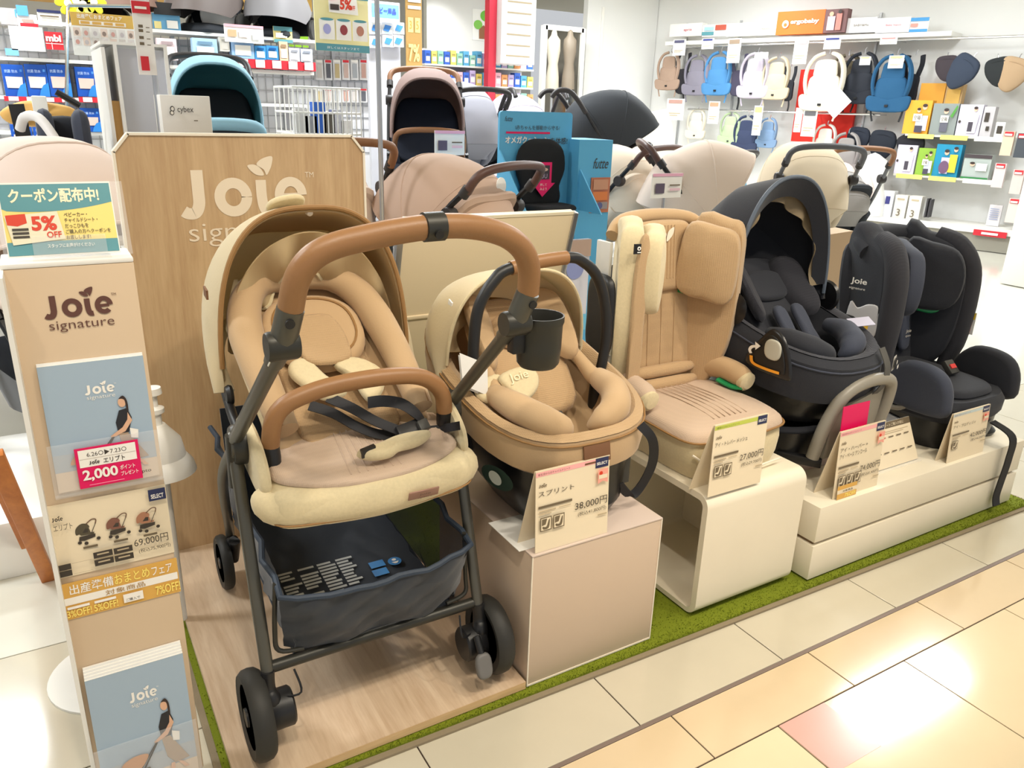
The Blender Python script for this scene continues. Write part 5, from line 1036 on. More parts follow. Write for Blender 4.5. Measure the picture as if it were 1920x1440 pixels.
pram3d('teal hooded stroller with black seat behind the oak panel', (.84, 4.35), -.12, TEALF, CHAR, GRIPD, hoodang=(66, 168), zoff=.45, hw=.215, R=.36, lining=TEALSHADE, barm=TEALF)
plinth('white back-row plinth below the mauve hooded stroller', 1.68, 2.24, 3.75, 4.7, .44)
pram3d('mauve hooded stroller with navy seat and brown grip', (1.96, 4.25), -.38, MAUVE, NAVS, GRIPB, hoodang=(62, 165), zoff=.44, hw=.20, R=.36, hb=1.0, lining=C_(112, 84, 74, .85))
pram3d('taupe stroller seen from behind with large domed hood and dark grip', (1.36, 2.86), pi+.42, BEI2, BEI2, GRIPW, hoodang=(30, 175), R=.33, hw=.2, tagm=True, zoff=.101, hb=.94)
plinth('low white platform below the taupe and pale pink strollers', .63, 1.73, 2.40, 3.60, .10)
pram3d('pale pink stroller with tan grip half hidden behind the oak panel', (.96, 3.25), pi+.1, PALEP, PALEP, GRIPB, hoodang=(40, 170), R=.33, zoff=.101, hb=1.0)
plinth('white back-row plinth below the grey, lilac and black strollers', 2.26, 3.95, 4.12, 5.75, .36)
pram3d('mid grey stroller seen from behind with black grip', (2.52, 5.0), pi+.0, GREYF, GREYF, GRIPD, hoodang=(30, 175), R=.40, zoff=.361, hb=.98)
pram3d('lilac umbrella stroller with two black hook handles', (3.14, 5.3), pi-.1, LILAC, CHAR, GRIPD, handle='hook', hoodang=(40, 170), R=.34, zoff=.361)
pram3d('black umbrella stroller with white badge and hook handle', (3.42, 4.45), 1.2, CHAR, CHAR, GRIPD, handle='hook', hoodang=(30, 172), R=.38, hw=.22, zoff=.361)
pram3d('cream carriage stroller with dark brown grip behind the booster seat', (2.84, 3.72), pi+.3, CREA, CREA, GRIPW, hoodang=(25, 178), R=.34, zoff=.091, hb=.97)
plinth('low white platform below the cream and rose beige strollers', 2.34, 4.4, 2.70, 4.1, .09)
pram3d('light blue hooded stroller with black frame near the carrier wall', (4.5, 4.7), pi+.35, BLUF, CHAR, GRIPD, hoodang=(10, 170), R=.38, zoff=.0, hb=.98)
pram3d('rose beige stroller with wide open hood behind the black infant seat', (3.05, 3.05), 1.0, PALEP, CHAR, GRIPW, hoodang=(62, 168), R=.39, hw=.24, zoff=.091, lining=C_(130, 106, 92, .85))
pram3d('oatmeal stroller with grey grip behind the black infant seat', (3.95, 3.26), pi-.55, OAT, OAT, C_(88, 90, 96, .5), hoodang=(25, 172), R=.38, hw=.23, zoff=.091, frame=mat('steel_frame', srgb(110, 112, 116), .4, .5))
pram3d('stone grey stroller with tan leather grip beside the shopping bag', (4.75, 3.65), pi-.5, C_(150, 146, 142, .85), CHAR, GRIPB, hoodang=(110, 172), R=.30, zoff=.0, frame=MATS['steel_frame'], hb=1.06)
pram3d('pale blush stroller with folded hood left of the oak panel', (.03, 2.72), .5, C_(226, 206, 194, .85), PALEP, C_(225, 222, 220), hoodang=(20, 172), R=.32, hw=.23, zoff=.171, handle='hook')
plinth('white platform below the pale blush stroller', -.4, .46, 2.3, 2.98, .17)
# bag beside the tan gripped stroller
t = thing('shopping_bag', 'brown cardboard carton bag standing behind the black infant seat', 'bag', (3.55, 2.45, .0005))
a = atY(1553, 440, 2.55); 
MB().add([(a.x, 2.55, .0005), (a.x+.2, 2.5, .0005), (a.x+.22, 2.62, .0005), (a.x+.02, 2.67, .0005), (a.x-.0, 2.55, a.z), (a.x+.12, 2.5, a.z+.02), (a.x+.14, 2.62, a.z+.02), (a.x+.02, 2.67, a.z)], [(0, 3, 2, 1), (4, 5, 6, 7), (0, 1, 5, 4), (1, 2, 6, 5), (2, 3, 7, 6), (3, 0, 4, 7)]).build('carton', C_(196, 168, 136), t, True)

# ---- car seats and bouncer at the far left
t = thing('car_seat', 'charcoal car seat with rounded wings beyond the coupon sign', 'car seat', (-.02, 3.3, .5)); B = mk(t)
p = atY(110, 240, 3.3)
for dx in (-.04, .07): B('side_wing', MB().pad(superel(.06, .085, 24, .8), .035, lambda u, v, w: p+V3((dx+w*.8, u, v-.02)), r=.04, both=True), SLATE)
B('backrest', MB().pad(superel(.08, .09, 24, .7), .04, lambda u, v, w: p+V3((u+.02, .08-w, v-.05)), r=.03), BLKF); B('pedestal', MB().box(p.x-.08, p.x+.12, 3.25, 3.45, .5, p.z-.15), BLKG)
plinth('white low plinth below the charcoal car seat', -.5, .14, 3.22, 3.75, .5)
t = thing('baby_bouncer', 'orange fabric baby carrier seat with black strap on white post', 'bouncer', (-.22, 3.6, .5)); B = mk(t)
q1 = [atY(x, y, 3.6) for x, y in ((0, 210), (40, 190), (90, 192), (140, 205), (128, 232), (70, 238), (20, 232))]
for s_ in (0,): B('seat', MB().pad([(p_.x, p_.z) for p_ in q1], .05, lambda u, v, w: V3((u, 3.62-w, v)), r=.03, sm=4, bulge=.02), C_(232, 182, 104, .8))
p = atY(78, 215, 3.55); B('post', MB().box(p.x-.025, p.x+.025, 3.55, 3.6, .5, atY(78, 180, 3.55).z), WHITE, bev=.005)
B('black_strap', MB().ribbon([atY(x, y, 3.53) for x, y in ((30, 195), (36, 220), (45, 260), (54, 300))], (1, 0, 0), .05, .01, 4), BLACKP)
B('black_rod', MB().tube([atY(105, 172, 3.56), atY(150, 198, 3.56)], .012, 8), BLACKP)
plinth('white low plinth below the orange carrier seat', -.75, -.52, 3.15, 3.95, .5)
# white cabinet with wheel at the left edge and the far green carpet
carpet('carpet', [(-1.9, 3.78), (-.16, 3.78), (-.16, 3.92), (-1.9, 3.92)], 'short strip of bright green carpet by the white side cabinet', 1500, 5)
t = thing('side_cabinet', 'white side cabinet with an open shelf at the left edge', 'cabinet', (-.4, 4.1, .0005)); B = mk(t)
a = atY(45, 742, 3.95); tz = atY(20, 480, 3.95).z
B('side_panel', MB().box(a.x-.06, a.x, 3.95, 4.4, .0005, tz), WHITE, bev=.003); B('side_panel', MB().box(a.x-.9, a.x-.84, 3.95, 4.4, .0005, tz), WHITE); B('bottom_panel', MB().box(a.x-.84, a.x-.06, 3.97, 4.38, .08, .1), WHITE); B('top_panel', MB().box(a.x-.9, a.x, 3.95, 4.4, tz, tz+.03), WHITE); B('back_panel', MB().box(a.x-.84, a.x-.06, 4.38, 4.4, .0005, tz), C_(60, 60, 62))
T = thing('spare_wheel', 'black stroller wheel on the shelf of the white side cabinet', 'wheel', (a.x-.2, 4.1, .102)); wheel_mesh(T, (a.x-.14, 4.1, .212), .11, .04, 'tyre')
# orange wooden leg at the left edge
t = thing('wooden_easel', 'orange stained wooden easel leg leaning beside the brochure stand', 'easel', (-.3, 1.9, .0005)); B = mk(t)
p0 = atY(-12, 850, 1.9); p1 = atZ(92, 1086, .0); B('leg', MB().obox((p0+p1)/2+V3((0, 0, .001)), (p1-p0).normalized(), V3((0, 1, .4)).normalized(), (p1-p0).normalized().cross(V3((0, 1, .4)).normalized()), (p1-p0).length/2-.002, .012, .018), wood('orange_wood', srgb(176, 96, 34), srgb(214, 132, 58), 'Z', .6), bev=.002)
B('leg', MB().obox((p0+p1)/2+V3((-.03, .12, 0)), (p1-p0).normalized(), V3((0, 1, .4)).normalized(), (p1-p0).normalized().cross(V3((0, 1, .4)).normalized()), (p1-p0).length/2, .012, .018), MATS['orange_wood'], bev=.002)
# white pump dispenser between stand and panel
t = thing('pump_dispenser', 'white plastic pump dispenser half hidden behind the brochure stand', 'dispenser', (.165, 1.86, .30)); B = mk(t)
q = atY(300, 840, 1.84)
B('bottle', MB().lathe([(0, -.07), (.05, -.07), (.055, -.06), (.055, -.02), (.048, .02), (.025, .05), (.018, .06), (0, .06)], q, n=24), WHITE); B('pump_head', MB().lathe([(0, .06), (.012, .06), (.012, .085), (.02, .09), (.02, .10), (.008, .105), (.008, .13), (.02, .135), (.018, .15), (0, .152)], q, n=18), WHITE); B('base_flange', MB().lathe([(0, -.06), (.075, -.06), (.07, -.04), (.055, -.02), (0, -.02)], q, n=24), WHITE)
B('stand_rod', MB().tube([q+V3((0, 0, -.07)), V3((q.x, q.y, .033))], .012, 10), WHITE)

# ---- poles and hanging signs
t = thing('sign_pole', 'slim steel pole rising beside the oak panel', 'pole', (0, 0, 0)); p = atY(714, 300, 2.75); t.location = (p.x, 2.75, .1005); MB().tube([(p.x, 2.75, .105), (p.x, 2.75, 2.3)], .009, 10).build('rod', STEEL, t, True); MB().lathe([(0, .0005), (.05, .0005), (.05, .008), (0, .01)], (p.x, 2.75, .1), n=24).build('foot', STEEL, t, True)
t = thing('price_pole', 'steel pole carrying a tall white price strip with red blocks', 'sign', (0, 0, 0)); p = atY(291, 150, 3.1); t.location = (p.x, 3.1, .36); MB().tube([(p.x, 3.1, .36), (p.x, 3.1, 2.1)], .009, 10).build('rod', STEEL, t, True)
o, P = pbox('strip', '', '', 252, -20, 286, 140, 3.08, .006, PAPERW, parent=t); RD = flat(214, 40, 52)
P.rect(0, .72, 1, .86, RD).rect(.15, .77, .8, .8, WHT); P.rect(.15, .05, .6, .22, RD)
for v in (.35, .42, .5, .55): P.rect(.2, v, .45, v+.035, GR).rect(.6, v, .8, v+.01, GR)
asprint(t, P)
plinth('white plinth below the pale grey display tower', .15, .62, 3.0, 3.85, .36)
t = thing('display_tower', 'white display tower with pale grey front beyond the oak panel', 'display', (.42, 3.5, .3605)); B = mk(t)
a = atY(218, 90, 3.35); b_ = atY(322, 245, 3.35)
B('front_panel', MB().box(a.x, b_.x, 3.35, 3.37, .3605, a.z), C_(196, 198, 206)); B('side_panel', MB().box(a.x-.012, a.x, 3.33, 3.8, .3605, a.z+.01), WHITE); B('side_panel', MB().box(b_.x, b_.x+.012, 3.33, 3.8, .3605, a.z+.01), WHITE); B('wood_niche', MB().box(a.x-.04, a.x-.012, 3.36, 3.7, .5, a.z-.18), C_(214, 168, 100)); B('outer_panel', MB().box(a.x-.052, a.x-.04, 3.33, 3.8, .3605, a.z), WHITE); B('top_panel', MB().box(a.x-.052, b_.x+.012, 3.33, 3.8, a.z+.01, a.z+.02), WHITE)
o, P = pbox('brand_block', 'white block sign with thin black lettering behind the oak panel', 'sign', 304, 179, 397, 270, 3.02, .15, WHITE, bev=.003)
P.text('cybex', .32, .62, .16, INK, w=.32).ell(.22, .72, .045, .06, INK).ell(.22, .72, .03, .04, WHT).ell(.20, .64, .045, .05, INK).ell(.20, .64, .03, .034, WHT).rect(.62, .48, .7, .5, GR); asprint(o, P, 'lettering')

# ---- back gondola with wire racks (Y = 6)
YG = 6.0
t = thing('gondola_rack', 'long white gondola rack with grid back along the far aisle', 'rack', (.4, YG+.3, .0005)); B = mk(t)
gx0, gx1 = atY(-40, 100, YG).x, atY(735, 100, YG).x
B('back_board', MB().box(gx0, gx1, YG+.28, YG+.32, .0005, atY(300, 56, YG).z-.032), C_(232, 232, 236))
zs = {k: atY(300, y, YG).z for k, y in (('a', 52), ('b', 118), ('c', 185), ('d', 246))}
for k, z in zs.items(): B('shelf', MB().box(gx0, gx1 if k == 'a' else atY(588, 150, YG).x, YG-.02, YG+.28, z-.03, z-.01), WHITE)
for k in range(8): x = lerp(gx0, gx1, k/7); B('upright', MB().box(x-.012, x+.012, YG+.24, YG+.28, .0005, zs['a']-.03), STEEL)
for k in range(46): x = lerp(gx0, gx1, (k+.5)/46); B('grid_wire', MB().box(x-.003, x+.003, YG+.272, YG+.28, .9, zs['a']), STEEL, kind=None)
for k in range(10): z = lerp(.9, zs['a'], k/9); B('grid_wire', MB().box(gx0, gx1, YG+.27, YG+.275, z-.003, z+.003), STEEL)
BLUEB = C_(22, 82, 176, .4); REDS = C_(206, 36, 52, .5)
def bluebag(x0, y0, x1, y1, Y=YG, lbl='blue fabric bedding pack with window on the far rack, upper row', tint=0):
    o, P = pbox('bedding_pack', lbl, 'package', x0, y0, x1, y1, Y-.03, .10, BLUEB, 'blue bedding packs on the far rack')
    P.poly([(.14, .27), (.86, .27), (.9, .62), (.12, .62)], (flat(226, 214, 204), flat(214, 206, 200), flat(220, 188, 176))[tint % 3]).poly([(.5, 0), (1, 0), (1, .45), (.75, .36), (.6, .2)], flat(44, 130, 208)).text('抗菌 防水', .12, .74, .1, flat(190, 214, 240), w=.6).rect(.82, .78, .92, .86, flat(80, 140, 210)); asprint(o, P)
for k, x in enumerate((6, 49, 91)): bluebag(x, 121, x+41, 181, tint=k, lbl='blue bedding pack with %s window on the far rack, left of the gold banner stand' % ('cream', 'grey', 'pink')[k])
for k, x in enumerate((143, 182)): bluebag(x, 126, x+37, 181, tint=k+2, lbl='blue bedding pack with %s window directly below the product sheet' % ('pink', 'cream')[k])
for k, x in enumerate((153, 190, 228)): bluebag(x, 203, x+35, 247, lbl='blue bedding pack with %s window in the lower row beside the white display tower' % ('pink', 'cream', 'grey')[k], tint=k+2)
for k, x in enumerate((22, 64)): bluebag(x, 234, x+40, 282, Y=YG-.05, lbl='blue bedding pack with %s window in the bottom row behind the orange seat' % ('cream', 'grey')[k], tint=k)
def strip(x0, y0, x1, y1, lbl, Y=YG-.06):
    o, P = pbox('price_rail', lbl, 'price rail', x0, y0, x1, y1, Y, .01, REDS)
    n = max(2, int((x1-x0)/30))
    for k in range(n): P.rect((k+.25)/n, .1, (k+.8)/n, .95, WHT)
    asprint(o, P)
strip(8, 182, 140, 191, 'red price rail with white tags under the left blue packs'); strip(148, 183, 240, 193, 'red price rail with white tags under the centre blue packs'); strip(440, 113, 592, 130, 'long red price rail with white tags below the bottles'); strip(20, 283, 100, 292, 'short red price rail low on the far rack')
def sign(name, label, x0, y0, x1, y1, Y, m, fn=None, cat='sign', dep=.01, group=None):
    o, P = pbox(name, label, cat, x0, y0, x1, y1, Y, dep, m, group)
    if fn: fn(P); asprint(o, P)
    return o
sign('carton', 'grey carton with blue card at the rack top left', 0, 15, 32, 46, YG-.05, C_(178, 172, 172), lambda P: P.rect(.9, .5, 1.0, .95, flat(90, 160, 214)), 'box', .15)
sign('blue_card', 'small blue leaflet card on the rack top', 31, 10, 52, 29, YG-.08, C_(86, 158, 216))
sign('sale_card', 'white sale card with red base on the rack top', 33, 27, 70, 50, YG-.07, PAPERW, lambda P: P.rect(.1, 0, 1, .28, RD).rect(.2, .4, .8, .6, flat(240, 150, 140)))
sign('notice_card', 'white notice card with navy header on the rack top', 71, 19, 115, 48, YG-.09, PAPERW, lambda P: P.rect(0, .82, 1, 1, NAVY).rect(.1, .55, .9, .65, GR).rect(.1, .38, .9, .42, LG).rect(.1, .28, .9, .32, LG))
sign('white_board', 'plain white sample board hung on the far rack', 19, 50, 82, 95, YG-.1, PAPERW, lambda P: P.rect(.1, .2, .9, .22, LG))
sign('red_sign', 'red square sign with white letters on the far rack', 85, 60, 118, 93, YG-.11, C_(196, 34, 44), lambda P: P.text('mbi', .05, .45, .4, WHT, w=.85, bold=.04).rect(0, .32, 1, .35, WHT).rect(.33, 0, .36, .4, WHT))
sign('blue_tray', 'small pale blue tray card on the far rack', 10, 91, 35, 104, YG-.1, C_(120, 178, 226))
t = thing('promotion_stand', 'white wire frame stand with gold banner and product sheet', 'sign stand', (atY(190, 100, 5.2).x, 5.2, .0005)); B = mk(t)
fa = [atY(x, y, 5.2) for x, y in ((124, 250), (127, 14), (130, 10), (250, 12), (255, 18), (262, 250))]; fa = [V3((fa[0].x, 5.2, .001))]+fa+[V3((fa[-1].x, 5.2, .001))]
B('frame', MB().tube(fa, .009, 8), CHROME)
o, P = pbox('gold_banner', '', '', 133, 26, 252, 51, 5.18, .008, C_(222, 180, 90), parent=t); P.text('出産準備おまとめフェア', .1, .55, .35, WHT, w=.7, bold=.02).rect(.12, .1, .85, .4, WHT)
for k in range(4): P.rect(.14+.18*k, .15, .28+.18*k, .35, GOLD)
asprint(t, P, 'banner_print')
o, P = pbox('product_sheet', '', '', 136, 51, 255, 106, 5.18, .008, PAPERW, parent=t)
for r_ in range(2):
    for k in range(7): P.rect(.03+.138*k, .42+.3*r_-.08, .135+.138*k, .62+.3*r_, (flat(232, 226, 222), flat(236, 214, 200), flat(222, 214, 206))[(k+r_) % 3]).ell(.08+.138*k, .45+.3*r_, .03, .08, (flat(214, 160, 150), flat(150, 130, 120), flat(200, 190, 190))[(k*2+r_) % 3])
asprint(t, P, 'sheet_print')
# folded strollers and cards on top of the rack
def folded(label, x, y, rz, m, m2, R=.30):
    t = thing('folded_stroller', label, 'stroller', (x, y, zs['a']-.009), rz); B = lambda n, b, mm, **k: b.build(n, mm, t, False, **k)
    b, cf = canopy(MB(), 0, (.02, .10), lambda u: .2, lambda u: R, 5, 150, 12, 20, .006, .74, .03, 3); B('hood', b, m)
    B('side_panel', MB().sheet(lambda u, v: cf(1, .05+.9*v).lerp(V3((lerp(-.18, .18, v), .12, .03)), u), 4, 12, .006), m2)
    B('seat', MB().pad(superel(.14, .13, 24, .5), .06, lambda u, v, w: V3((u, v-.02, w)), r=.03), m2)
    B('handle', MB().tube([(-.19, .18, .05), (-.19, .24, .14), (0, .27, .18), (.19, .24, .14), (.19, .18, .05)], .014, 8, 4), GRIPD)
    for s_ in (-1, 1): B('wheel', MB().lathe([(.03, -.012), (.065, -.014), (.07, 0), (.065, .014), (.03, .012)], (s_*.21, .12, .071), (1, 0, 0), 16), RUBBER)
folded('brown folded stroller standing on the far rack top', atY(215, 20, 6.12).x, 6.13, .8, C_(128, 98, 84), C_(70, 56, 52))
folded('taupe grey folded stroller with black side panel on the far rack top', atY(385, 30, 6.12).x, 6.13, -.9, C_(100, 90, 86), CHAR)
folded('silver grey folded stroller on the far rack top', atY(522, 40, 6.12).x, 6.13, -.7, C_(122, 120, 122), CHAR)
tag(MB().pad(superel(.13, .13, 30, 1), .02, lambda u, v, w: atY(412, 30, 6.1)+V3((u, -w, v)), r=.01).build('round_board', C_(238, 236, 234)), 'round white board with coloured dots on the far rack top', 'sign')
sign('info_board', 'white and pink information board on the rack top', 421, 47, 494, 80, YG-.1, PAPERW, lambda P: P.rect(0, .85, 1, 1, flat(242, 170, 180)).rect(.08, .3, .3, .7, flat(214, 168, 130)).rect(.36, .3, .6, .7, flat(230, 200, 196)).rect(.7, .2, .9, .6, flat(200, 200, 204)))
sign('coupon_card', 'small blue and yellow coupon card on the rack top', 513, 50, 548, 80, YG-.031, C_(242, 226, 150), lambda P: P.rect(0, .72, 1, 1, TEAL).rect(0, 0, 1, .2, TEAL).rect(.1, .3, .7, .6, WHT))
sign('coupon_card', 'small pale blue coupon card by the wire grid', 286, 26, 338, 56, YG+.01, C_(118, 184, 226), lambda P: P.rect(.05, .05, .3, .5, flat(240, 224, 150)).rect(.5, .1, .9, .6, WHT))
sign('black_panel', 'black hanging panel with a label near the rack top', 288, 5, 338, 28, YG-.02, C_(24, 22, 22))
for k, (x0, y0, x1, y1, c_, l_) in enumerate([(296, 72, 332, 112, (224, 204, 206), 'pale pink fabric bib hanging on the grid'), (362, 72, 408, 112, (172, 206, 232), 'sky blue bathing support hanging on the grid'), (412, 70, 430, 96, (240, 236, 226), 'cream card with two yellow pots on the grid'), (434, 68, 476, 110, (150, 186, 226), 'light blue bath tub pack on the rack'), (478, 86, 499, 112, (60, 150, 214), 'blue bottle carton beside the tub pack'), (500, 86, 522, 112, (52, 142, 210), 'blue bottle carton next to the brush'), (524, 78, 540, 114, (214, 186, 156), 'beige brush pack beside the cartons'), (542, 90, 562, 116, (206, 208, 216), 'grey clear pack near the red rail'), (564, 92, 586, 118, (196, 202, 214), 'grey blue clear pack at the rail end')]):
    sign('product_pack', l_, x0, y0, x1, y1, YG-.06, C_(*c_), lambda P: P.rect(.15, .15, .85, .6, WHT).rect(.2, .7, .8, .85, flat(*[max(0, v-60) for v in c_])), 'package', .08)
sn = 0
for r_, (ya, yb) in enumerate(((112, 150), (166, 192))):
    for k in range(8):
        x = 592+k*16.5; c_ = [(214, 206, 200), (96, 96, 104), (196, 176, 130), (206, 176, 164), (168, 172, 176), (204, 160, 146)][(k+r_*2) % 6]
        o, P = pbox('hanging_pack', 'blister pack with %s content hanging on the far rack, %s row' % (('cream', 'charcoal', 'ochre', 'rose', 'silver', 'coral')[(k+r_*2) % 6], ('upper', 'lower')[r_]), 'package', x, ya, x+14, yb, YG+.22, .05, C_(232, 230, 230), 'hanging blister packs'); P.rect(.2, .1, .8, .8, flat(*c_)).rect(.1, .86, .9, .98, RD if k % 2 else WHT); asprint(o, P)
def poster(P):
    P.rect(0, 0, 1, .13, TEAL).rect(0, .93, 1, 1, TEAL).text('詳しくはスタッフまで', .2, .04, .045, WHT, w=.6).poly([(.26, .68), (.8, .66), (.77, 1), (.25, 1)], WHT).text('5%', .46, .74, .18, RED, w=.22, bold=.04).text('OFF', .64, .74, .08, RED, w=.1, bold=.02).rect(.28, .72, .44, .82, INK).poly([(.25, .88), (.42, .9), (.42, .98), (.25, .99)], RED)
    for k, c_ in enumerate(((166, 166, 214), (150, 60, 66), (190, 130, 110))): P.rect(.06+.3*k, .2, .34+.3*k, .55, WHT).ell(.2+.3*k, .38, .07, .09, flat(*c_)).ell(.2+.3*k, .55, .12, .025, TEAL)
sign('coupon_poster', 'yellow 5% OFF coupon poster with teal bands hanging over the aisle', 590, -10, 691, 97, 5.0, C_(246, 236, 176), poster, 'poster')
sign('blue_banner', 'small sky blue lettered banner beside the coupon poster', 698, 8, 748, 34, 5.6, C_(110, 170, 236), lambda P: P.text('ベビー用品', .08, .3, .45, flat(60, 70, 200), w=.8, bold=.03))
for k, (x, y) in enumerate([(694, 42), (716, 42), (738, 42), (694, 68), (718, 66), (737, 66)]): sign('product_card', 'white and blue product card on the aisle end, %s row' % ('upper', 'lower')[k//3], x, y, x+20, y+22, 5.65, PAPERW, lambda P: P.poly([(.1, .3), (.6, .2), (.9, .7), (.3, .8)], flat(70, 140, 214)).rect(.2, .05, .8, .15, flat(150, 200, 210)), 'card', .02, 'product cards at the aisle end')
t = thing('aisle_end_panel', 'grey aisle end panel holding product cards', 'panel', (atY(722, 60, 5.7).x, 5.7, .0005)); MB().box(atY(690, 60, 5.7).x, atY(750, 60, 5.7).x, 5.7, 5.74, .0005, atY(720, 3, 5.7).z).build('board', C_(214, 214, 222), t, True)
YELC = flat(250, 230, 150)
sign('fair_banner', 'tall gold discount banner lettered 7% by the aisle', 761, -30, 791, 125, 7.0, C_(198, 158, 92), lambda P: P.rect(.12, .42, .45, .60, YELC).rect(.55, .42, .88, .60, YELC).text('3', .2, .46, .1, GOLD, w=.15).text('5', .62, .46, .1, GOLD, w=.15).text('7%', .12, .06, .22, YELC, w=.7, bold=.03).rect(.1, .70, .9, .74, WHT).rect(.1, .78, .9, .82, WHT))
# wire bin
t = thing('wire_bin', 'white wire bin on legs holding packs beside the aisle', 'wire basket', (atY(612, 250, 4.75).x, 4.9, .0005)); B = mk(t)
a = atY(548, 162, 4.75); b_ = atY(678, 260, 4.75); x0, x1, zt = a.x, b_.x, a.z; zb = zt-.42
for z in (zt, zt-.14, zt-.26, zb): B('ring_wire', MB().tube([(x0, 4.75, z), (x1, 4.75, z), (x1, 5.15, z), (x0, 5.15, z)], .006, 6, closed=True), WHITE)
for k in range(15): x = lerp(x0, x1, k/14); B('upright_wire', MB().tube([(x, 4.75, zb), (x, 4.75, zt)], .004, 6), WHITE); B('upright_wire', MB().tube([(x, 5.15, zb), (x, 5.15, zt)], .004, 6), WHITE)
for x in (x0, x1):
    for y in (4.76, 5.14): B('leg', MB().tube([(x, y, .001), (x, y, zb)], .009, 8), WHITE)
B('base_tray', MB().box(x0, x1, 4.76, 5.14, zb, zb+.01), WHITE)
for k in range(6):
    x = lerp(x0+.03, x1-.1, k/5); h = (.3, .26, .34, .28, .3, .24)[k]; tag(MB().box(x, x+.07, 4.82, 4.9, zb+.0105, zb+h).build('boxed_pack', (C_(206, 204, 202), C_(150, 152, 158), C_(40, 96, 190), C_(96, 90, 80), C_(196, 196, 204), C_(224, 222, 220))[k]), ('pale grey', 'mid grey', 'bright blue', 'olive brown', 'silver grey', 'white')[k]+' boxed pack standing in the white wire bin', 'package')

# ---- far room: racks of small bright packs, poster, doorway
YR = 8.2
t = thing('accessory_rack', 'far accessory rack with white shelves beyond the strollers', 'rack', (atY(860, 150, YR).x, YR+.2, .0005)); B = mk(t)
rx0, rx1 = atY(795, 100, YR).x, atY(1000, 100, YR).x
B('back_board', MB().box(rx0, rx1, YR+.25, YR+.28, .0005, atY(860, 92, YR).z), C_(226, 226, 234))
for y in (122, 158, 196, 236, 262): z = atY(860, y, YR).z; B('shelf', MB().box(rx0, rx1, YR-.02, YR+.25, z-.02, z-.003), WHITE)
cols = {'hot pink': (240, 110, 170), 'royal blue': (60, 110, 220), 'sky blue': (96, 180, 226), 'peach orange': (244, 170, 110), 'lilac': (196, 180, 226), 'lemon yellow': (246, 226, 120), 'pale pink': (246, 196, 214), 'mint green': (160, 214, 196)}
rnd = random.Random(11); names = list(cols)
for r_, y in enumerate((122, 158, 196, 236, 262)):
    for k in range(17):
        x = 797+k*12; nm = names[(k*3+r_*5+int(rnd.random()*3)) % 8]; h = rnd.uniform(20, 29)
        o, P = pbox('toy_pack', nm+' small pack on the %s shelf of the far accessory rack' % ('top', 'second', 'third', 'fourth', 'bottom')[r_], 'package', x, y-h, x+10.5, y, YR, .1, C_(*cols[nm]), 'small packs on the far accessory rack'); zl = atY(860, y, YR).z-.0025; o.location.z = zl-min(v.co.z for v in o.data.vertices)
        P.rect(.15, .2, .85, .55, WHT).rect(.2, .65, .8, .75, flat(*[int(v*.7) for v in cols[nm]])); asprint(o, P)
sign('leaf_poster', 'poster of green leaves and brown huts on the far wall', 886, 18, 926, 76, 10.488, PAPERW, lambda P: P.ell(.6, .8, .25, .18, flat(110, 190, 60)).ell(.25, .5, .2, .15, flat(130, 200, 80)).poly([(.3, .05), (.3, .35), (.5, .5), (.7, .35), (.7, .05)], flat(150, 96, 60)).poly([(.7, .05), (.7, .3), (.85, .42), (1, .3), (1, .05)], flat(176, 120, 80)), 'poster')
t = tag(MB().box(atY(917, 60, 8.0).x, atY(931, 60, 8.0).x, 8.0, 8.1, .0005, 2.6).build('red_post', C_(214, 50, 74)), 'red round-topped end post in the far room', 'post')
sign('white_cabinet', 'tall white cabinet with drawings in the far room', 940, -15, 1004, 120, 7.9, C_(232, 234, 238), lambda P: [P.rect(.15, .1+.15*k, .85, .12+.15*k, LG) for k in range(6)] and P, 'cabinet', .3)
t = thing('doorway_mirror', 'dark tall mirror with white frame in the far side wall', 'mirror', (atY(1055, 150, 9.15).x, 9.15, .2)); B = mk(t)
a = atY(1022, 52, 9.1); b_ = atY(1088, 152, 9.1)
B('glass', MB().box(a.x, b_.x, 9.12, 9.14, .0005, a.z), mat('mirror_glass', srgb(120, 116, 108), .08, .9)); 
for x in (a.x, b_.x): B('frame', MB().box(x-.03, x+.03, 9.08, 9.15, .0005, a.z+.03), WHITE)
B('frame', MB().box(a.x, b_.x, 9.08, 9.15, a.z-.02, a.z+.04), WHITE)
for k, (x, c_) in enumerate(((1038, (176, 168, 150)), (1068, (120, 108, 92)))):
    p = atY(x, 95, 8.7); t = thing('dress_form', ('beige', 'brown')[k]+' garment on a dress form before the mirror', 'mannequin', (p.x, 8.7, .0005)); B = mk(t)
    B('torso', MB().lathe([(0, -.45), (.085, -.45), (.08, -.3), (.06, -.15), (.085, .0), (.08, .12), (.04, .17), (.03, .22), (0, .24)], p, n=16), C_(*c_)); B('stand', MB().tube([(p.x, 8.7, .001), (p.x, 8.7, p.z-.45)], .015, 8), STEEL); B('foot', MB().lathe([(0, .0005), (.14, .0005), (.14, .01), (0, .012)], (p.x, 8.7, 0), n=16), STEEL)
struct(MB().box(atY(545, 20, 9.8).x, atY(575, 20, 9.8).x, 9.8, 9.95, 1.6, 2.9).build('trim_3', C_(150, 210, 40)))
struct(MB().box(atY(800, 20, 10.5).x, atY(935, 20, 10.5).x+.4, 10.5, 10.6, 0, 2.9).build('wall_far', WALL))
spot('wall_washer', (atY(828, 30, 10.0).x, 9.9, 2.85), (atY(828, 60, 10.5).x, 10.5, 1.9), 22, 70, (1, 1, 1))

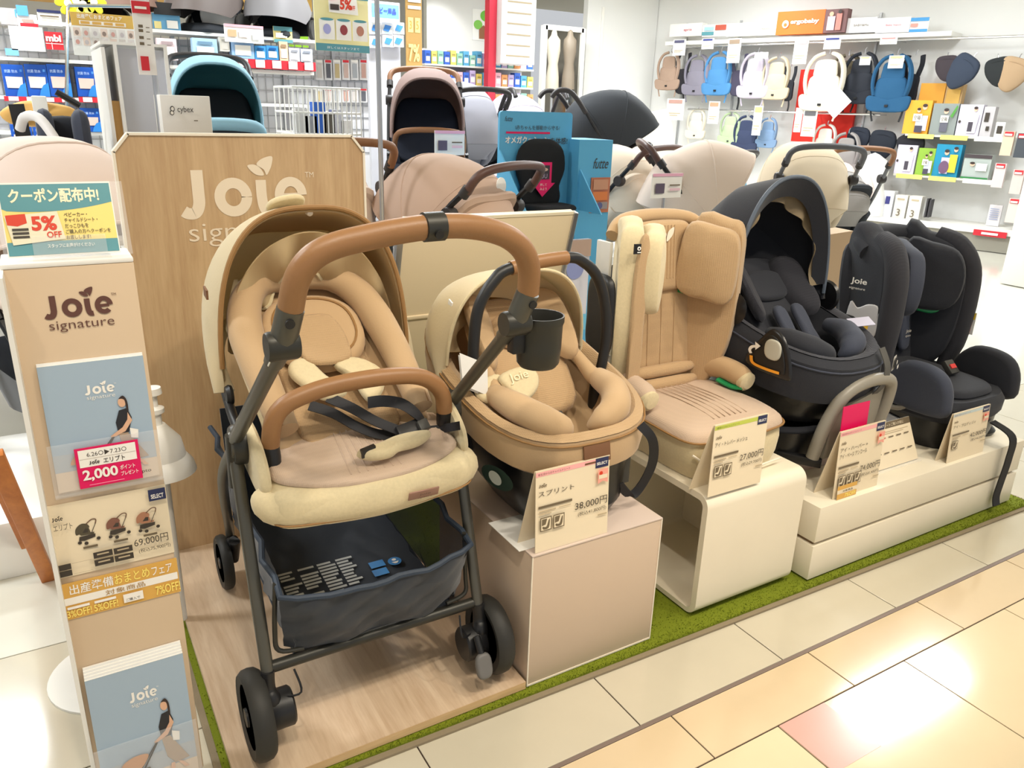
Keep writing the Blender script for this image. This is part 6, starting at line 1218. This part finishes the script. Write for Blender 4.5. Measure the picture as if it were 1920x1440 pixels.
# ---- blue demonstration display and carton
t = thing('demo_display', 'sky blue demonstration board with black cushion seat and pink arrow', 'display', (1.92, 3.0, .0005)); B = mk(t)
SKY2 = C_(92, 178, 224, .5); a = atY(951, 208, 3.0); b_ = atY(1078, 400, 3.0)
B('stand_box', MB().box(a.x-.01, b_.x+.01, 3.0, 3.3, .0005, atY(950, 398, 3.0).z), SKY2)
zt = a.z; zb = atY(950, 398, 3.0).z; xm = (a.x+b_.x)/2
B('board', MB().prism(rrect(a.x, zb, b_.x, zt, .015), lambda u, v, w: (u, w, v), 3.06, 3.075), SKY2)
for s_, x in ((-1, a.x), (1, b_.x)): B('wing', MB().prism([(0, zb), (.26, zb), (0, zb+.26)], lambda u, v, w: (x+w, 3.06-u, v), 0, .006), SKY2)
cs = [(0, .0), (.07, .0), (.085, .03), (.08, .07), (.1, .13), (.09, .2), (.05, .235), (0, .24), (-.05, .235), (-.09, .2), (-.1, .13), (-.08, .07), (-.085, .03), (-.07, 0)]
B('cushion_back', MB().pad(cs, .025, lambda u, v, w: V3((xm+.015+u*1.3, 3.05-w, zb+.02+v*1.2)), r=.02, sm=3), C_(24, 26, 30, .9)); B('cushion_seat', MB().pad(superel(.12, .09, 24, .6), .025, lambda u, v, w: V3((xm+.03+u, 2.98+v, zb+.005+w)), r=.02), C_(24, 26, 30, .9))
arr = [(-.055, .06), (-.03, .06), (-.03, .15), (.045, .15), (.045, .06), (.065, .06), (.0, .0)]
ar = B('pink_arrow', MB().prism(arr, lambda u, v, w: V3((xm+.01+u, 3.012-w, zb+.06+v)), 0, .004), C_(240, 20, 110))
P = Print((xm-.02, 3.0078, zb+.062), (.065, 0, 0), (0, 0, .15), (0, -1, 0), .0008); P.text('押して', .22, .3, .08, WHT, w=.55).text('みよう', .22, .18, .08, WHT, w=.55).rect(.15, .5, .95, .9, flat(60, 50, 60)).ell(.5, .78, .3, .05, flat(220, 190, 170)).text('UU', .25, .53, .13, flat(200, 180, 210), w=.5); asprint(t, P, 'arrow_print')
P = Print((a.x, 3.06, zb), (b_.x-a.x, 0, 0), (0, 0, zt-zb), (0, -1, 0), .001)
P.text('futte', .06, .9, .05, INK, w=.1, ital=.2).text('\\赤ちゃんを振動から守る/', .2, .82, .045, INK, w=.62).rect(.08, .78, .68, .8, PINK).text('オメガクッション', .07, .68, .075, WHT, w=.6, bold=.03).text('を体感!', .69, .68, .065, INK, w=.24, bold=.01); asprint(t, P)
t = thing('leaflet_box', 'sky blue leaflet carton with script lettering and orange photo', 'display', (2.2, 3.1, .0005)); B = mk(t)
a2 = atY(1087, 262, 2.98); b2 = atY(1140, 400, 2.98)
B('carton', MB().box(a2.x, b2.x, 2.98, 3.2, .0005, a2.z), SKY2); o = B('photo', MB().box(lerp(a2.x, b2.x, .4), b2.x-.004, 2.975, 2.98, lerp(b2.z, a2.z, .02), lerp(b2.z, a2.z, .5)), C_(196, 120, 90))
P = Print((a2.x, 2.979, b2.z), (b2.x-a2.x, 0, 0), (0, 0, a2.z-b2.z), (0, -1, 0), .001); P.text('futte', .42, .62, .14, INK, w=.45, ital=.25); asprint(t, P)
P = Print((lerp(a2.x, b2.x, .4), 2.9745, lerp(b2.z, a2.z, .02)), ((b2.x-a2.x)*.56, 0, 0), (0, 0, (a2.z-b2.z)*.48), (0, -1, 0), .001); P.rect(.05, .1, .95, .3, flat(160, 150, 150)).rect(.1, .35, .9, .6, flat(226, 130, 70)).rect(.1, .66, .9, .95, flat(206, 150, 120)).ell(.5, .2, .15, .1, flat(96, 100, 150)); asprint(t, P, 'photo_print')
sign('poster_board', 'white and blue print poster leaning below the sky blue display', 1048, 450, 1102, 620, 2.9, C_(226, 224, 236), lambda P: P.rect(0, 0, 1, .18, flat(120, 200, 236)).ell(.5, .7, .3, .12, flat(150, 160, 214)).rect(0, .82, 1, 1, flat(206, 176, 160)), 'poster', .02)
for (x, y, l_, Y) in ((833, 265, 'price sheet with pink header on a thin stand by the mauve stroller', 3.66), (908, 350, 'price sheet with small stroller print on a thin stand by the taupe stroller', 3.34), (1240, 345, 'price sheet with dark stroller print on a thin stand by the rose beige stroller', 2.5)):
    t = thing('price_sheet', 'white '+l_, 'price card', tuple(V3((atY(x+10, y, Y).x, Y+.01, .0005)))); o, P = pbox('sheet', '', '', x-18, y-20, x+38, y+26, Y, .003, PAPERW, parent=t)
    P.rect(0, .88, 1, 1, flat(238, 180, 206)).rect(.1, .2, .4, .6, flat(96, 84, 104)).rect(.55, .5, .9, .55, GR).rect(.55, .3, .9, .4, flat(236, 200, 214)); asprint(t, P)
    xx = atY(x+10, y, Y).x; MB().tube([(xx, Y+.01, .001), (xx, Y+.01, atY(x, y, Y).z)], .006, 8).build('rod', STEEL, t, True); MB().lathe([(0, .0005), (.06, .0005), (.06, .006), (0, .008)], (xx, Y+.01, 0), n=18).build('foot', STEEL, t, True)

# ---- carrier wall on the right
t = thing('display_shelf', 'long white wall shelf above the hanging carriers', 'shelf', tuple(onW(1500, 80, .2))); B = mk(t)
o, _ = wbox('board', '', '', 1248, 68, 1782, 76, .38, .36, WHITE, parent=t)
for x in (1290, 1390, 1650):
    p = onW(x, 40, .02); B('upright', MB().obox((p.x, p.y, 1.35), WRt, WN, (0, 0, 1), .012, .012, 1.1), STEEL)
def wsign(name, label, x0, y0, x1, y1, d, m, fn=None, cat='sign', dep=.02, group=None):
    o, P = wbox(name, label, cat, x0, y0, x1, y1, d, dep, m, group)
    if fn: fn(P); asprint(o, P)
    return o
wsign('brand_board', 'white brand board with red lettering on the wall shelf', 1256, 44, 1316, 68, .36, WHITE, lambda P: P.text('apria', .45, .35, .25, flat(200, 40, 90), w=.25), dep=.12)
wsign('coupon_card', 'pale blue and red card on the wall shelf', 1317, 46, 1362, 68, .37, PAPERW, lambda P: P.rect(0, .1, .5, .4, TEAL).rect(.55, .5, 1, .95, flat(180, 80, 60)).rect(.1, .5, .5, .8, flat(160, 200, 230)))
wsign('brand_board', 'white brand board with grey lettering on the wall shelf', 1363, 42, 1455, 67, .36, WHITE, lambda P: P.text('moomii', .7, .4, .2, GR, w=.18), dep=.12)
wsign('brand_board', 'orange brand board with white lettering and badge on the wall shelf', 1457, 20, 1545, 64, .40, C_(242, 112, 34), lambda P: P.text('ergobaby', .3, .4, .24, WHT, w=.6, bold=.04).ell(.2, .45, .07, .17, WHT).ell(.2, .42, .035, .08, flat(242, 112, 34)), dep=.12)
wsign('photo_board', 'photo board of parents with carriers beside the orange board', 1546, 17, 1587, 61, .40, C_(120, 84, 84), lambda P: P.ell(.3, .8, .1, .1, SKIN).rect(.15, .1, .5, .7, flat(214, 180, 190)).rect(.55, .1, .8, .8, flat(214, 130, 120)).ell(.7, .88, .08, .09, HAIR), dep=.12)
wsign('brand_board', 'white brand board with small grey lettering beside the photo board', 1588, 33, 1643, 61, .36, C_(232, 232, 236), lambda P: P.text('BABY&Me', .25, .42, .15, GR, w=.5), dep=.12)
wsign('brand_board', 'white brand board with pink lettering on the wall shelf end', 1643, 33, 1706, 61, .36, C_(234, 234, 238), lambda P: P.text('Baby hipco', .3, .42, .15, flat(220, 90, 110), w=.45), dep=.12)
wsign('coupon_card', 'blue coupon card at the end of the wall shelf', 1707, 33, 1741, 60, .37, PAPERW, lambda P: P.rect(0, .75, 1, 1, flat(70, 150, 210)).rect(0, 0, 1, .2, flat(70, 150, 210)).rect(.05, .35, .45, .6, flat(240, 150, 140)))
for k, (x0, y0, x1, y1, l_) in enumerate(((1275, 88, 1930, 88, 'upper'), (1290, 205, 1650, 222, 'lower'))):
    p, q = onW(x0, y0, .34), onW(x1, y1, .34); q.z = p.z; t = thing('hanging_rail', 'chrome %s rail carrying baby carriers along the wall' % l_, 'rail', tuple(p)); MB().tube([p, q], .013, 10).build('tube', CHROME, t, True)
    for f in (.02, .35, .68, .98): w_ = p.lerp(q, f); MB().tube([w_, w_-WN*.32], .008, 8).build('bracket', CHROME, t, True)
wsign('red_board', 'bright red display board behind the carriers', 1492, 130, 1604, 268, .1, C_(232, 40, 24), None, 'panel', .05)
def carrier(label, px, py, hpx, m, d=.30, m2=None, kind='full', wmul=1.0, tilt=0.0, hook=True):
    """hanging baby carrier: panel, head rest, waist belt, two shoulder straps"""
    top = onW(px, py, d); bot = onW(px, py+hpx, d); h = top.z-bot.z; w_ = h*.72*wmul; m2 = m2 or m
    t = thing('baby_carrier', label, 'baby carrier', tuple(bot)); B = mk(t)
    ca, sa = cos(tilt), sin(tilt)
    def f(u, v, w): u, v = u*w_, (v-1)*h; return top+WRt*(u*ca-v*sa)+V3((0, 0, 1))*(u*sa+v*ca)+WN*w
    dp = h*.07
    if kind == 'full':
        B('panel', MB().pad([(-.36, .14), (.36, .14), (.40, .4), (.30, .62), (-.30, .62), (-.40, .4)], dp*1.3, f, r=dp*.9, sm=4, bulge=dp*.5), m)
        B('head_rest', MB().pad([(-.24, .56), (.24, .56), (.28, .75), (.2, .88), (-.2, .88), (-.28, .75)], dp*.8, lambda u, v, w: f(u, v, w+dp*.5), r=dp*.6, sm=4), m2)
        B('waist_belt', MB().pad([(-.56, .16), (-.4, .02), (.4, .02), (.56, .16), (.5, .3), (0, .24), (-.5, .3)], dp*1.1, lambda u, v, w: f(u, v, w+dp*.6), r=dp*.7, sm=4), m2)
        for s_ in (-1, 1):
            B('shoulder_strap', MB().tube([f(s_*.10, 1.0, 0), f(s_*.30, .93, dp*.8), f(s_*.44, .74, dp*1.2), f(s_*.46, .5, dp*1.2), f(s_*.40, .30, dp*.9)], h*.06, 8, 4, flat_=.6), m)
            B('webbing', MB().ribbon([f(s_*.42, .3, dp), f(s_*.40, .02, dp*.8), f(s_*.34, -.16, dp*.6)], tuple(WRt), h*.035, .004, 4), WEB if sum(m.node_tree.nodes['Principled BSDF'].inputs[0].default_value[:3]) < .6 else m)
        B('buckle', MB().obox(f(.0, .12, dp*1.9), WRt, V3((0, 0, 1)), WN, h*.03, h*.02, h*.012), BLACKP)
    elif kind == 'slim':
        B('panel', MB().pad([(-.2, .05), (.2, .05), (.24, .35), (.2, .6), (-.2, .6), (-.24, .35)], dp, f, r=dp*.8, sm=4), m)
        for s_ in (-1, 1): B('shoulder_strap', MB().tube([f(s_*.15, .55, dp*.5), f(s_*.24, .8, dp*.7), f(s_*.2, 1.0, 0)], h*.06, 8, 4, flat_=.5), m2)
        B('webbing', MB().ribbon([f(.1, .08, dp*.5), f(.13, -.12, dp*.4), f(.1, -.3, dp*.3)], tuple(WRt), h*.05, .004, 4), WEB)
    else:
        B('pouch', MB().pad([(-.6, .55), (-.5, .95), (0, 1.0), (.5, .9), (.62, .5), (.3, .1), (0, .0), (-.35, .15)], dp*2.2, f, r=dp*1.6, sm=4, bulge=dp), m)
        B('belt', MB().tube([f(-.55, .7, dp), f(-.2, .85, dp*2), f(.3, .8, dp*2), f(.6, .6, dp)], h*.06, 8, 4, flat_=.5), m2)
    if hook: B('hook', MB().tube([f(0, 1.0, 0), f(0, 1.08, 0), f(.03, 1.12, 0)], .006, 6), CHROME)
    return t
K = lambda r, g, b_: C_(r, g, b_, .85)
for a_ in [('taupe baby carrier hanging first on the upper rail', 1259, 98, 72, K(168, 142, 124), {}), ('black strap carrier hanging beside the taupe carrier', 1285, 100, 78, K(34, 32, 38), dict(kind='slim')), ('slate grey baby carrier with looped straps', 1312, 104, 76, K(132, 128, 142), {}), ('denim blue baby carrier with white card', 1353, 98, 82, K(74, 134, 186), {}),
           ('dark plum carrier behind the denim blue one', 1390, 102, 80, K(66, 62, 82), dict(kind='slim')), ('lilac grey baby carrier in clear bag', 1422, 100, 86, K(190, 182, 196), {}), ('sand baby carrier beside the lilac grey one', 1462, 108, 80, K(206, 192, 164), {}), ('small black carrier before the red board', 1484, 125, 66, K(30, 32, 40), dict(kind='slim')),
           ('large cream hip seat carrier with white hang card', 1556, 100, 110, K(236, 228, 210), dict(wmul=1.05, d=.42)), ('olive khaki carrier tucked behind the cream one', 1592, 104, 92, K(120, 112, 92), dict(d=.2)), ('black baby carrier with crossed straps', 1622, 100, 96, K(34, 38, 48), {}), ('teal blue denim carrier with long belt', 1683, 104, 108, K(30, 84, 124), dict(d=.36)), ('black carrier behind the teal denim carrier', 1718, 104, 92, K(18, 20, 30), dict(kind='slim', d=.22)),
           ('dark brown hip pouch on the upper rail', 1778, 104, 50, K(58, 50, 56), dict(kind='pouch', tilt=.15)), ('navy hip pouch tilted on a clip', 1826, 106, 68, K(50, 60, 78), dict(kind='pouch', tilt=-.5, wmul=.9)), ('black hip pouch with grey tag', 1872, 108, 58, K(34, 38, 40), dict(kind='pouch', tilt=.3)), ('tan hip pouch at the rail end', 1912, 108, 66, K(176, 148, 116), dict(kind='pouch', tilt=-.2)),
           ('cream carrier low on the second rail', 1310, 205, 56, K(226, 216, 196), {}), ('pale green bib carrier on the second rail', 1374, 212, 60, K(180, 200, 160), {}), ('navy carrier on the second rail', 1404, 218, 70, K(52, 62, 92), {}), ('steel blue striped carrier on the second rail', 1444, 222, 56, K(120, 148, 182), {}), ('stone white carrier before the red board', 1552, 234, 64, K(226, 222, 214), {}), ('ash grey carrier low by the red board', 1592, 250, 80, K(150, 144, 142), dict(d=.4)),
           ('black leather pouch carrier on the second rail', 1614, 238, 50, K(34, 40, 54), dict(kind='pouch')), ('black folded carrier with yellow tag', 1660, 244, 58, K(26, 32, 44), dict(kind='pouch')), ('charcoal carrier hung lowest by the boxes', 1702, 250, 56, K(34, 34, 40), dict(kind='pouch', tilt=.5))]:
    carrier(a_[0], a_[1], a_[2], a_[3], a_[4], **a_[5])
for x0, y0, x1, y1, l_, c_ in [(1262, 74, 1285, 104, 'white product card over the taupe carrier', (90, 90, 120)), (1316, 72, 1338, 92, 'white price card with navy header on the shelf edge', (60, 70, 140)), (1364, 72, 1388, 118, 'tall white card over the denim blue carrier', (150, 130, 110)), (1488, 72, 1514, 120, 'tall white card with pink photo on the rail', (230, 170, 176)), (1545, 70, 1576, 92, 'white price card with navy header by the orange board', (60, 70, 140)), (1415, 98, 1440, 110, 'small white card on the lilac grey carrier', (220, 210, 210)), (1250, 185, 1282, 225, 'white card with small photos on the second rail', (190, 150, 140)), (1328, 190, 1348, 232, 'tall white card with yellow foot', (214, 150, 120)), (1412, 198, 1428, 254, 'narrow white card with yellow foot', (240, 220, 130)), (1490, 202, 1503, 248, 'white strip card before the red board', (230, 226, 220)), (1504, 206, 1530, 256, 'white photo card on the red board', (96, 96, 100)), (1612, 106, 1632, 122, 'buff card on the black carrier', (220, 206, 150)), (1666, 104, 1694, 128, 'buff card on the teal denim carrier', (220, 206, 150)), (1650, 70, 1682, 83, 'small pink price card below the shelf', (230, 150, 150))]:
    wsign('tag_card', l_, x0, y0, x1, y1, .47, PAPERW, lambda P: P.rect(.1, .78, .9, .95, flat(*c_)).rect(.15, .3, .85, .34, LG).rect(.15, .2, .7, .24, LG), 'card', .006)
p = onW(1570, 195, .5); t = tag(MB().obox(p, WRt*.75+V3((0, 0, -.66)), V3((0, 0, .75))+WRt*.66, WN, .10, .13, .004).build('tilted_card', PAPERW), 'tilted white spec card on the cream hip seat carrier', 'card')
# shelves with boxes
def wshelf(label, x0, y0, x1, y1, d=.42, dep=.4, tags=3):
    p, q = onW(x0, y0, d), onW(x1, y1, d); z = (p.z+q.z)/2; t = thing('box_shelf', label, 'shelf', (p.x, p.y, z)); L = (q-p).dot(WRt)
    cen = WA+WRt*((p-WA).dot(WRt)+L/2)+WN*(d-dep/2); MB().obox((cen.x, cen.y, z-.012), WRt, WN, (0, 0, 1), abs(L)/2, dep/2, .011).build('board', C_(212, 208, 196), t, True)
    for k in range(tags): s_ = (p-WA).dot(WRt)+L*(k+.5)/tags; r0 = WA+WRt*s_+WN*(d+.004); MB().obox((r0.x, r0.y, z-.022), WRt, WN, (0, 0, 1), abs(L)/tags*.4, .003, .024).build('price_tag', C_(246, 234, 120) if k != tags-1 else PAPERW, t, True)
    return z, d
z1, d1 = wshelf('upper box shelf with yellow price tags right of the carriers', 1698, 247, 1888, 262); z2, d2 = wshelf('lower box shelf with yellow price tags right of the carriers', 1676, 321, 1866, 343)
def wprod(label, x0, x1, ytop, z, d, col, fn, dep=.12, name='carrier_box', lean=0):
    a = onW(x0, ytop, d); b_ = onW(x1, ytop, d); sa = (a-WA).dot(WRt); sb = (b_-WA).dot(WRt); h = (a.z+b_.z)/2-z; c = WA+WRt*(sa+sb)/2+WN*(d-dep/2)
    o = tag(MB().obox((c.x, c.y, z+h/2), WRt, WN, (0, 0, 1), abs(sb-sa)/2, dep/2, h/2).build(name, col), label, 'box')
    r0 = WA+WRt*sa+WN*d; P = Print((r0.x, r0.y, z), WRt*(sb-sa), (0, 0, h), WN, .004); fn(P); asprint(o, P)
def face(P, u, v, s, hair=True):
    P.ell(u, v, .09*s, .08*s, flat(232, 190, 164)); P.ell(u, v+.05*s, .095*s, .05*s, HAIR)
def box1(P): face(P, .75, .8, 1); face(P, .55, .7, .8); P.rect(.5, .1, .95, .55, flat(196, 200, 214)).rect(.5, .05, .8, .25, flat(70, 66, 84)).rect(.38, .38, .72, .6, WHT).text('空箱', .42, .42, .13, INK, w=.26)
def box2(P): face(P, .55, .75, 1); P.rect(.4, .1, .7, .6, flat(96, 96, 110)).rect(.38, .4, .7, .62, WHT).text('空箱', .42, .44, .13, INK, w=.24).poly([(.75, .6), (.95, .95), (1, .9), (.85, .55)], flat(80, 150, 60))
def box3(P): face(P, .7, .85, .9); P.poly([(.45, .1), (.85, .1), (.9, .7), (.55, .75)], flat(230, 222, 232)).rect(.5, .15, .7, .45, flat(70, 64, 76)).ell(.12, .45, .06, .05, INK)
def box4(P): face(P, .45, .75, 1); face(P, .8, .85, .9); P.rect(.3, .1, .62, .6, flat(206, 196, 226)).rect(.62, .15, .92, .7, flat(236, 206, 60)).ell(.45, .3, .2, .2, flat(110, 80, 110))
wprod('orange boxed carrier behind the front row on the upper box shelf', 1728, 1775, 156, z1, .2, C_(244, 176, 64), lambda P: P.rect(.1, .1, .9, .3, flat(250, 210, 130)))
wprod('amber boxed pack at the back of the upper box shelf', 1776, 1808, 158, z1, .2, C_(214, 176, 120), lambda P: P.rect(.1, .5, .9, .9, flat(240, 190, 90)))
wprod('orange carrier box with sample sticker on the upper box shelf', 1702, 1750, 188, z1, .40, C_(246, 170, 50), box1)
wprod('grey green carrier box with sample sticker on the upper box shelf', 1752, 1800, 194, z1, .40, C_(140, 148, 146), box2)
wprod('white carrier box with handle and woman in white', 1802, 1846, 196, z1, .40, C_(214, 210, 226), box3); wprod('grey side box next to the white carrier box', 1847, 1868, 200, z1, .40, C_(196, 192, 196), lambda P: P.rect(.2, .5, .6, .8, INK).rect(.5, .2, .8, .35, INK))
wprod('small white phone sized card pack on the upper box shelf', 1869, 1886, 229, z1, .42, PAPERW, lambda P: P.rect(.2, .25, .8, .75, INK), dep=.02)
wprod('white carrier box with dark sling on the lower box shelf', 1685, 1722, 272, z2, .40, C_(216, 208, 230), box3); wprod('lime green carrier box with sample sticker', 1724, 1756, 278, z2, .40, C_(140, 180, 60), box1); wprod('bright teal carrier box with parents in yellow and lilac', 1758, 1806, 271, z2, .40, C_(16, 140, 180), box4); wprod('grey clear carrier pack leaning on the lower box shelf', 1810, 1862, 290, z2, .40, C_(176, 186, 182), lambda P: P.rect(0, .85, 1, 1, flat(70, 60, 64)).rect(0, 0, 1, .08, flat(50, 130, 70)) and face(P, .35, .6, 1) or P.rect(.5, .35, .9, .65, WHT))
# base deck with small boxes
t = thing('base_deck', 'low white base deck under the box shelves with kick board', 'shelf', tuple(onW(1740, 440, .3))); B = mk(t)
pa, pb = onW(1560, 394, .72), onW(1905, 446, .72); z = .22; sa, sb = (pa-WA).dot(WRt), (pb-WA).dot(WRt)
cen = WA+WRt*(sa+sb)/2+WN*.36; B('deck', MB().obox((cen.x, cen.y, z-.02), WRt, WN, (0, 0, 1), (sb-sa)/2+.2, .36, .02), C_(232, 230, 224)); B('kick_board', MB().obox((cen.x, cen.y, (z-.04)/2), WRt, WN, (0, 0, 1), (sb-sa)/2+.2, .33, (z-.041)/2), C_(150, 146, 134))
for l_, x0, x1, y, c_ in (('white flyer pack leaning on the base deck', 1650, 1678, 358, (240, 240, 244)), ('cream boxed monitor with number three on the base deck', 1680, 1703, 366, (226, 222, 214)), ('second cream boxed monitor with number three on the base deck', 1706, 1730, 368, (224, 220, 212))):
    wprod(l_, x0, x1, y, z+.001, .5, C_(*c_), lambda P: P.rect(.2, .8, .8, .86, LG).text('3', .3, .1, .3, GR, w=.3) if 'three' in l_ else P.rect(.5, .5, .8, .8, flat(60, 60, 130)))
for k, (x0, y0, x1, y1) in enumerate(((1735, 372, 1738, 408), (1741, 374, 1744, 408))): wsign('slim_case', ('dark slim case beside the cream monitor box', 'dark slim case at the end of the base deck boxes')[k], x0, y0, x1, y1, .5, C_(60, 58, 62), None, 'case', .1)
wsign('red_rail', 'red price rail on the base deck edge', 1824, 433, 1888, 444, .74, REDS, lambda P: P.rect(.25, .3, .75, .7, WHT), 'price rail', .01)
wsign('striped_pack', 'white pack with grey stripes hanging by the base deck', 1852, 384, 1876, 424, .3, C_(226, 222, 224), lambda P: [P.rect(.15, .3+.1*k, .85, .34+.1*k, flat(150, 158, 190)) for k in range(6)] and P, 'package', .05)
for k, (x, y, c_, l_) in enumerate([(1878, 246, (226, 200, 176), 'peach hanging pack'), (1904, 250, (70, 76, 84), 'slate hanging pack'), (1862, 306, (222, 208, 206), 'pale pink hanging pack'), (1896, 318, (224, 206, 200), 'rose hanging pack'), (1888, 372, (230, 214, 206), 'cream rose hanging pack')]):
    wsign('peg_pack', l_+' on the peg board right of the boxes', x, y, x+21, y+46, .5, C_(*c_), lambda P: P.rect(.1, .8, .9, .98, RD).rect(.15, .82, .8, .9, WHT), 'package', .05)
# white torso with carrier cloth
p = onW(1628, 360, .55); t = thing('display_torso', 'white display torso draped with cloth below the carriers', 'mannequin', (p.x, p.y, .221)); B = mk(t)
B('torso', MB().lathe([(0, -.30), (.2, -.30), (.19, -.1), (.15, .05), (.18, .2), (.14, .32), (.05, .38), (0, .4)], (p.x, p.y, .222+.30), n=24), PAPERW); B('sash', MB().ribbon([(p.x-.16, p.y+.02, .75), (p.x-.17, p.y-.1, .6), (p.x-.15, p.y-.16, .45)], tuple(WRt), .08, .01, 4), C_(222, 196, 188))
p = onW(1572, 350, .7); t = tag(MB().pad(superel(.2, .28, 26, .8), .05, lambda u, v, w: p+WRt*u+V3((0, 0, v))+WN*w, r=.05).build('blush_cushion', C_(232, 200, 190, .85)), 'blush nursing cushion leaning by the white torso', 'cushion')
# end pillar at the right edge
t = thing('end_panel', 'white gondola end panel at the right edge', 'panel', (6.95, 3.42, .0005)); B = mk(t)
B('panel', MB().box(6.93, 7.5, 3.2, 3.5, .0005, atY(1890, 300, 3.4).z), C_(228, 226, 216), bev=.006)
sq = [atY(x, y, 6.3) for x, y in ((1183, 300), (1190, 245), (1205, 222), (1228, 210), (1252, 205), (1262, 240), (1262, 300))]
tag(MB().prism([(sq[0].x, .001)]+[(p.x, p.z) for p in sq[1:-1]]+[(sq[-1].x, .001)], lambda u, v, w: V3((u, 6.3+w, v)), 0, .06).build('curved_screen', C_(216, 206, 190)), 'curved cream play screen before the carrier wall', 'screen')

for k, (x, y, c_) in enumerate(((127, 6, (236, 226, 40)), (142, 2, (240, 232, 60)), (156, 8, (238, 236, 120)), (176, 4, (236, 226, 50)))):
    p = atY(x, y, 5.6); b = MB().lathe([(0, -.01), (.02, -.01), (.02, .01), (0, .012)], p, (0, -1, 0), 10)
    t = thing('paper_flower', 'yellow paper flower ornament hanging from the ceiling string', 'ornament', tuple(p), 0, 'paper flowers over the gold banner'); B = mk(t)
    B('centre', b, C_(250, 246, 220))
    for j in range(6): a = 2*pi*j/6; B('petal', MB().pad(superel(.028, .02, 12, .9), .006, lambda u, v, w: p+V3((cos(a)*(.04+u)-sin(a)*v, -w, sin(a)*(.04+u)+cos(a)*v)), r=.005), C_(*c_))
    B('string', MB().tube([p+V3((0, 0, .02)), V3((p.x, p.y, CEIL))], .002, 5), PAPERW)

for n_ in ('sheet_print', 'print', 'print.022', 'print.056', 'print.146', 'print.165', 'print.184'):     # printed pictures: too small to pick apart
    if n_ in bpy.data.objects: bpy.data.objects[n_]['kind'] = 'stuff'
